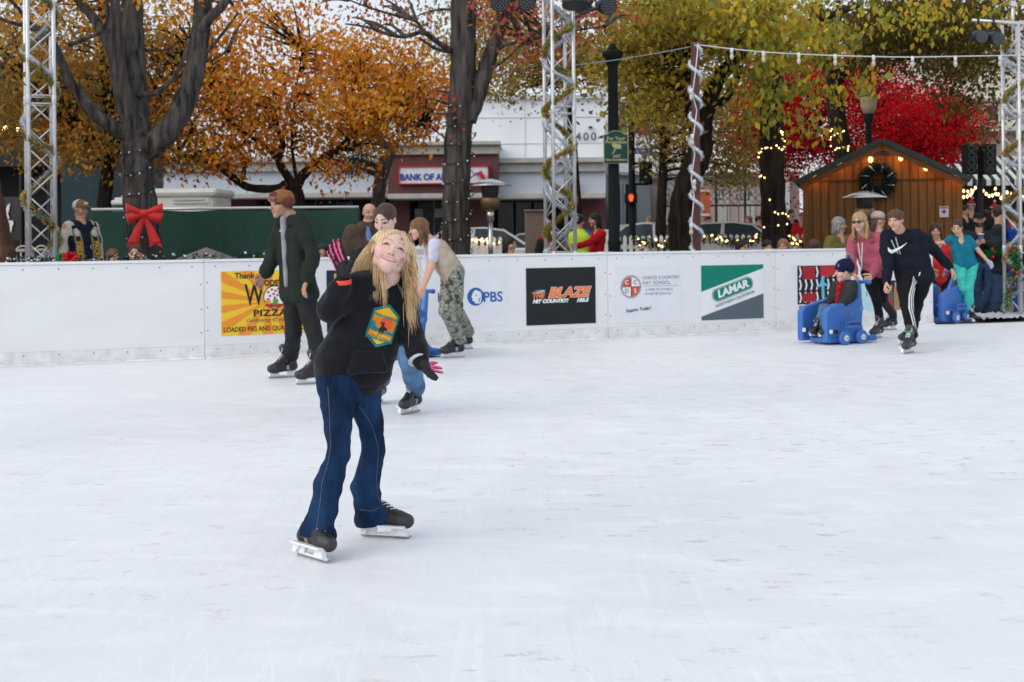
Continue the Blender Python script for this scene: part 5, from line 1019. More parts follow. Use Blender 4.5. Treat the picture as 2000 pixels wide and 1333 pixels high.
# distant offices in the middle
b=thing('office_building','pale grey office building between the bank and the chain-link fence','building',P(1250,520,60)*A(1,1,0)); pg=mat('pale_grey',(.55,.62,.64),rough=.8,var=.06,vs=.5)
bpart('wall',[(1188,60,1330,340,62,10)],mat('office_upper',(.75,.79,.80),rough=.8),b); bpart('lower_wall',[(1188,340,1330,525,61,11)],pg,b); bpart('ledge',[(1186,336,1332,342,60.6,1)],cor,b)
for x in (1190,1222): f_=bpart('window',[(x,360,x+22,500,60.9,.2)],dk,b); bpart('window_frame',[(x-2,358,x,502,60.8,.3),(x+22,358,x+24,502,60.8,.3)],pg,f_)
for k in range(3): bpart('window',[(1200+k*40,90,1222+k*40,150,61.9,.2)],dk,b); bpart('window',[(1200+k*40,200,1222+k*40,260,61.9,.2)],dk,b)
b=thing('pink_building','low pinkish building with pale shutters behind the chain-link fence','building',P(1430,520,56)*A(1,1,0))
bpart('wall',[(1290,345,1562,525,57,9)],mat('pinkish',(.50,.40,.37),rough=.85,var=.12,vs=.7),b); bpart('roof_edge',[(1286,336,1566,345,56.6,10)],cor,b)
for x in (1300,1345,1400,1450): f_=bpart('shutter',[(x,325 if x<1310 else 372,x+24,395 if x<1310 else 440,56.9,.15)],mat('shutter',(.5,.5,.46)),b)
bpart('white_pillar',[(1531,345,1543,525,56.5,.5)],mat('pillar_white',(.6,.62,.62)),b)
# right building with striped awning
crm=mat('cream_wall',(.68,.66,.58),rough=.8,var=.06,vs=.6)
b=thing('corner_shop','cream corner building with a tall dark window and a green and white striped awning','building',P(1950,520,45)*A(1,1,0))
bpart('wall',[(1800,30,2150,258,45,10)],crm,b); bpart('string_course',[(1798,190,2152,198,44.7,10.6),(1798,246,2152,256,44.6,10.8)],mat('trim_cream',(.60,.58,.52),rough=.8),b,.02)
bpart('sign_band',[(1800,258,2150,306,45.1,9.8)],mat('band_beige',(.42,.37,.29),rough=.8),b)
for x in (1926,2006): f_=bpart('window',[(x,209,x+24,266,44.9,.2)],dk,b); bpart('window_frame',[(x-3,206,x,268,44.8,.3),(x+24,206,x+27,268,44.8,.3),(x-3,203,x+27,206,44.8,.3),(x,236,x+24,238,44.8,.12)],MC['trim_cream'],f_)
for x in (1846,1880): f_=bpart('window',[(x,70,x+18,150,44.9,.2)],dk,b)
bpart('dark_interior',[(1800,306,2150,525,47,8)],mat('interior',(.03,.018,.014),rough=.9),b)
text('The',.42,P(1868,290,45.05),A(1,0,0),A(0,0,1),mat('sign_brown',(.05,.035,.03)),b,bold=.004,shear=.1)
y0,y1=P(1900,306,45)[2],P(1900,352,43.2)[2]; xa,xb=P(1815,320,45)[0],P(2060,320,45)[0]; n_=28; mb=MB()
for k in range(n_):
    u0=lerp(xa,xb,k/n_);u1=lerp(xa,xb,(k+1)/n_); mb.add([(u0,44.9,y0),(u1,44.9,y0),(u1,43.0,y1),(u0,43.0,y1),(u0,43.0,y1-.18),(u1,43.0,y1-.18),(u0,44.9,y0-.02),(u1,44.9,y0-.02),(u1,43.02,y1-.02),(u0,43.02,y1-.02)],[(0,1,2,3),(3,2,5,4),(6,9,8,7)],k%2)
part('awning',mb,[mat('awning_white',(.62,.62,.58),rough=.8),mat('awning_green',(.012,.03,.022),rough=.8)],b)
# ---------------------------------------------------------------- wooden hut
YH=26.; NH=set(bpy.data.objects); wood=mat('hut_wood',(.165,.075,.018),rough=.75,var=.28,vs=3,bump=.3,bs=14,st=(6,6,.5)); roofm=mat('roof_green',(.022,.04,.036),rough=.7,var=.2,vs=6)
b=thing('wooden_hut','brown wooden market hut with green gabled roof, lit bulbs and a wreath','hut',P(1722,500,YH)*A(1,1,0))
lw,rw_=P(1572,400,YH)[0],P(1872,400,YH)[0]; ez=P(1572,352,YH)[2]; rz=P(1722,281,YH)[2]; cx=P(1722,300,YH)[0]; D_=3.4
ezr=P(1872,350,YH)[2]
mb=MB(); mb.prism([(lw,0),(rw_,0),(rw_,ezr),(cx,rz),(lw,ez)],A(0,YH,0),A(1,0,0),A(0,0,1),-D_); part('wall',mb,wood,b)
gm=MB(); k=0; x=lw+.02
while x<rw_-.05:
    zt=lerp(ez,rz,(x-lw)/(cx-lw)) if x<cx else lerp(rz,ezr,(x-cx)/(rw_-cx)); gm.box(A(x+.008,YH-.006,(zt-.06)/2),(.016,.014,zt-.06)); x+=.145; k+=1
part('board_grooves',gm,mat('wood_groove',(.085,.036,.011),rough=.9),b)
part('belt_rail',MB().box(A((lw+rw_)/2,YH-.014,P(1722,352,YH)[2]),(rw_-lw,.02,.03)),MC['wood_groove'],b)
part('corner_trim',MB().box(A(lw+.04,YH-.02,ez/2),(.09,.03,ez-.02)),wood,b); part('corner_trim',MB().box(A(rw_-.04,YH-.02,ezr/2),(.09,.03,ezr-.02)),wood,b)
for sx,xe,ze in ((-1,lw-.12,ez-.09),(1,rw_+.12,ezr-.07)):
    d=A(xe-cx,0,ze-rz); up_=nrm(A(-d[2]*sx,0,d[0]*sx)); mb=MB(); a=A(cx,0,rz+.0); mb.prism([(0,0),(np.linalg.norm(d),0),(np.linalg.norm(d),.09),(0,.09)] if sx>0 else [(0,0),(0,.09),(np.linalg.norm(d),.09),(np.linalg.norm(d),0)],A(cx,YH-.28,rz),nrm(d),up_,(-1 if sx>0 else 1)*(D_+.5)); part('roof',mb,roofm,b)
    mb=MB(); mb.prism([(0,-.11),(np.linalg.norm(d)-.05,-.11),(np.linalg.norm(d)-.05,-.003),(0,-.003)],A(cx,YH-.24,rz),nrm(d),up_,.03*(-1 if sx>0 else 1)); part('barge_board',mb,mat('barge',(.16,.06,.02),rough=.8,var=.2),b)
vt=MB(); vt.pb(1702,290,1739,306,YH-.03,.03); o_=part('vent',vt,mat('vent_dark',(.03,.03,.035)),b)
vs_=MB(); [vs_.pb(1703,291.5+i*3,1738,292.8+i*3,YH-.045,.02) for i in range(5)]; part('vent_slats',vs_,mat('vent_slat',(.07,.07,.08)),o_)
sgn=solo('notice_sign',MB().pb(1831,404,1848,425,YH-.03,.012),mat('notice_pale',(.50,.55,.62),rough=.5),'small pale notice on the right side of the hut wall','sign')
sgt=part('heading',MB().pb(1832.5,405.5,1846.5,408,YH-.033,.004),blu,sgn); part('no_symbol',MB().lathe(P(1839.5,414,YH-.034),[(.035,-.002),(.035,.002),(.024,.002),(.024,-.002)],20,[A(1,0,0),A(0,0,1),A(0,-1,0)]),red,sgn)
em=mat('hut_bulb',(1,.5,.2),emit=(1,.30,.07),es=14)
for i,(x,y) in enumerate(((1599,346),(1648,321),(1704,312),(1761,309),(1808,329),(1866,349))):
    t=thing('light_bulb','%s lit orange bulb under the hut gable, counted from the left'%['first','second','third','fourth','fifth','sixth'][i],'light bulb',P(x,y,YH-.12),'bulbs on the hut gable')
    part('glass',MB().ball(P(x,y,YH-.12),(.04,.04,.052),12,8),em,t,True); part('socket',MB().lathe(P(x,y-5.5,YH-.12),[(.018,-.03),(.022,.02),(.012,.035)],10),dkw,t)
    l_=bpy.data.lights.new('bulb_light','POINT'); l_.energy=2.4; l_.color=(1,.42,.12); l_.shadow_soft_size=.04; lo_=bpy.data.objects.new('bulb_light',l_); C.objects.link(lo_); lo_.location=tuple(P(x,y,YH-.19))
# wreath
wc=P(1718,353,YH-.16); w_=thing('wreath','dark green wreath with silver ribbon hanging on the hut wall','wreath',wc); r=np.random.default_rng(5); n=2600; a=r.uniform(0,2*np.pi,n); rr=.235+r.normal(0,.05,n); c=wc+np.stack([rr*np.cos(a),r.normal(0,.045,n),rr*np.sin(a)],1)
V,Fc,col=leaves(c,r.uniform(.06,.12,n),np.array([.02,.045,.035])*r.uniform(.4,1.8,(n,1)),r,0,.16); part('needles',(V,Fc),leafm,w_,col=col)
part('ring',MB().tube([wc+A(.235*math.cos(t),0,.235*math.sin(t)) for t in np.linspace(0,2*math.pi,33)],.035,8),mat('ring_green',(.012,.022,.016),rough=.9),w_,True)
silver=mat('silver_tinsel',(.74,.78,.84),rough=.3,metal=.35,var=.3,vs=60)
for k in range(8):
    t=k*math.pi/4+.3; part('ribbon',MB().tube(bez([wc+A(.17*math.cos(t),-.04,.17*math.sin(t)),wc+A(.25*math.cos(t+.1),-.09,.25*math.sin(t+.1)),wc+A(.31*math.cos(t+.2),-.03,.31*math.sin(t+.2))],6),.009,6),silver,w_,True)

HR=Matrix.Translation((cx,YH,0))@Matrix.Rotation(-math.atan(.235),4,'Z')@Matrix.Translation((-cx,-YH,0))   # the hut faces the rink: turn it, with all that hangs on it
bpy.context.view_layer.update()
for o_ in set(bpy.data.objects)-NH:
    if o_.parent is None: o_.matrix_world=HR@o_.matrix_world
# ---------------------------------------------------------------- lighting towers, posts, decorations
def tinsel(name,parent,path,rad,n,m,seed=0,ln=1.,cols=None,label=None,top=None):
    r=np.random.default_rng(seed); p=np.array(path); k=len(p); u=r.uniform(0,k-1.001,n); i=u.astype(int); f=(u-i)[:,None]; c=p[i]*(1-f)+p[i+1]*f
    d=r.normal(size=(n,3)); d/=np.linalg.norm(d,axis=1,keepdims=True); t=p[i+1]-p[i]; t/=np.linalg.norm(t,axis=1,keepdims=True)+1e-9; b=np.cross(d,t); b/=np.linalg.norm(b,axis=1,keepdims=True)+1e-9
    L_=rad*r.uniform(.7,1.2,(n,1)); w_=rad*.13; V=np.stack([c-b*w_,c+b*w_,c+d*L_+b*w_*.5+t*L_*.3,c+d*L_-b*w_*.5+t*L_*.3],1).reshape(-1,3); q=np.arange(n)[:,None]*4; Fc=np.concatenate([q+np.array([0,1,2]),q+np.array([0,2,3])])
    col=None
    if cols is not None: col=np.repeat(np.array(cols)[r.integers(len(cols),size=n)]*r.uniform(.6,1.4,(n,1)),4,axis=0)
    if parent is None: return solo(name,(V,Fc),m,label,top[0],top[1],col=col)
    return part(name,(V,Fc),m,parent,label=label,col=col)
gold=mat('gold_tinsel',rough=.35,metal=.15,vcol=True,var=.2,vs=80); GC=[(.60,.38,.10),(.75,.50,.15),(.15,.45,.08),(.45,.07,.03),(.30,.17,.05),(.12,.35,.08)]
def truss(name,label,c,size,rot,z0,z1,sil_t,gold_t,seed):
    t=thing(name,label,'lighting tower',(c[0],c[1],0),'aluminium lighting towers'); cr,sr=math.cos(rot),math.sin(rot); cs=[A(c[0]+size/2*(sx*cr-sy*sr),c[1]+size/2*(sx*sr+sy*cr),0) for sx,sy in((-1,-1),(1,-1),(1,1),(-1,1))]; Z=A(0,0,1)
    for q in cs:
        mb=MB(); mb.tube([q+Z*z0,q+Z*z1],.026,12); 
        for zz in np.arange(z0+1.0,z1,2.): mb.lathe(q+Z*zz,[(.027,-.06),(.031,-.05),(.031,.05),(.027,.06)],12)
        part('upright',mb,alum,t,True)
    for i in range(4):
        a,b=cs[i],cs[(i+1)%4]; mb=MB(); z=z0+.08; k=i%2; st=.29
        while z+st<z1: mb.tube([(a if k%2==0 else b)+Z*z,(b if k%2==0 else a)+Z*(z+st)],.0095,8); z+=st; k+=1
        for zz in list(np.arange(z0+.95,z1,2.))+list(np.arange(z0+1.05,z1,2.)): mb.tube([a+Z*zz,b+Z*zz],.0095,8)
        part('lattice',mb,alum,t,True)
    part('base_plate',MB().box(A(c[0],c[1],z0+.01),(size+.2,size+.2,.02),[[cr,sr,0],[-sr,cr,0],[0,0,1]]),alum,t)
    for nm,(ph,tz,za,zb),m,n,cc in (('silver_tinsel',sil_t,silver,1500,None),('gold_tinsel',gold_t,gold,2600,GC)):
        za_=max(za,z0); T=np.linspace(0,1,160); R=size*.64; path=[A(c[0]+R*math.cos(ph+2*math.pi*tz*u),c[1]+R*math.sin(ph+2*math.pi*tz*u),lerp(za_,zb,u)+.03*math.sin(9*u*tz)) for u in T]
        L_=(zb-za_)*1.0; o=tinsel('tinsel',None,path,.058 if cc else .05,int(n*abs(tz)*1.3),m,seed,cols=cc,label='%s tinsel wound round the %s'%('silver' if nm[0]=='s' else 'green and gold',label.split(' lighting')[0].replace('aluminium ','')+' lighting tower'),top=('tinsel','tinsel wound round the lighting towers'))
        part('core',MB().tube(path,.014,6),m if cc is None else mat('gold_core',(.4,.27,.07),rough=.5),o,True)
    return t,cs
c=P(80,420,17.4); truss('lighting_tower','left aluminium lighting tower behind the rink board, beside the capped man',c,.30,.42,0,6.,(2.6,-4.6,1.0,5.2),(1.4,-4.3,1.2,5.0),1)
c=P(1094,420,19.6); truss('lighting_tower','middle aluminium lighting tower above the black radio poster',c,.31,.35,0,6.2,(3.4,-5.2,1.0,5.6),(.6,5.6,1.0,5.6),2)
c=P(1991,420,21.2); truss('lighting_tower','right aluminium lighting tower at the rink entrance',c,.31,.5,0,4.35,(2.9,-5.2,.2,4.),(0.,4.6,.5,4.1),3)
sp=A(1,.0,0)
def parcan(c,aim,label,group='stage lights on the towers',r=.12):
    f=nrm(np.array(aim,float)); s=nrm(np.cross(f,A(0,0,1))); u=np.cross(s,f); ax=[s,u,f] if False else [s,np.cross(f,s),f]
    t=thing('stage_light',label,'stage light',c,group)
    part('housing',MB().lathe(np.array(c),[(.05,-.14),(r*.75,-.13),(r*.95,-.02),(r,.09),(r,.12),(r*.93,.12)],24,ax),mat('lamp_black',(.018,.02,.024),rough=.45),t,True)
    ln=part('lens',MB().lathe(np.array(c),[(r*.92,.10),(r*.92,.112)],24,ax),mat('lens_grey',(.16,.22,.26),rough=.3,spec=.6),t)
    mb=MB()
    for i in range(3):
        for k in range(4+6*i): a=2*math.pi*k/(4+6*i); mb.ball(np.array(c)+f*.113+(s*math.cos(a)+np.cross(f,s)*math.sin(a))*r*(.2+.28*i),.010,6,4)
    part('led_lenses',mb,mat('led',(.35,.42,.46),rough=.2),ln)
    mb=MB(); mb.tube([np.array(c)+s*r*1.15,np.array(c)+s*r*1.15+A(0,0,.12),np.array(c)+A(0,0,.2),np.array(c)-s*r*1.15+A(0,0,.12),np.array(c)-s*r*1.15],.012,6); mb.tube([np.array(c)+A(0,0,.19),np.array(c)+A(0,0,.27)],.02,8); part('yoke',mb,MC['lamp_black'],t,True)
def bar(a,b,label): t=thing('cross_bar',label,'pipe',(a+b)/2); part('pipe',MB().tube([a,b],.024,12),alum,t,True); part('clamp',MB().box(b,(.07,.09,.08)),alum,t,bevel=.01)
bar(P(955,-28,19.4),P(1205,-24,19.4),'aluminium pipe across the top of the middle lighting tower')
for x,y,aim in ((978,2,(-.1,-1,-.5)),(1028,1,(.1,-1,-.4)),(1137,8,(.1,-1,-.4)),(1182,12,(.35,-1,-.2))): parcan(P(x,y,19.3),aim,'stage light %s'%{978:'far left on the middle tower pipe',1028:'just left of the middle tower',1137:'just right of the middle tower',1182:'far right on the middle tower pipe'}[x])
parcan(P(1125,-4,19.0),(0,-.2,-1),'large black lamp pointing down in front of the middle tower',r=.19)
bar(P(1899,40,21.),P(2030,48,21.),'aluminium pipe reaching left from the right lighting tower'); bar(P(1978,60,21.15),P(1978,8,21.15),'short upright pipe on top of the right lighting tower')
parcan(P(1911,72,20.9),(.15,-1,-.15),'left stage light under the right tower pipe',r=.10); parcan(P(1941,75,20.9),(.25,-1,-.2),'right stage light under the right tower pipe',r=.10)
# tinsel-wrapped brown post with string lights
pt=P(1357,80,19.9); pb_=P(1349,495,19.9); t=thing('wooden_post','brown post carrying the end of the string of bulbs','post',(pb_[0],19.9,0))
mb=MB(); mb.box(A(pt[0],19.9,pt[2]/2-.02),(.105,.105,pt[2]),[[1,0,0],[0,1,0],[0,0,1]]); part('shaft',mb,mat('post_brown',(.11,.045,.04),rough=.7,var=.25,vs=6,bump=.2,bs=20,st=(3,3,.4)),t,bevel=.008); part('base_block',MB().box(A(pt[0],19.9,.05),(.3,.3,.1)),MC['post_brown'],t,bevel=.01)
path=[A(pt[0]+.075*math.cos(a),19.9+.075*math.sin(a),lerp(.9,pt[2]-.08,u)) for u,a in zip(np.linspace(0,1,200),np.linspace(0,-2*math.pi*8.2,200))]
o=tinsel('tinsel',None,path,.042,6000,silver,6,label='silver tinsel spiralling up the brown wooden post',top=('tinsel','tinsel wound round the lighting towers')); part('core',MB().tube(path,.026,6),silver,o,True)
wcord=mat('white_cord',(.72,.74,.76),rough=.5); glass=mat('bulb_clear',(.55,.50,.42),rough=.08,spec=.8)
def festoon(name,label,pts,bulbs,Y,lit=None,r=.008,bs=1.,cat='string lights',grp=None,tilt=None):
    t=thing(name,label,cat,pts[0],grp); part('cord',MB().tube(pts,r,6),wcord if lit is None else dkw,t,True)
    for i,p in enumerate(bulbs):
        sk=part('socket',MB().lathe(p,[(.018*bs,.02*bs),(.026*bs,0),(.022*bs,-.055*bs),(.012*bs,-.058*bs)],10),wcord if lit is None else dkw,t,True)
        gl=part('bulb',MB().lathe(p,[(.015*bs,-.055*bs),(.028*bs,-.09*bs),(.03*bs,-.11*bs),(.018*bs,-.14*bs),(.003*bs,-.15*bs)],12),glass if lit is None else lit,t,True)
        if lit is None: part('filament',MB().tube([p-A(0,0,.075*bs),p-A(0,0,.12*bs)],.007,5),mat('filament_warm',(.8,.45,.15),emit=(1,.6,.3),es=.6),gl)
a=P(1364,88,19.9); b_=P(1985,112,21.1); cp=[]
for x,y in ((1364,88),(1430,96),(1492,102),(1560,106),(1631,109),(1706,111),(1782,112),(1866,110.5),(1952,109),(2010,107)): u=(x-1364)/(1985-1364); cp.append(P(x,y,lerp(19.9,21.0,u)))
festoon('string_lights','white string of clear bulbs hanging between the brown post and the right lighting tower',list(spline(cp,5)),[P(x,y,lerp(19.9,21,(x-1364)/621)) for x,y in ((1429,97),(1491,103),(1560,106),(1631,109),(1706,111),(1782,113),(1866,112),(1953,111))],20)
dn=[P(1364,86,19.8),P(1357,150,19.8),P(1352,185,19.8),P(1361,215,19.8),P(1352,285,19.8),P(1357,300,19.8),P(1350,350,19.8),P(1356,385,19.8),P(1350,440,19.8),P(1352,480,19.8)]
festoon('string_lights','white cord of bulbs dropping down the brown post',dn,[P(1350,176,19.78),P(1352,265,19.78),P(1356,354,19.78),P(1350,440,19.78)],20)
th_=thing('cable','thin grey cable from the middle lighting tower to the brown post','cable',P(1180,122,19.8)); part('wire',MB().tube(spline([P(1120,128,19.6),P(1200,118,19.7),P(1290,103,19.8),P(1357,90,19.9)],6),.006,5),mat('cable_grey',(.3,.36,.4),rough=.4),th_,True)
# black lamp post with green sign
YL=22.; bt=P(1200,492,YL); t=thing('lamp_post','tall black fluted post carrying the green surveillance sign','lamp post',(bt[0],YL,0)); ztop=P(1196,98,YL)[2]; k_=YL/F
prof=[(.16,0),(.16,.25),(.12,.35),(.10,.9),(.095,1.1),(.105,1.15),(.09,1.2),(.085,2.5),(.075,ztop-.28),(.085,ztop-.25),(.12,ztop-.14),(.16,ztop-.1),(.16,ztop-.03),(.09,ztop)]
part('pole',MB().lathe(A(bt[0],YL,0),prof,20),mat('post_black',(.008,.012,.013),rough=.65,spec=.2),t,True); part('finial',MB().ball(A(bt[0],YL,ztop+.02),(.07,.07,.08),12,8),MC['post_black'],t,True)
sg=thing('surveillance_sign','dark green sign with gold lettering and a camera, arched top, on the black post','sign',P(1203,318,YL-.14)); z0=P(1203,319,YL-.14); w2=22.5*k_; hh=(319-264)*k_
pl=[(-w2,0),(w2,0),(w2,hh)]+[(w2*.78,hh)]+[(w2*.62*math.cos(a),hh+ .045*math.sin(a)+.01) for a in np.linspace(0,math.pi,12)]+[(-w2*.78,hh),(-w2,hh)]
gs=mat('sign_green',(.008,.055,.04),rough=.45); gl=mat('sign_gold',(.50,.52,.25),rough=.5)
part('rim',MB().prism([(x*1.06,(y-hh/2)*1.035+hh/2) for x,y in pl],z0,A(1,0,0),A(0,0,1),.014),gl,sg); part('panel',MB().prism(pl,z0-A(0,.015,0),A(1,0,0),A(0,0,1),.008),gs,sg)
tx=lambda s,x,y,sz,**k:text(s,sz*k_,P(x,y,YL-.165)*A(1,0,1)+A(0,YL-.166,0),A(1,0,0),A(0,0,1),gl,sg,bold=.0015,**k)
tx('For Your',1203,271,9.5); tx('Protection',1203,278,9.5); tx('24/7',1204,306,8.5); tx('Video Surveillance',1203,312.5,5.6)
cm=MB(); cm.prism([(a*k_,b*k_) for a,b in((-9,7),(-7,11),(8,9),(9,8),(9,1),(-1,1),(-5,3))],P(1204,292,YL-.165),A(1,0,0),A(0,0,1),.003); cm.prism([(a*k_,b*k_) for a,b in((-5,1),(-1,0),(-4,-6),(-8,-9),(-9,-7),(-5,-4))],P(1204,292,YL-.165),A(1,0,0),A(0,0,1),.003); part('camera_symbol',cm,gl,sg)
# acorn street lamp behind the hut
YA=30.; q=P(1697,275,YA); t=thing('street_lamp','acorn street lamp with a cream globe rising behind the wooden hut','street lamp',(q[0],YA,0)); zt=P(1697,172,YA)[2]; s_=YA/F
part('pole',MB().lathe(A(q[0],YA,0),[(.14,0),(.12,.5),(.07,.7),(.065,zt-.75),(.1,zt-.68),(.12,zt-.55)],16),MC['post_black'],t,True)
part('globe',MB().lathe(A(q[0],YA,0),[(.10,zt-.56),(.155,zt-.42),(.17,zt-.28),(.165,zt-.18)],20),mat('globe_cream',(.42,.36,.24),rough=.4),t,True); part('globe_cap',MB().lathe(A(q[0],YA,0),[(.175,zt-.19),(.175,zt-.15),(.12,zt-.06),(.03,zt),(.02,zt+.08)],20),mat('globe_cap',(.16,.14,.11),rough=.5),t,True)
# traffic signals
YT=34.; s_=YT/F; bx=P(1235,440,YT); t=thing('traffic_signal','dark traffic signal pole with a walk signal showing a red hand','traffic signal',(bx[0],YT,0)); blkm=MC['post_black']
part('pole',MB().lathe(A(bx[0],YT,0),[(.14,0),(.11,.2),(.085,.3),(.075,P(0,180,YT)[2]),(.03,P(0,160,YT)[2])],14),blkm,t,True)
def box_at(x0,y0,x1,y1,Y,d,m,name,par,bev=.01): return part(name,MB().pb(x0,y0,x1,y1,Y,d),m,par,bevel=bev)
hd_=box_at(1250,316,1268,362,YT-.2,.25,blkm,'signal_head',t)
for k in range(3): v=P(1262,324+k*15,YT-.2); part('visor',MB().lathe(v,[(.085,-.02),(.09,.14),(.082,.14),(.07,0)],14,[A(0,1,0),A(0,0,1),A(1,0,0)]),blkm,hd_,True)
bk=MB(); bk.tube([P(1236,320,YT),P(1252,320,YT)],.03); bk.tube([P(1236,360,YT),P(1252,360,YT)],.03); part('bracket',bk,blkm,t)
wk=box_at(1221,378,1245,397,YT-.25,.2,blkm,'walk_signal',t); poly_at([(1229,391),(1228,384),(1229,380),(1231,383),(1231.5,378.5),(1233,383),(1234.5,378.5),(1235,384),(1237,382),(1236.5,387),(1235,393),(1231,394)],YT-.27,mat('red_hand',(1,.05,.02),emit=(1,.05,.02),es=2.5),'red_hand',wk)
ss=thing('street_name_sign','blue street name sign with white letters on the traffic signal pole','sign',P(1257,295,YT-.1)); box_at(1240,289,1275,301,YT-.1,.03,mat('sign_blue',(.03,.13,.55),rough=.4),'panel',ss); text('E 4th St',.105,P(1257,295.5,YT-.11)*A(1,1,1),A(1,0,0),A(0,0,1),wht,ss,bold=.002)
for i,(x0,y0,x1,y1) in enumerate(((1247,204,1266,232),(1247,236,1266,262))): 
    t2=thing('street_banner','%s pink and white banner beside the traffic signal pole'%['upper','lower'][i],'banner',P((x0+x1)/2,y1,YT-.0),'pink banners'); box_at(x0,y0,x1,y1,YT,.02,mat('banner_pink',(.62,.15,.25),rough=.8,var=.35,vs=5),'cloth',t2,0); part('arm',MB().tube([P(1236,y0,YT),P(x1,y0,YT)],.015),blkm,t2)
# chain-link fence with privacy lattice
YC_=41.; t=thing('chain_link_fence','tall dark chain-link fence with square ornaments behind the brown post','fence',P(1400,515,YC_)*A(1,1,0)); mb=MB(); x0,x1=P(1286,400,YC_)[0],P(1512,400,YC_)[0]; za,zb=P(1400,455,YC_)[2],P(1400,342,YC_)[2]; n=0
zm=P(1400,402,YC_)[2]; step=.2; x=x0
while x<x1:
    for sg in(-1,1):
        xe=x+sg*(zb-zm); 
        a=A(x,YC_,zm); b2=A(min(max(xe,x0),x1),YC_,zm+(abs(min(max(xe,x0),x1)-x))); mb.tube([a,b2],.009,3,cap=False)
    x+=step
part('mesh_wire',mb,mat('wire_dark',(.07,.07,.06),rough=.7),t)
mb=MB(); [mb.tube([A(x,YC_,0),A(x,YC_,zm)],.014,4) for x in np.arange(x0,x1,.33)]; mb.tube([A(x0,YC_,zm),A(x1,YC_,zm)],.03,6); mb.tube([A(x0,YC_,zb),A(x1,YC_,zb)],.03,6); part('bars',mb,MC['wire_dark'],t)
for x in np.linspace(x0,x1,5): part('post',MB().tube([A(x,YC_+.03,0),A(x,YC_+.03,zb+.05)],.04,8),MC['wire_dark'],t)
for x in (1299,1405,1455):
    mb=MB(); 
    for a in (0,8,16): mb.pb(x-9+a,370,x-7.5+a,392,YC_-.1,.04); mb.pb(x-9,370+a*1.25,x+9,371.5+a*1.25,YC_-.14,.03)
    part('square_ornament',mb,mat('orn',(.05,.055,.07)),t)
for i,(x0,x1) in enumerate(((1361,1387),(1317,1326))): bn=thing('orange_banner',['wide orange banner hanging on the chain-link fence right of the leaning tree','narrow orange banner on the chain-link fence left of the leaning tree'][i],'banner',P((x0+x1)/2,425,YC_-.2)); box_at(x0,368,x1,424,YC_-.22,.02,mat('banner_orange',(.62,.14,.05),rough=.7,var=.15,vs=4),'cloth',bn,0); box_at(x0+3,403,x1-12 if i==0 else x1-3,413,YC_-.24,.015,mat('banner_dark',(.2,.05,.03)),'print',bn,0); box_at(x0+1,418,x1-1,422,YC_-.24,.015,wht,'white_strip',bn,0); box_at(x0+1,371,x1-1,375,YC_-.24,.015,wht,'white_strip',bn,0)
# white picket fence with garland and fairy lights
YP=27.; wp=mat('picket_white',(.70,.72,.74),rough=.6); t=thing('picket_fence','white picket fence draped with green garland and small lights','fence',P(1300,530,YP)*A(1,1,0))
for s0,s1 in ((918,1000),(1185,1345),(1345,1510),(1510,1668)):
    mb=MB(); x=P(s0,480,YP)[0]; xe=P(s1,480,YP)[0]; zt=P(1300,459,YP)[2]
    while x<xe: mb.prism([(-.035,.08),(.035,.08),(.035,zt-.04),(0,zt),(-.035,zt-.04)],A(x,YP,0),A(1,0,0),A(0,0,1),.018); x+=.115
    part('picket_panel',mb,wp,t); mb=MB(); xa=P(s0,480,YP)[0]
    for z in (.35,zt-.22): mb.box(A((xa+xe)/2,YP+.02,z),(xe-xa,.03,.08))
    part('rail',mb,wp,t); part('fence_post',MB().box(A(xa,YP+.03,zt/2+.05),(.1,.1,zt+.12)),wp,t,bevel=.01)
r=np.random.default_rng(8)
def garland(name,label,pts,n,rad,cols,size,balls=None,grp='garlands'):
    p=spline(pts,6); c=p[r.integers(len(p),size=n)]+r.normal(0,rad,(n,3)); V,Fc,col=leaves(c,size*r.uniform(.6,1.3,n),np.array(cols)[r.integers(len(cols),size=n)]*r.uniform(.5,1.5,(n,1)),r,0,.3); t=thing(name,label,'garland',pts[0],grp); part('sprigs',(V,Fc),leafm,t,col=col)
    if balls:
        for i in range(balls[0]): q=p[r.integers(len(p))]+r.normal(0,rad*.8,3)-A(0,rad*.8,0); part(balls[3] if len(balls)>3 else 'bauble',MB().ball(q,balls[1]*r.uniform(.7,1.2),8,6),balls[2][i%len(balls[2])],t,True)
    return t
fairy=mat('fairy_bulb',(1,.7,.35),emit=(1,.60,.25),es=4); bs_=mat('bauble_silver',(.5,.55,.62),rough=.2,metal=.8); br=mat('bauble_red',(.5,.01,.02),rough=.25)
GR=[(.015,.05,.025),(.03,.08,.03),(.02,.035,.02)]
garland('garland','green garland with lights along the fence under the tinsel-wrapped post',[P(x,y,YP-.1) for x,y in ((1240,470),(1290,478),(1330,470),(1390,464),(1440,474),(1500,462))],600,.045,GR,.10,(34,.022,[fairy],'bulb'))
garland('garland','green garland with lights on the fence between the lit tree and the hut',[P(x,y,YP-.1) for x,y in ((1510,458),(1550,470),(1590,482),(1630,478),(1660,464))],480,.05,GR,.10,(20,.022,[fairy],'bulb'))
garland('garland','string of small warm lights on the fence beside the patio heater',[P(x,y,YP-.1) for x,y in ((918,470),(945,468),(970,474),(1000,468))],60,.03,GR,.05,(16,.02,[fairy],'bulb'))
bz=lambda x:BP[2]+(BP[3]-BP[2])*0
def behind(px_,py,dy=.35): p,ux,nn=onb(px_,max(py,530)); Y=p[1]+dy; return P(px_,py,Y)
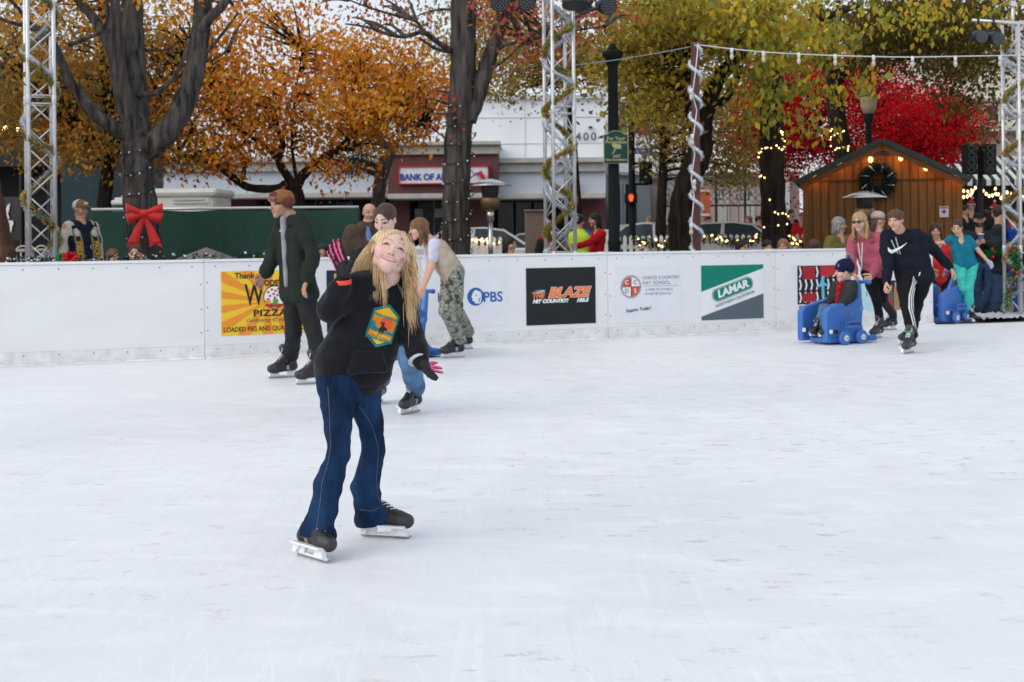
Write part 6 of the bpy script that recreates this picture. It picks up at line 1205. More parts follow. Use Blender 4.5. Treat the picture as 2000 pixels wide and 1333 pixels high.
garland('garland','dark garland with silver baubles along the top of the left boards',[behind(x,y) for x,y in ((-40,511),(60,508),(120,508),(200,505),(300,503),(420,500),(520,498),(640,496))],700,.02,[(.03,.05,.045),(.02,.03,.03)],.045,(60,.017,[bs_,bs_,mat('bauble_dark',(.06,.08,.09),rough=.25,metal=.5)]))
# bows
redb=mat('bow_red',(.62,.012,.008),rough=.55,var=.1,vs=6,sheen=.3)
def ribbon(m,pts,wd,side,name,par):
    p=bez(pts,9) if len(pts)<5 else np.array(pts); s=np.array([nrm(x) for x in side]) if np.ndim(side)>1 else np.tile(nrm(side),(len(p),1)); wd=np.broadcast_to(wd,(len(p),)); V=[]; 
    t=np.gradient(p,axis=0)
    for i in range(len(p)):
        n_=nrm(np.cross(nrm(t[i]),s[i]))*.003
        V+=[p[i]-s[i]*wd[i]/2-n_,p[i]+s[i]*wd[i]/2-n_,p[i]+s[i]*wd[i]/2+n_,p[i]-s[i]*wd[i]/2+n_]
    Fc=[]
    for i in range(len(p)-1):
        for a_,b2 in ((0,1),(1,2),(2,3),(3,0)): Fc.append((4*i+a_,4*i+b2,4*i+4+b2,4*i+4+a_))
    Fc+=[(0,1,2,3),(4*len(p)-4,4*len(p)-3,4*len(p)-2,4*len(p)-1)]
    return part(name,(np.array(V),Fc),m,par,True)
bc=P(283,417,18.28); t=thing('red_bow','large red ribbon bow tied on the trunk of the big grey tree','bow',bc); k_=18.28/F
Wb=lambda x,y,d=0:bc+A(x*k_,-d,y*k_)
for sx in(-1,1):
    for (x1,y1,x2,y2,wd) in ((36,20,36,2,1),(38,-1,30,-22,1)):
        a1,a2=Wb(sx*x1,y1,.02),Wb(sx*x2,y2,.02); mid=(a1+a2)/2
        # a loop: front leaf out, back leaf returning
        for dd_,nm in ((.05,'loop'),(-.01,'loop')):
            p=[Wb(0,0,.03),lerp(Wb(0,0,.03),mid,.5)+A(0,-dd_-.03,0),mid+A(0,-dd_*.3,0)]; d=a1-a2; pp=bez(p,9); V=MB(); wds=np.linspace(.05,np.linalg.norm(d),9); ribbon(redb,list(pp),wds,d,nm,t)
    tl_=[Wb(0,0,.03),Wb(sx*8,-22,.05),Wb(sx*18,-44,.04),Wb(sx*22,-60,.05)]; pp=bez(tl_,9); o=ribbon(redb,list(pp),np.linspace(.05,.15,9),A(1,0,.12*sx),'tail',t)
    e=Wb(sx*22,-60,.05); mb=MB(); 
    for s2 in(-1,1): mb.prism([(-.0,0),(.075,0),(.085,-.05)] if s2>0 else [(-.085,-.05),(-.075,0),(0,0)],e+A(0,0,.004),A(1,0,0),A(0,0,1),.006)
    part('tail_tip',mb,redb,t)
part('knot',MB().ball(Wb(0,0,.05),(.055,.04,.05),14,10),redb,t,True)
def smallbow(c,m,label,s=.09):
    t=thing('ribbon_bow',label,'bow',c); mb=MB()
    for k in range(14): a=k*2.4; d=nrm(A(math.cos(a),-.5+.3*math.sin(k),math.sin(a)*.7+.1)); mb.ball(c+d*s*.6,(s*.5,s*.16,s*.16),8,6,[d,nrm(np.cross(d,A(0,0,1))),nrm(np.cross(d,np.cross(d,A(0,0,1))))])
    part('loops',mb,m,t,True)
smallbow(behind(138,504,.2),mat('foil_red',(.5,.01,.02),rough=.2,metal=.5),'shiny red foil bow on the boards in front of the capped man',.09); smallbow(behind(122,503,.25),mat('foil_green',(.01,.25,.06),rough=.2,metal=.5),'shiny green foil bow left of the red foil bow on the boards',.07)
# tree lights
def wrap(tr,label,pts,Y,n,lit,grp='fairy lights on the trees'):
    p=spline([P(x,y,Y+d) for x,y,d in pts],8); t=thing('fairy_lights',label,'fairy lights',p[0],grp); part('wire',MB().tube(p,.007,4),dkw,t,True)
    me=None
    for i in range(n):
        q=p[int(i*(len(p)-1)/(n-1))]+r.normal(0,.012,3)
        if me is None: me=mkmesh('bulb',*MB().ball(A(0,0,0),.016 if lit is fairy else .014,6,5).data()[:2],lit,smooth=True)
        o=bpy.data.objects.new('bulb',me); C.objects.link(o); o.parent=t; o.location=tuple(q-ORG[t.name])
unlit=mat('unlit_bulb',(.6,.66,.7),rough=.2)
def helix(cx,y0,y1,hw,turns,db,df): 
    out=[]; n=int(turns*8)
    for i in range(n+1): a=2*math.pi*i/8; out.append((cx(lerp(y0,y1,i/n))+hw*math.sin(a),lerp(y0,y1,i/n)+6*math.cos(a),-df*math.cos(a)))
    return out
wrap(0,'dark wire of small white unlit bulbs spiralling up the forked grey tree',helix(lambda y:892+(500-y)*.02,500,200,30,8,0,.24),21,70,unlit)
wrap(0,'wire of small white unlit bulbs round the trunk of the tree with the red bow',helix(lambda y:280-(500-y)*.07,500,270,33,5.5,0,.27),18.6,50,unlit)
wrap(0,'warm lit string crossing the thick trunk left of the hut, high up',[(1481,305,-.1),(1486,294,-.3),(1500,290,-.3),(1518,288,-.3),(1530,292,-.2),(1532,275,-.15),(1530,262,-.1),(1526,257,-.1)],25.4,18,fairy)
wrap(0,'short warm lit string low on the thick trunk left of the hut',[(1483,345,-.1),(1492,349,-.3),(1510,412,-.3),(1524,418,-.3),(1537,419,-.1),(1534,440,-.2),(1493,443,-.3)],25.4,12,fairy)
wrap(0,'warm lit strings round the dark trunk that rises behind the hut roof',[(1621,255,-.2),(1634,252,-.3),(1648,255,-.2),(1632,262,-.3),(1621,270,-.25),(1628,292,-.3),(1640,290,-.3),(1655,288,-.2),(1656,294,-.2)],30.8,18,fairy)
# patio heaters
def heater(x,ytop,ybot_g,Y,label,rx=42):
    k=Y/F; c=P(x,ytop,Y); t=thing('patio_heater',label,'patio heater',(c[0],Y,0),'patio heaters'); z=c[2]; R=rx*k; o=A(c[0],Y,0); st=mat('stainless',(.55,.55,.54),rough=.25,metal=.9,var=.1)
    part('reflector',MB().lathe(o,[(.04,z),(R*.5,z-.03),(R,z-.095),(R,z-.105),(R*.5,z-.045),(.04,z-.02)],32),st,t,True)
    part('burner',MB().lathe(o,[(.13,z-.06),(.135,z-.1),(.115,z-.27),(.10,z-.28)],20),mat('burner_mesh',(.05,.045,.045),rough=.5,metal=.4),t,True); part('burner_band',MB().lathe(o,[(.14,z-.27),(.15,z-.29),(.14,z-.37),(.12,z-.43),(.06,z-.46)],20),mat('brass',(.22,.14,.07),rough=.35,metal=.7),t,True)
    part('pole',MB().lathe(o,[(.055,z-.62),(.055,z-.44)],14),st,t,True); part('lower_pole',MB().lathe(o,[(.036,.75),(.036,z-.62)],14),st,t,True)
    part('gas_housing',MB().lathe(o,[(.26,.03),(.25,.06),(.24,.72),(.2,.76),(.04,.78)],24),st,t,True)
heater(957,350,0,20.8,'stainless patio heater beside the forked grey tree'); heater(1688,374,0,22.3,'stainless patio heater in front of the wooden hut',44)
# loudspeakers
YS=31.; t=thing('speaker_stand','dark pole holding two black loudspeakers in front of the striped awning','speaker stand',P(1916,500,YS)*A(1,1,0)); part('pole',MB().tube([P(1916,500,YS)*A(1,1,0),P(1914,284,YS)],.06,10),dkw,t)
part('cross_arm',MB().tube([P(1890,300,YS+.05),P(1940,300,YS+.05)],.03,8),dkw,t)
for i,(x0,x1) in enumerate(((1886,1909),(1921,1947))):
    s_=thing('loudspeaker',['left','right'][i]+' tall black loudspeaker on the pole in front of the awning','loudspeaker',P((x0+x1)/2,341,YS-.2),'black loudspeakers'); box_at(x0,281,x1,341,YS-.35,.3,mat('speaker_black',(.01,.011,.013),rough=.7),'cabinet',s_,.02)
    for k in range(4): v=P((x0+x1)/2,289+k*14.5,YS-.355); part('driver',MB().lathe(v,[(.085,0),(.09,.01),(.075,.012),(.03,-.0)],18,[A(1,0,0),A(0,0,1),A(0,-1,0)]),mat('driver',(.025,.025,.03),rough=.5),s_,True)
# market lights under the awning
fb=mat('market_bulb',(1,.7,.4),emit=(1,.5,.22),es=5)
for i,pts in enumerate((((1864,350),(1875,362),(1890,368),(1905,360)),((1872,372),(1882,378),(1895,374),(1900,366)),((1920,366),(1932,376),(1945,372)),((1944,362),(1955,380),(1960,368),(1975,372)),((1975,378),(1985,372),(1998,378)))):
    p=spline([P(x,y,37) for x,y in pts],4); festoon('string_lights','warm lit market string %s'%['at the right eave of the hut','just below the eave string beside the hut','between the two loudspeakers and the tower','tangled left of the right tower','seen through the right tower'][i],list(p),[p[k] for k in range(0,len(p),2)],37,lit=fb,bs=.95,grp='warm market lights')
# ---------------------------------------------------------------- street furniture, fences and cars
YG=19.4; gf=mat('windscreen_green',(.012,.06,.04),rough=.75,var=.25,vs=1.2,bump=.3,bs=5); t=thing('green_screen_fence','green windscreen fence behind the left boards','fence',P(430,520,YG)*A(1,1,0))
xs=[P(x,450,YG)[0] for x in (176,310,435,545,700)]; zt=P(430,410,YG)[2]
for i in range(4):
    n=12; V=[];Fc=[]; 
    for a_ in range(n+1):
        for b2 in range(9): x=lerp(xs[i],xs[i+1],a_/n); z=lerp(.03,zt-.02*math.sin(math.pi*a_/n)**2,b2/8); V.append((x,YG+.008*math.sin(a_*2.9+b2*.3+i)+.005*math.sin(b2*1.1),z))
    Fc=[(a_*9+b2,(a_+1)*9+b2,(a_+1)*9+b2+1,a_*9+b2+1) for a_ in range(n) for b2 in range(8)]
    part('screen',(np.array(V),Fc),gf,t,True)
for x in xs: part('post',MB().tube([A(x,YG+.07,0),A(x,YG+.07,zt+.01)],.02,8),dkw,t,True)
part('top_rail',MB().tube([A(xs[0],YG+.07,zt+.02),A(xs[-1],YG+.07,zt+.02)],.02,8),alum,t,True)
YW=24.; wb=mat('plastic_white',(.62,.62,.58),rough=.45,var=.08,vs=2)
t=thing('portable_cabin','white moulded plastic cabin top behind the green fence and the tree','cabin',P(362,500,YW)*A(1,1,0)); box_at(298,376,420,525,YW,1.5,wb,'body',t,.12); box_at(292,368,424,385,YW-.06,1.62,wb,'roof',t,.09)
for x in (338,345): box_at(x,389,x+60,391.5,YW-.03,.03,cor,'moulding',t,0) if x==338 else box_at(x-7,396,x+60,398,YW-.03,.03,cor,'moulding',t,0)
t=thing('portable_cabin','low white plastic tank behind the green fence, left of the tree','cabin',P(240,500,YW)*A(1,1,0)); box_at(218,393,262,525,YW,1.3,mat('plastic_teal',(.02,.12,.16)),'body',t,.03); box_at(222,386,252,393,YW+.1,1.,wb,'roof',t,.03); box_at(216,391,264,401,YW-.06,1.42,wb,'rim',t,.03)
c=P(403,486,17.6); t=thing('canopy_top','grey canvas parasol top just above the boards beside the pizza poster','parasol',A(c[0],c[1],0)); part('canvas',MB().lathe(A(c[0],c[1],0),[(.42,c[2]-.14),(.02,c[2]+.01),(.0,c[2]+.02)],8),mat('canvas_grey',(.15,.14,.13),rough=.9),t); part('pole',MB().tube([A(c[0],c[1],0),A(c[0],c[1],c[2])],.02),alum,t)
t=thing('utility_cabinet','brown sheet-covered utility cabinet left of the middle lighting tower','cabinet',P(1046,520,23)*A(1,1,0)); box_at(1026,412,1066,528,23,.6,mat('cabinet_brown',(.20,.15,.12),rough=.8,var=.1),'body',t,.01); box_at(1024,410,1068,413,22.95,.7,mat('cabinet_top',(.25,.2,.17)),'lid',t,.01)
box_at(1107,348,1130,383,50.2,.1,mat('wall_sign_brown',(.18,.14,.12)),'wall_plate',bpy.data.objects['bank_building'],0)
# parked cars
cp_=lambda n_,c:mat('paint_'+n_,c,rough=.25,var=.02,spec=.6)
def car(label,px0,px1,ytop,Y,body,roofm=None,flip=False,sedan=True):
    k=Y/F; cx=P((px0+px1)/2,450,Y); t=thing('parked_car',label,'car',A(cx[0],Y,-.04),'parked cars'); L_=4.5; H_=P((px0+px1)/2,ytop,Y)[2]+.04; s=-1 if flip else 1; o=A(cx[0]-s*L_/2,Y,-.04); X=A(s,0,0)
    lower=[(0,.32),(.0,.72),(.15,.86),(.95,.92),(1.1,.95),(3.75,1.0),(4.35,.96),(4.48,.85),(4.5,.34),(4.0,.22),(.3,.22)]; gh=[(.95,.9),(1.75,H_-.05),(2.2,H_),(3.0,H_-.03),(3.9,1.0)]
    cg=mat('car_glass',(.05,.075,.09),rough=.1,spec=.8)
    def pr(poly,y0,y1,m,nm,par,bev=.0): return part(nm,MB().prism(poly if s>0 else poly,o+A(0,y0,0),X,A(0,0,1),-(y1-y0)*s),m,par,bevel=bev)
    pr(lower,-.88,.88,body,'body',t,.05)
    rf=pr(gh,-.72,.72,cg,'windows',t,.03)
    pr([(1.70,H_-.07),(2.2,H_-.0),(3.0,H_-.03),(3.35,H_-.13),(3.3,H_-.16),(2.95,H_-.07),(2.2,H_-.045),(1.75,H_-.11)],-.74,.74,roofm or body,'roof',t,.01)
    for pl in ([(.9,.9),(1.72,H_-.05),(1.80,H_-.05),(1.02,.9)],[(2.45,.95),(2.42,H_-.03),(2.5,H_-.03),(2.56,.95)],[(3.95,.98),(3.2,H_-.08),(3.1,H_-.08),(3.7,.98)]): 
        for y in (-.74,.70): pr(pl,y,y+.04,roofm or body,'pillar',t)
    for x in (.85,3.65):
        for y in (-.9,.68): w_=part('wheel',MB().lathe(o+X*x+A(0,y+.11,.33),[(.2,-.11),(.32,-.1),(.33,0),(.32,.1),(.2,.11)],24,[A(1,0,0),A(0,0,1),A(0,-1,0)]),mat('tyre',(.02,.02,.02),rough=.85),t,True); part('rim',MB().lathe(o+X*x+A(0,y+.11+(-.115 if y<0 else .115),.33),[(.2,-.01),(.2,.01),(.05,.02)],20,[A(1,0,0),A(0,0,1),A(0,-1,0)]),alum,w_,True)
    for y in (-.7,.5): part('headlight',MB().box(o+X*.06+A(0,y+.1,.72),(.12,.28,.12)),mat('lamp_glass',(.6,.6,.6),rough=.1),t,bevel=.02)
    return t
pw_=cp_('white',(.75,.77,.78)); car('blue and white car parked behind the black lamp post',1168,1345,435,38,cp_('blue',(.02,.06,.35)),pw_)
car('white car with large side windows parked behind the brown post',1330,1510,433,36.5,pw_,flip=True); car('white car parked behind the patio heater and the forked tree',860,1025,444,36,pw_,flip=True); car('pale silver car parked left of the middle lighting tower',985,1120,452,40,cp_('silver',(.45,.48,.5)))
# cafe furniture seen through the left tower
for i,(x,Y) in enumerate(((30,25),(75,26))):
    q=P(x,465,Y); t=thing('cafe_table',['light wooden cafe table at the far left under the cup emblem','light wooden cafe table behind the left lighting tower'][i],'table',A(q[0],Y,0),'cafe tables'); part('top',MB().box(A(q[0],Y,1.08),(.62,.5,.04)),mat('table_top',(.42,.34,.26)),t,bevel=.005)
    for sx in(-1,1):
        for sy in(-1,1): part('leg',MB().tube([A(q[0]+sx*.25,Y+sy*.2,-.03),A(q[0]+sx*.25,Y+sy*.2,1.06)],.015,6),alum,t)
for i,(x,Y) in enumerate(((20,24.6),(52,25.),(88,25.4))):
    q=P(x,480,Y); t=thing('cafe_chair',['leftmost pale metal cafe chair behind the left boards','pale metal cafe chair at the left foot of the lighting tower','pale metal cafe chair seen through the lighting tower'][i],'chair',A(q[0],Y,0),'cafe chairs'); part('seat',MB().box(A(q[0],Y,.75),(.4,.38,.03)),mat('chair_pale',(.5,.52,.52),rough=.4,metal=.3),t,bevel=.01)
    part('back',MB().tube(bez([A(q[0]-.19,Y-.18,.75),A(q[0]-.2,Y-.2,1.2),A(q[0],Y-.22,1.25),A(q[0]+.2,Y-.2,1.2),A(q[0]+.19,Y-.18,.75)],12),.014,6),MC['chair_pale'],t,True)
    for sx in(-1,1):
        for sy in(-1,1): part('leg',MB().tube([A(q[0]+sx*.18,Y+sy*.17,.75),A(q[0]+sx*.21,Y+sy*.2,-.03)],.012,6),MC['chair_pale'],t)
# entrance: mat cloth, red and green decorated chain
q0=G(1925,626,.02); mb=MB(); r2=np.random.default_rng(4); nx,ny=22,9; V=[]
a_,b2=G(1922,628),G(2040,622)
for i in range(nx+1):
    for j in range(ny+1): p=lerp(a_,b2,i/nx)+A(.02,1,0)*j/ny*1.0; V.append((p[0],p[1]+.0,.015+.05*abs(math.sin(i*1.3+j*.7))*r2.uniform(.4,1)))
solo('white_sheet',(np.array(V),[(i*(ny+1)+j,(i+1)*(ny+1)+j,(i+1)*(ny+1)+j+1,i*(ny+1)+j+1) for i in range(nx) for j in range(ny)]),mat('sheet_white',(.6,.62,.66),rough=.8),'crumpled white sheet on the ground at the foot of the right lighting tower','sheet',smooth=True)
garland('garland','red and green shiny garland hanging between the bearded man and the right tower',[P(1925,500,21.6),P(1937,495,21.6),P(1950,486,21.6),P(1965,490,21.5)],500,.035,[(.01,.12,.03),(.02,.25,.06)],.05,(6,.024,[br]))
garland('garland','red and green garland climbing the foot of the right lighting tower',[P(1962,600,21.),P(1975,560,20.95),P(1985,520,20.9),P(1978,490,20.9)],600,.04,[(.01,.12,.03),(.02,.25,.06)],.06,(10,.026,[br]))
# ---------------------------------------------------------------- spectators
def J2(v,Y): a=px(v); return (a[0],a[1],v[1]-Y)
def spect(label,Y,hx,hy,yaw,top,hairs,hs=.225,drop=.225,lean=(0,0),hipy=None,sw=.38,arms=(None,None),hyaw=None,legs=None,skin=SKIN,hipdx=0,feet=None,**k):
    """standing or seated onlooker: head at a measured point, body carried down to the ground"""
    k_=F/Y; hd=P(hx,hy,Y); sh=(hx+lean[0],hy+drop*k_/1.,lean[1]); hipz=hd[2]-drop-.50*(sw/.38); gz=-.03
    seated=hipz<.62
    if seated: hipz=max(.30,hipz)
    hp=A(hd[0]+hipdx,Y+.02,hipz); S_,F_,U_=frame(yaw)
    if feet is None: feet=[('shoe',A(hp[0],hp[1],gz)-S_*.1+(F_*.35 if seated else 0),yaw),('shoe',A(hp[0],hp[1],gz)+S_*.1+(F_*.35 if seated else 0),yaw)]
    kn=None
    if seated: kn=[J2(hp-S_*.1+F_*.36+A(0,0,.08),Y),J2(hp+S_*.1+F_*.36+A(0,0,.08),Y)]
    kk=dict(res=.016,hres=.0075); kk.update(k)
    return person(label,Y,sh,J2(hp,Y),yaw,(hx,hy,-.0,hs,hyaw if hyaw is not None else yaw,-2,0),arms,feet=feet,knees=kn,top=top,legs=legs or dict(m=trch),hairs=hairs,skin=skin,sw=sw,ground=gz,**kk)
BR=(.10,.05,.03); DKH=(.018,.012,.010)
vest=cloth('vest_navy',(.012,.018,.03)); 
m=spect('man in tan cap, navy vest and green and gold scarf by the tower',17.8,158,410,52,dict(m=cloth('cream_sweater',(.52,.49,.43)),ru=.056,re=.052),dict(style='bald',col=BR,n=0),drop=.215,hyaw=62,sw=.42,skin=(.50,.27,.19),hres=.0055,res=.011)
L=m['L'];h=m['hh'];ax=np.array(m['hf'])
part('vest',surf([cap(lerp(m['shm'],m['hpm'],t)-m['S']*w_,lerp(m['shm'],m['hpm'],t)+m['S']*w_,r_) for t,w_,r_ in((.0,.14,.085),(.3,.15,.12),(.6,.10,.13),(1,.10,.13))]+[cap(lerp(m['shm'],m['hpm'],.1),m['hpm'],.11)],.011,.04,disp=wrk(.004,30,2,(.2,.2,2))),vest,m['root'],True)
cp=part('cap',surf([ell(L(0,-.06,.22),A(.40,.48,.36)*h,ax),ell(L(0,0,-.12),A(.6,.7,.28)*h,ax,True,.01)],.007,.01),mat('cap_mesh',rough=.8,vcol=True),m['root'],True)
hv=cp.data; cv=np.array([tuple(v.co) for v in hv.vertices])+ORG[cp.name]; fy=(cv-m['ho'])@ax[1]/h; ca=hv.color_attributes.new('Col','FLOAT_COLOR','POINT'); c4=np.ones((len(cv),4),np.float32); c4[:,:3]=np.where((fy>.0)[:,None],(.22,.10,.04),(.60,.62,.62)); ca.data.foreach_set('color',c4.ravel())
part('cap_brim',surf([ell(L(0,.52,.17),A(.30,.30,.04)*h,ax)],.006,.01),cloth('cap_tan',(.22,.10,.04)),cp,True); mb=MB().box(L(0,.375,.36),(.06,.012,.035),ax); part('cap_patch',mb,mat('patch_white',(.6,.6,.6)),cp)
sc1=mat('scarf_green',(.010,.04,.03),rough=.9); gy=mat('scarf_gold',(.60,.36,.03),rough=.8); gyg=mat('scarf_grey',(.12,.14,.19),rough=.9)
def strap(side,nm):
    a=m['nb']+m['S']*side*.05-m['Fw']*.02+A(0,0,.03); b=lerp(m['shm'],m['hpm'],.05)+m['S']*side*.12+m['Fw']*.07; c=lerp(m['shm'],m['hpm'],.45)+m['S']*side*.12+m['Fw']*.135; d=lerp(m['shm'],m['hpm'],.98)+m['S']*side*.12+m['Fw']*.15
    return spline([a,b,c,d],5)
for sd in (-1,1):
    p=strap(sd,''); side=m['S']*1.
    o_=ribbon(sc1,list(p),.12,side,'scarf',m['root']); ribbon(gyg,list(p+m['Fw']*.004-side*.052),.018,side,'scarf_stripe',o_); ribbon(gy,list(p+m['Fw']*.005-side*.04),.007,side,'scarf_stripe',o_); ribbon(gyg,list(p+m['Fw']*.004+side*.052),.018,side,'scarf_stripe',o_); ribbon(gy,list(p+m['Fw']*.005+side*.04),.007,side,'scarf_stripe',o_)
    cm_=(p[10]+p[13])/2+m['Fw']*.012; ud=nrm(p[7]-p[14]); text('PACKERS',.085,cm_,ud if sd<0 else -ud,np.cross(m['Fw'],ud) if sd<0 else -np.cross(m['Fw'],ud),gy,o_,bold=.003,xs=.9)
spect('brown-haired child low behind the boards, right of the capped man',17.2,222,503,50,dict(m=pink),dict(style='long',col=(.13,.06,.03),length=.8,n=30),hs=.2,sw=.28)
spect('dark-haired woman in white top bending low behind the boards by the red bow',17.2,264,497,20,dict(m=cloth('white_top',(.5,.52,.5))),dict(style='tied',col=(.07,.025,.015),n=0),hyaw=10,lean=(26,.1),drop=.16,hipdx=.35,sw=.36)
m=spect('bald man with a grey moustache in a brown jacket, behind the pale teenager',18.2,722,417,28,dict(m=cloth('brown_jacket',(.085,.06,.045)),name='jacket',ru=.078,re=.072,tw=[(0,.15,.085),(.3,.14,.125),(.7,.12,.13),(1.05,.12,.135)],collar=True),dict(style='bald',col=(.3,.27,.24),n=0),hs=.245,hyaw=18,drop=.24,sw=.44,skin=(.56,.31,.23),hres=.0055,lean=(-8,.0))
L=m['L'];h=m['hh']; part('moustache',surf([cap(L(-.1,.36,-.185),L(0,.385,-.165),.022*h,.03*h),cap(L(.1,.36,-.185),L(0,.385,-.165),.022*h,.03*h)],.004,.004),cloth('moustache_grey',(.22,.19,.17),bump=.6),m['root'],True)
part('shirt_front',surf([cap(m['nb']+m['Fw']*.05,lerp(m['shm'],m['hpm'],.5)+m['Fw']*.10,.045,.04)],.01,.01),cloth('blue_shirt',(.15,.27,.50)),m['root'],True)
spect('small dark-haired child peering over the boards between the coat man and the pink glove',18.0,629,492,10,dict(m=cloth('dark_top',(.02,.02,.025))),dict(style='short',col=DKH,n=0),hs=.19,sw=.28)
spect('person in a bright red jacket half hidden behind the forked grey tree',22.,868,452,0,dict(m=cloth('bright_red',(.55,.015,.015))),dict(style='long',col=DKH,n=0),hs=.2,drop=.24,sw=.34)
spect('woman with black hair in a dark coat, low behind the boards under the patio heater',20.3,996,478,60,dict(m=cloth('dark_coat',(.02,.02,.022)),collar=True) if False else dict(m=cloth('dark_coat',(.02,.02,.022))),dict(style='long',col=DKH,length=.5,n=30),hyaw=62,hs=.225)
spect('woman with long black hair in a red sweater, right of the middle lighting tower',24.,1161,430,-75,dict(m=cloth('red_sweater',(.50,.012,.02)),ru=.07),dict(style='long',col=DKH,length=.9,n=40),hs=.225,drop=.24,sw=.38,arms=(None,((1150,475,-.2),(1125,482,-.3))),lean=(8,0))
m=spect('person in blue shirt and neon yellow vest, left of the red sweater',24.8,1132,432,150,dict(m=cloth('blue_uniform',(.03,.14,.45))),dict(style='short',col=DKH,n=0),hs=.225,drop=.24,sw=.36)
part('safety_vest',surf([cap(lerp(m['shm'],m['hpm'],t)-m['S']*.11,lerp(m['shm'],m['hpm'],t)+m['S']*.11,.125) for t in(.12,.4,.75)]+[cap(m['shm'],m['hpm'],.12)],.018,.04),mat('neon_yellow',(.50,.75,.04),rough=.7),m['root'],True)
m=spect('person in pink bobble hat and red scarf, left of the middle tower',23.,1073,447,20,dict(m=MC['dark_coat']),None,hs=.2,drop=.22,sw=.34); L=m['L'];h=m['hh'];ax=np.array(m['hf'])
part('hat',surf([ell(L(0,-.08,.25),A(.45,.5,.42)*h,ax)],.012,.01),cloth('pink_wool',(.5,.22,.25),bump=.9),m['root'],True)
p0=m['nb']; part('scarf',surf([cap(p0+m['S']*(-.09),p0+m['S']*.09,.06),cap(p0+m['Fw']*.08,p0+m['Fw']*.14-A(0,0,.2),.06,.07)],.014,.03,disp=wrk(.01,30,3)),MC['bright_red'],m['root'],True)
spect('woman with grey shoulder-length hair in an olive padded jacket, behind the woman in pink',22.,1640,440,25,dict(m=cloth('olive_jacket',(.17,.16,.045),bump=.6,bs=15),name='jacket',ru=.075,re=.07),dict(style='long',col=(.30,.30,.30),length=.55,n=60),hyaw=75,drop=.24,sw=.40,hs=.24)
m=spect('woman in a pale knitted beanie and glasses, between the woman in pink and the boy',21.6,1717,430,20,dict(m=cloth('grey_coat',(.25,.25,.26))),dict(style='long',col=(.12,.08,.06),length=.8,n=30),hs=.225,hyaw=45,face=dict(smile=.8),drop=.27); L=m['L'];h=m['hh'];ax=np.array(m['hf'])
part('beanie',surf([ell(L(0,-.1,.26),A(.43,.50,.36)*h,ax),ell(L(0,0,-.15),A(.7,.8,.3)*h,ax,True,.01)],.009,.01),cloth('beanie_beige',(.50,.43,.39),bump=.9,bs=70),m['root'],True)
mb=MB(); [mb.tube([L(s*.14+.085*math.cos(a),.40,.03+.075*math.sin(a)) for a in np.linspace(0,6.28,13)],.003,5) for s in(-1,1)]; part('glasses',mb,dkw,m['root'],True)
for i,(x,y,yw,hc,l) in enumerate(((1450,484,40,DKH,'black-haired child just above the boards, under the white car'),(1499,484,10,DKH,'dark-haired person just above the boards, left of the lit tree'),(1529,482,-20,(.28,.12,.06),'auburn-haired child just above the boards, below the lit tree'),(1589,483,180,(.10,.04,.025),'brown-haired child seen from behind, below the left edge of the hut'))):
    spect(l,20.6,x,y,yw,dict(m=[MC['dark_coat'],MC['dark_coat'],pink,MC['bright_red']][i]),dict(style='long' if i!=1 else 'short',col=hc,length=.5,n=0),hs=.215,sw=.3,res=.02)
# far pedestrians
wtop=cloth('white_far',(.55,.56,.58))
for i,(x,y,yw,tm,hc,l,Y) in enumerate(((1545,418,20,MC['dark_coat'],DKH,'far pedestrian in a dark coat, between the lit tree and the hut',38),(1566,424,-20,MC['bright_red'],(.2,.2,.2),'far pedestrian in a bright red coat beside the left wall of the hut',37),(1462,430,-60,wtop,(.2,.1,.05),'far pedestrian in a white top behind the white car',40),(1483,430,60,cloth('maroon_top',(.15,.02,.025)),DKH,'far pedestrian in maroon behind the white car, beside the lit tree',40),(1267,432,-30,MC['dark_coat'],(.25,.13,.07),'far pedestrian in a dark coat below the traffic signal',39),(1384,430,30,MC['dark_coat'],DKH,'far pedestrian in black between the leaning tree and the white car',42),(1533,424,0,cloth('blue_far',(.1,.2,.35)),DKH,'far pedestrian in blue at the edge of the lit tree trunk',39))):
    spect(l,Y,x,y,yw,dict(m=tm),dict(style='short' if i%2 else 'long',col=hc,n=0,length=.4),res=.03,hres=.014,legs=dict(m=trch),group='people walking on the far pavement')
for i,(x,y,yw,tm,hat,l) in enumerate(((1884,412,30,'dark_coat',0,'market visitor in black with a white bag, behind the bearded man'),(1897,404,-20,'dark_coat',1,'market visitor in a red and white party hat, below the left loudspeaker'),(1942,410,10,'dark_coat',1,'market visitor in a red and white hat, left of the right tower'),(1925,420,180,'dark_coat',0,'market visitor in black, in the gap below the loudspeakers'),(1872,420,60,'dark_coat',0,'market visitor in black beside the right wall of the hut'),(1990,405,0,'bright_red',0,'market visitor in red seen through the right tower'))):
    m=spect(l,31+i*.6,x,y,yw,dict(m=MC[tm]),dict(style='short',col=DKH,n=0),res=.03,hres=.013,group='visitors at the market stalls'); L=m['L'];h=m['hh'];ax=np.array(m['hf'])
    if hat: o_=part('party_hat',surf([cap(L(0,-.05,.3),L(.1,-.15,.75),.36*h,.08*h)],.015),MC['bright_red'],m['root'],True); part('hat_trim',surf([ell(L(0,-.05,.22),A(.42,.48,.11)*h,ax),ell(L(.12,-.17,.85),A(.14,.14,.14)*h,ax)],.015),wtop,o_,True)
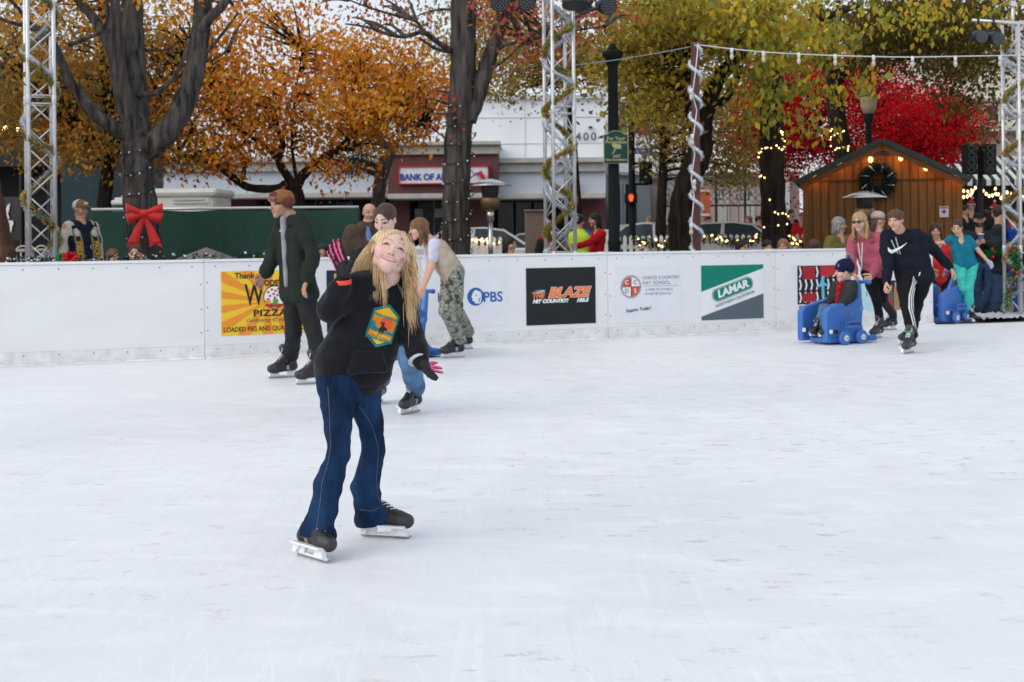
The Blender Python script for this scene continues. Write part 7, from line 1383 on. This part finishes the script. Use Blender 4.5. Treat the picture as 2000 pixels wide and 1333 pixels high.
# entrance group
dj=cloth('dark_teal_jacket',(.022,.032,.038)); jn_=cloth('blue_jeans_far',(.035,.07,.14))
m=spect('bearded man in dark jacket and cap holding a blue cup',23.2,1912,431,-8,dict(m=dj,name='jacket',ru=.078,re=.07,tw=[(0,.15,.08),(.3,.14,.12),(.7,.12,.13),(1.05,.12,.13)]),dict(style='bald',col=DKH,n=0),hs=.235,drop=.26,sw=.44,legs=dict(m=jn_,th=.095,kn=.08,an=.07),face=dict(beard=(.05,.03,.022)),skin=(.45,.25,.18),arms=(((1893,488),(1905,478,-.25)),((1940,486),(1924,474,-.28))),hres=.006,res=.013,curl=.9)
L=m['L'];h=m['hh'];ax=np.array(m['hf']); part('cap',surf([ell(L(0,-.06,.26),A(.38,.45,.30)*h,ax),ell(L(0,0,-.1),A(.6,.7,.28)*h,ax,True,.01),ell(L(0,.5,.2),A(.28,.25,.035)*h,ax)],.008,.01),cloth('cap_dark',(.015,.016,.018)),m['root'],True)
cpn=P(1916,466,22.9); t=thing('drink_cup','blue paper cup held by the bearded man','cup',cpn); part('cup_body',MB().lathe(cpn,[(.032,-.06),(.043,.06)],16),mat('cup_blue',(.03,.10,.28)),t,True); part('lid',MB().lathe(cpn,[(.046,.06),(.046,.072),(.03,.08)],16),wht,t,True)
mb_=spect('dark-haired man in a dark jacket and jeans carrying a baby, by the right tower',21.9,1955,417,70,dict(m=dj,name='jacket',ru=.08,re=.07,tw=[(0,.15,.08),(.3,.14,.12),(.7,.12,.13),(1.05,.12,.13)]),dict(style='short',col=(.04,.025,.018),n=0),hs=.24,hyaw=95,drop=.26,sw=.42,legs=dict(m=jn_,th=.095,kn=.08,an=.07),arms=(((1968,470,.2),(1985,462,.1)),((1946,476,-.25),(1976,476,-.25))),hres=.006,res=.013,lean=(-6,0),hipdx=-.02,
 feet=[('shoe',A(P(1948,617,21.9)[0],21.8,-.03),60),('shoe',A(P(1935,617,21.9)[0],22.1,-.03),60)])
bbm=cloth('royal_blue',(.015,.06,.40)); spect('baby in a royal blue outfit carried in the arms of the dark-haired man',21.7,1981,425,-60,dict(m=bbm),dict(style='short',col=(.2,.12,.07),n=0),hs=.17,drop=.17,sw=.2,hipdx=0,legs=dict(m=bbm),res=.014,feet=[('shoe',A(P(1976,480,21.6)[0],21.55,.92),-60),('shoe',A(P(1984,480,21.6)[0],21.6,.92),-60)])
# test
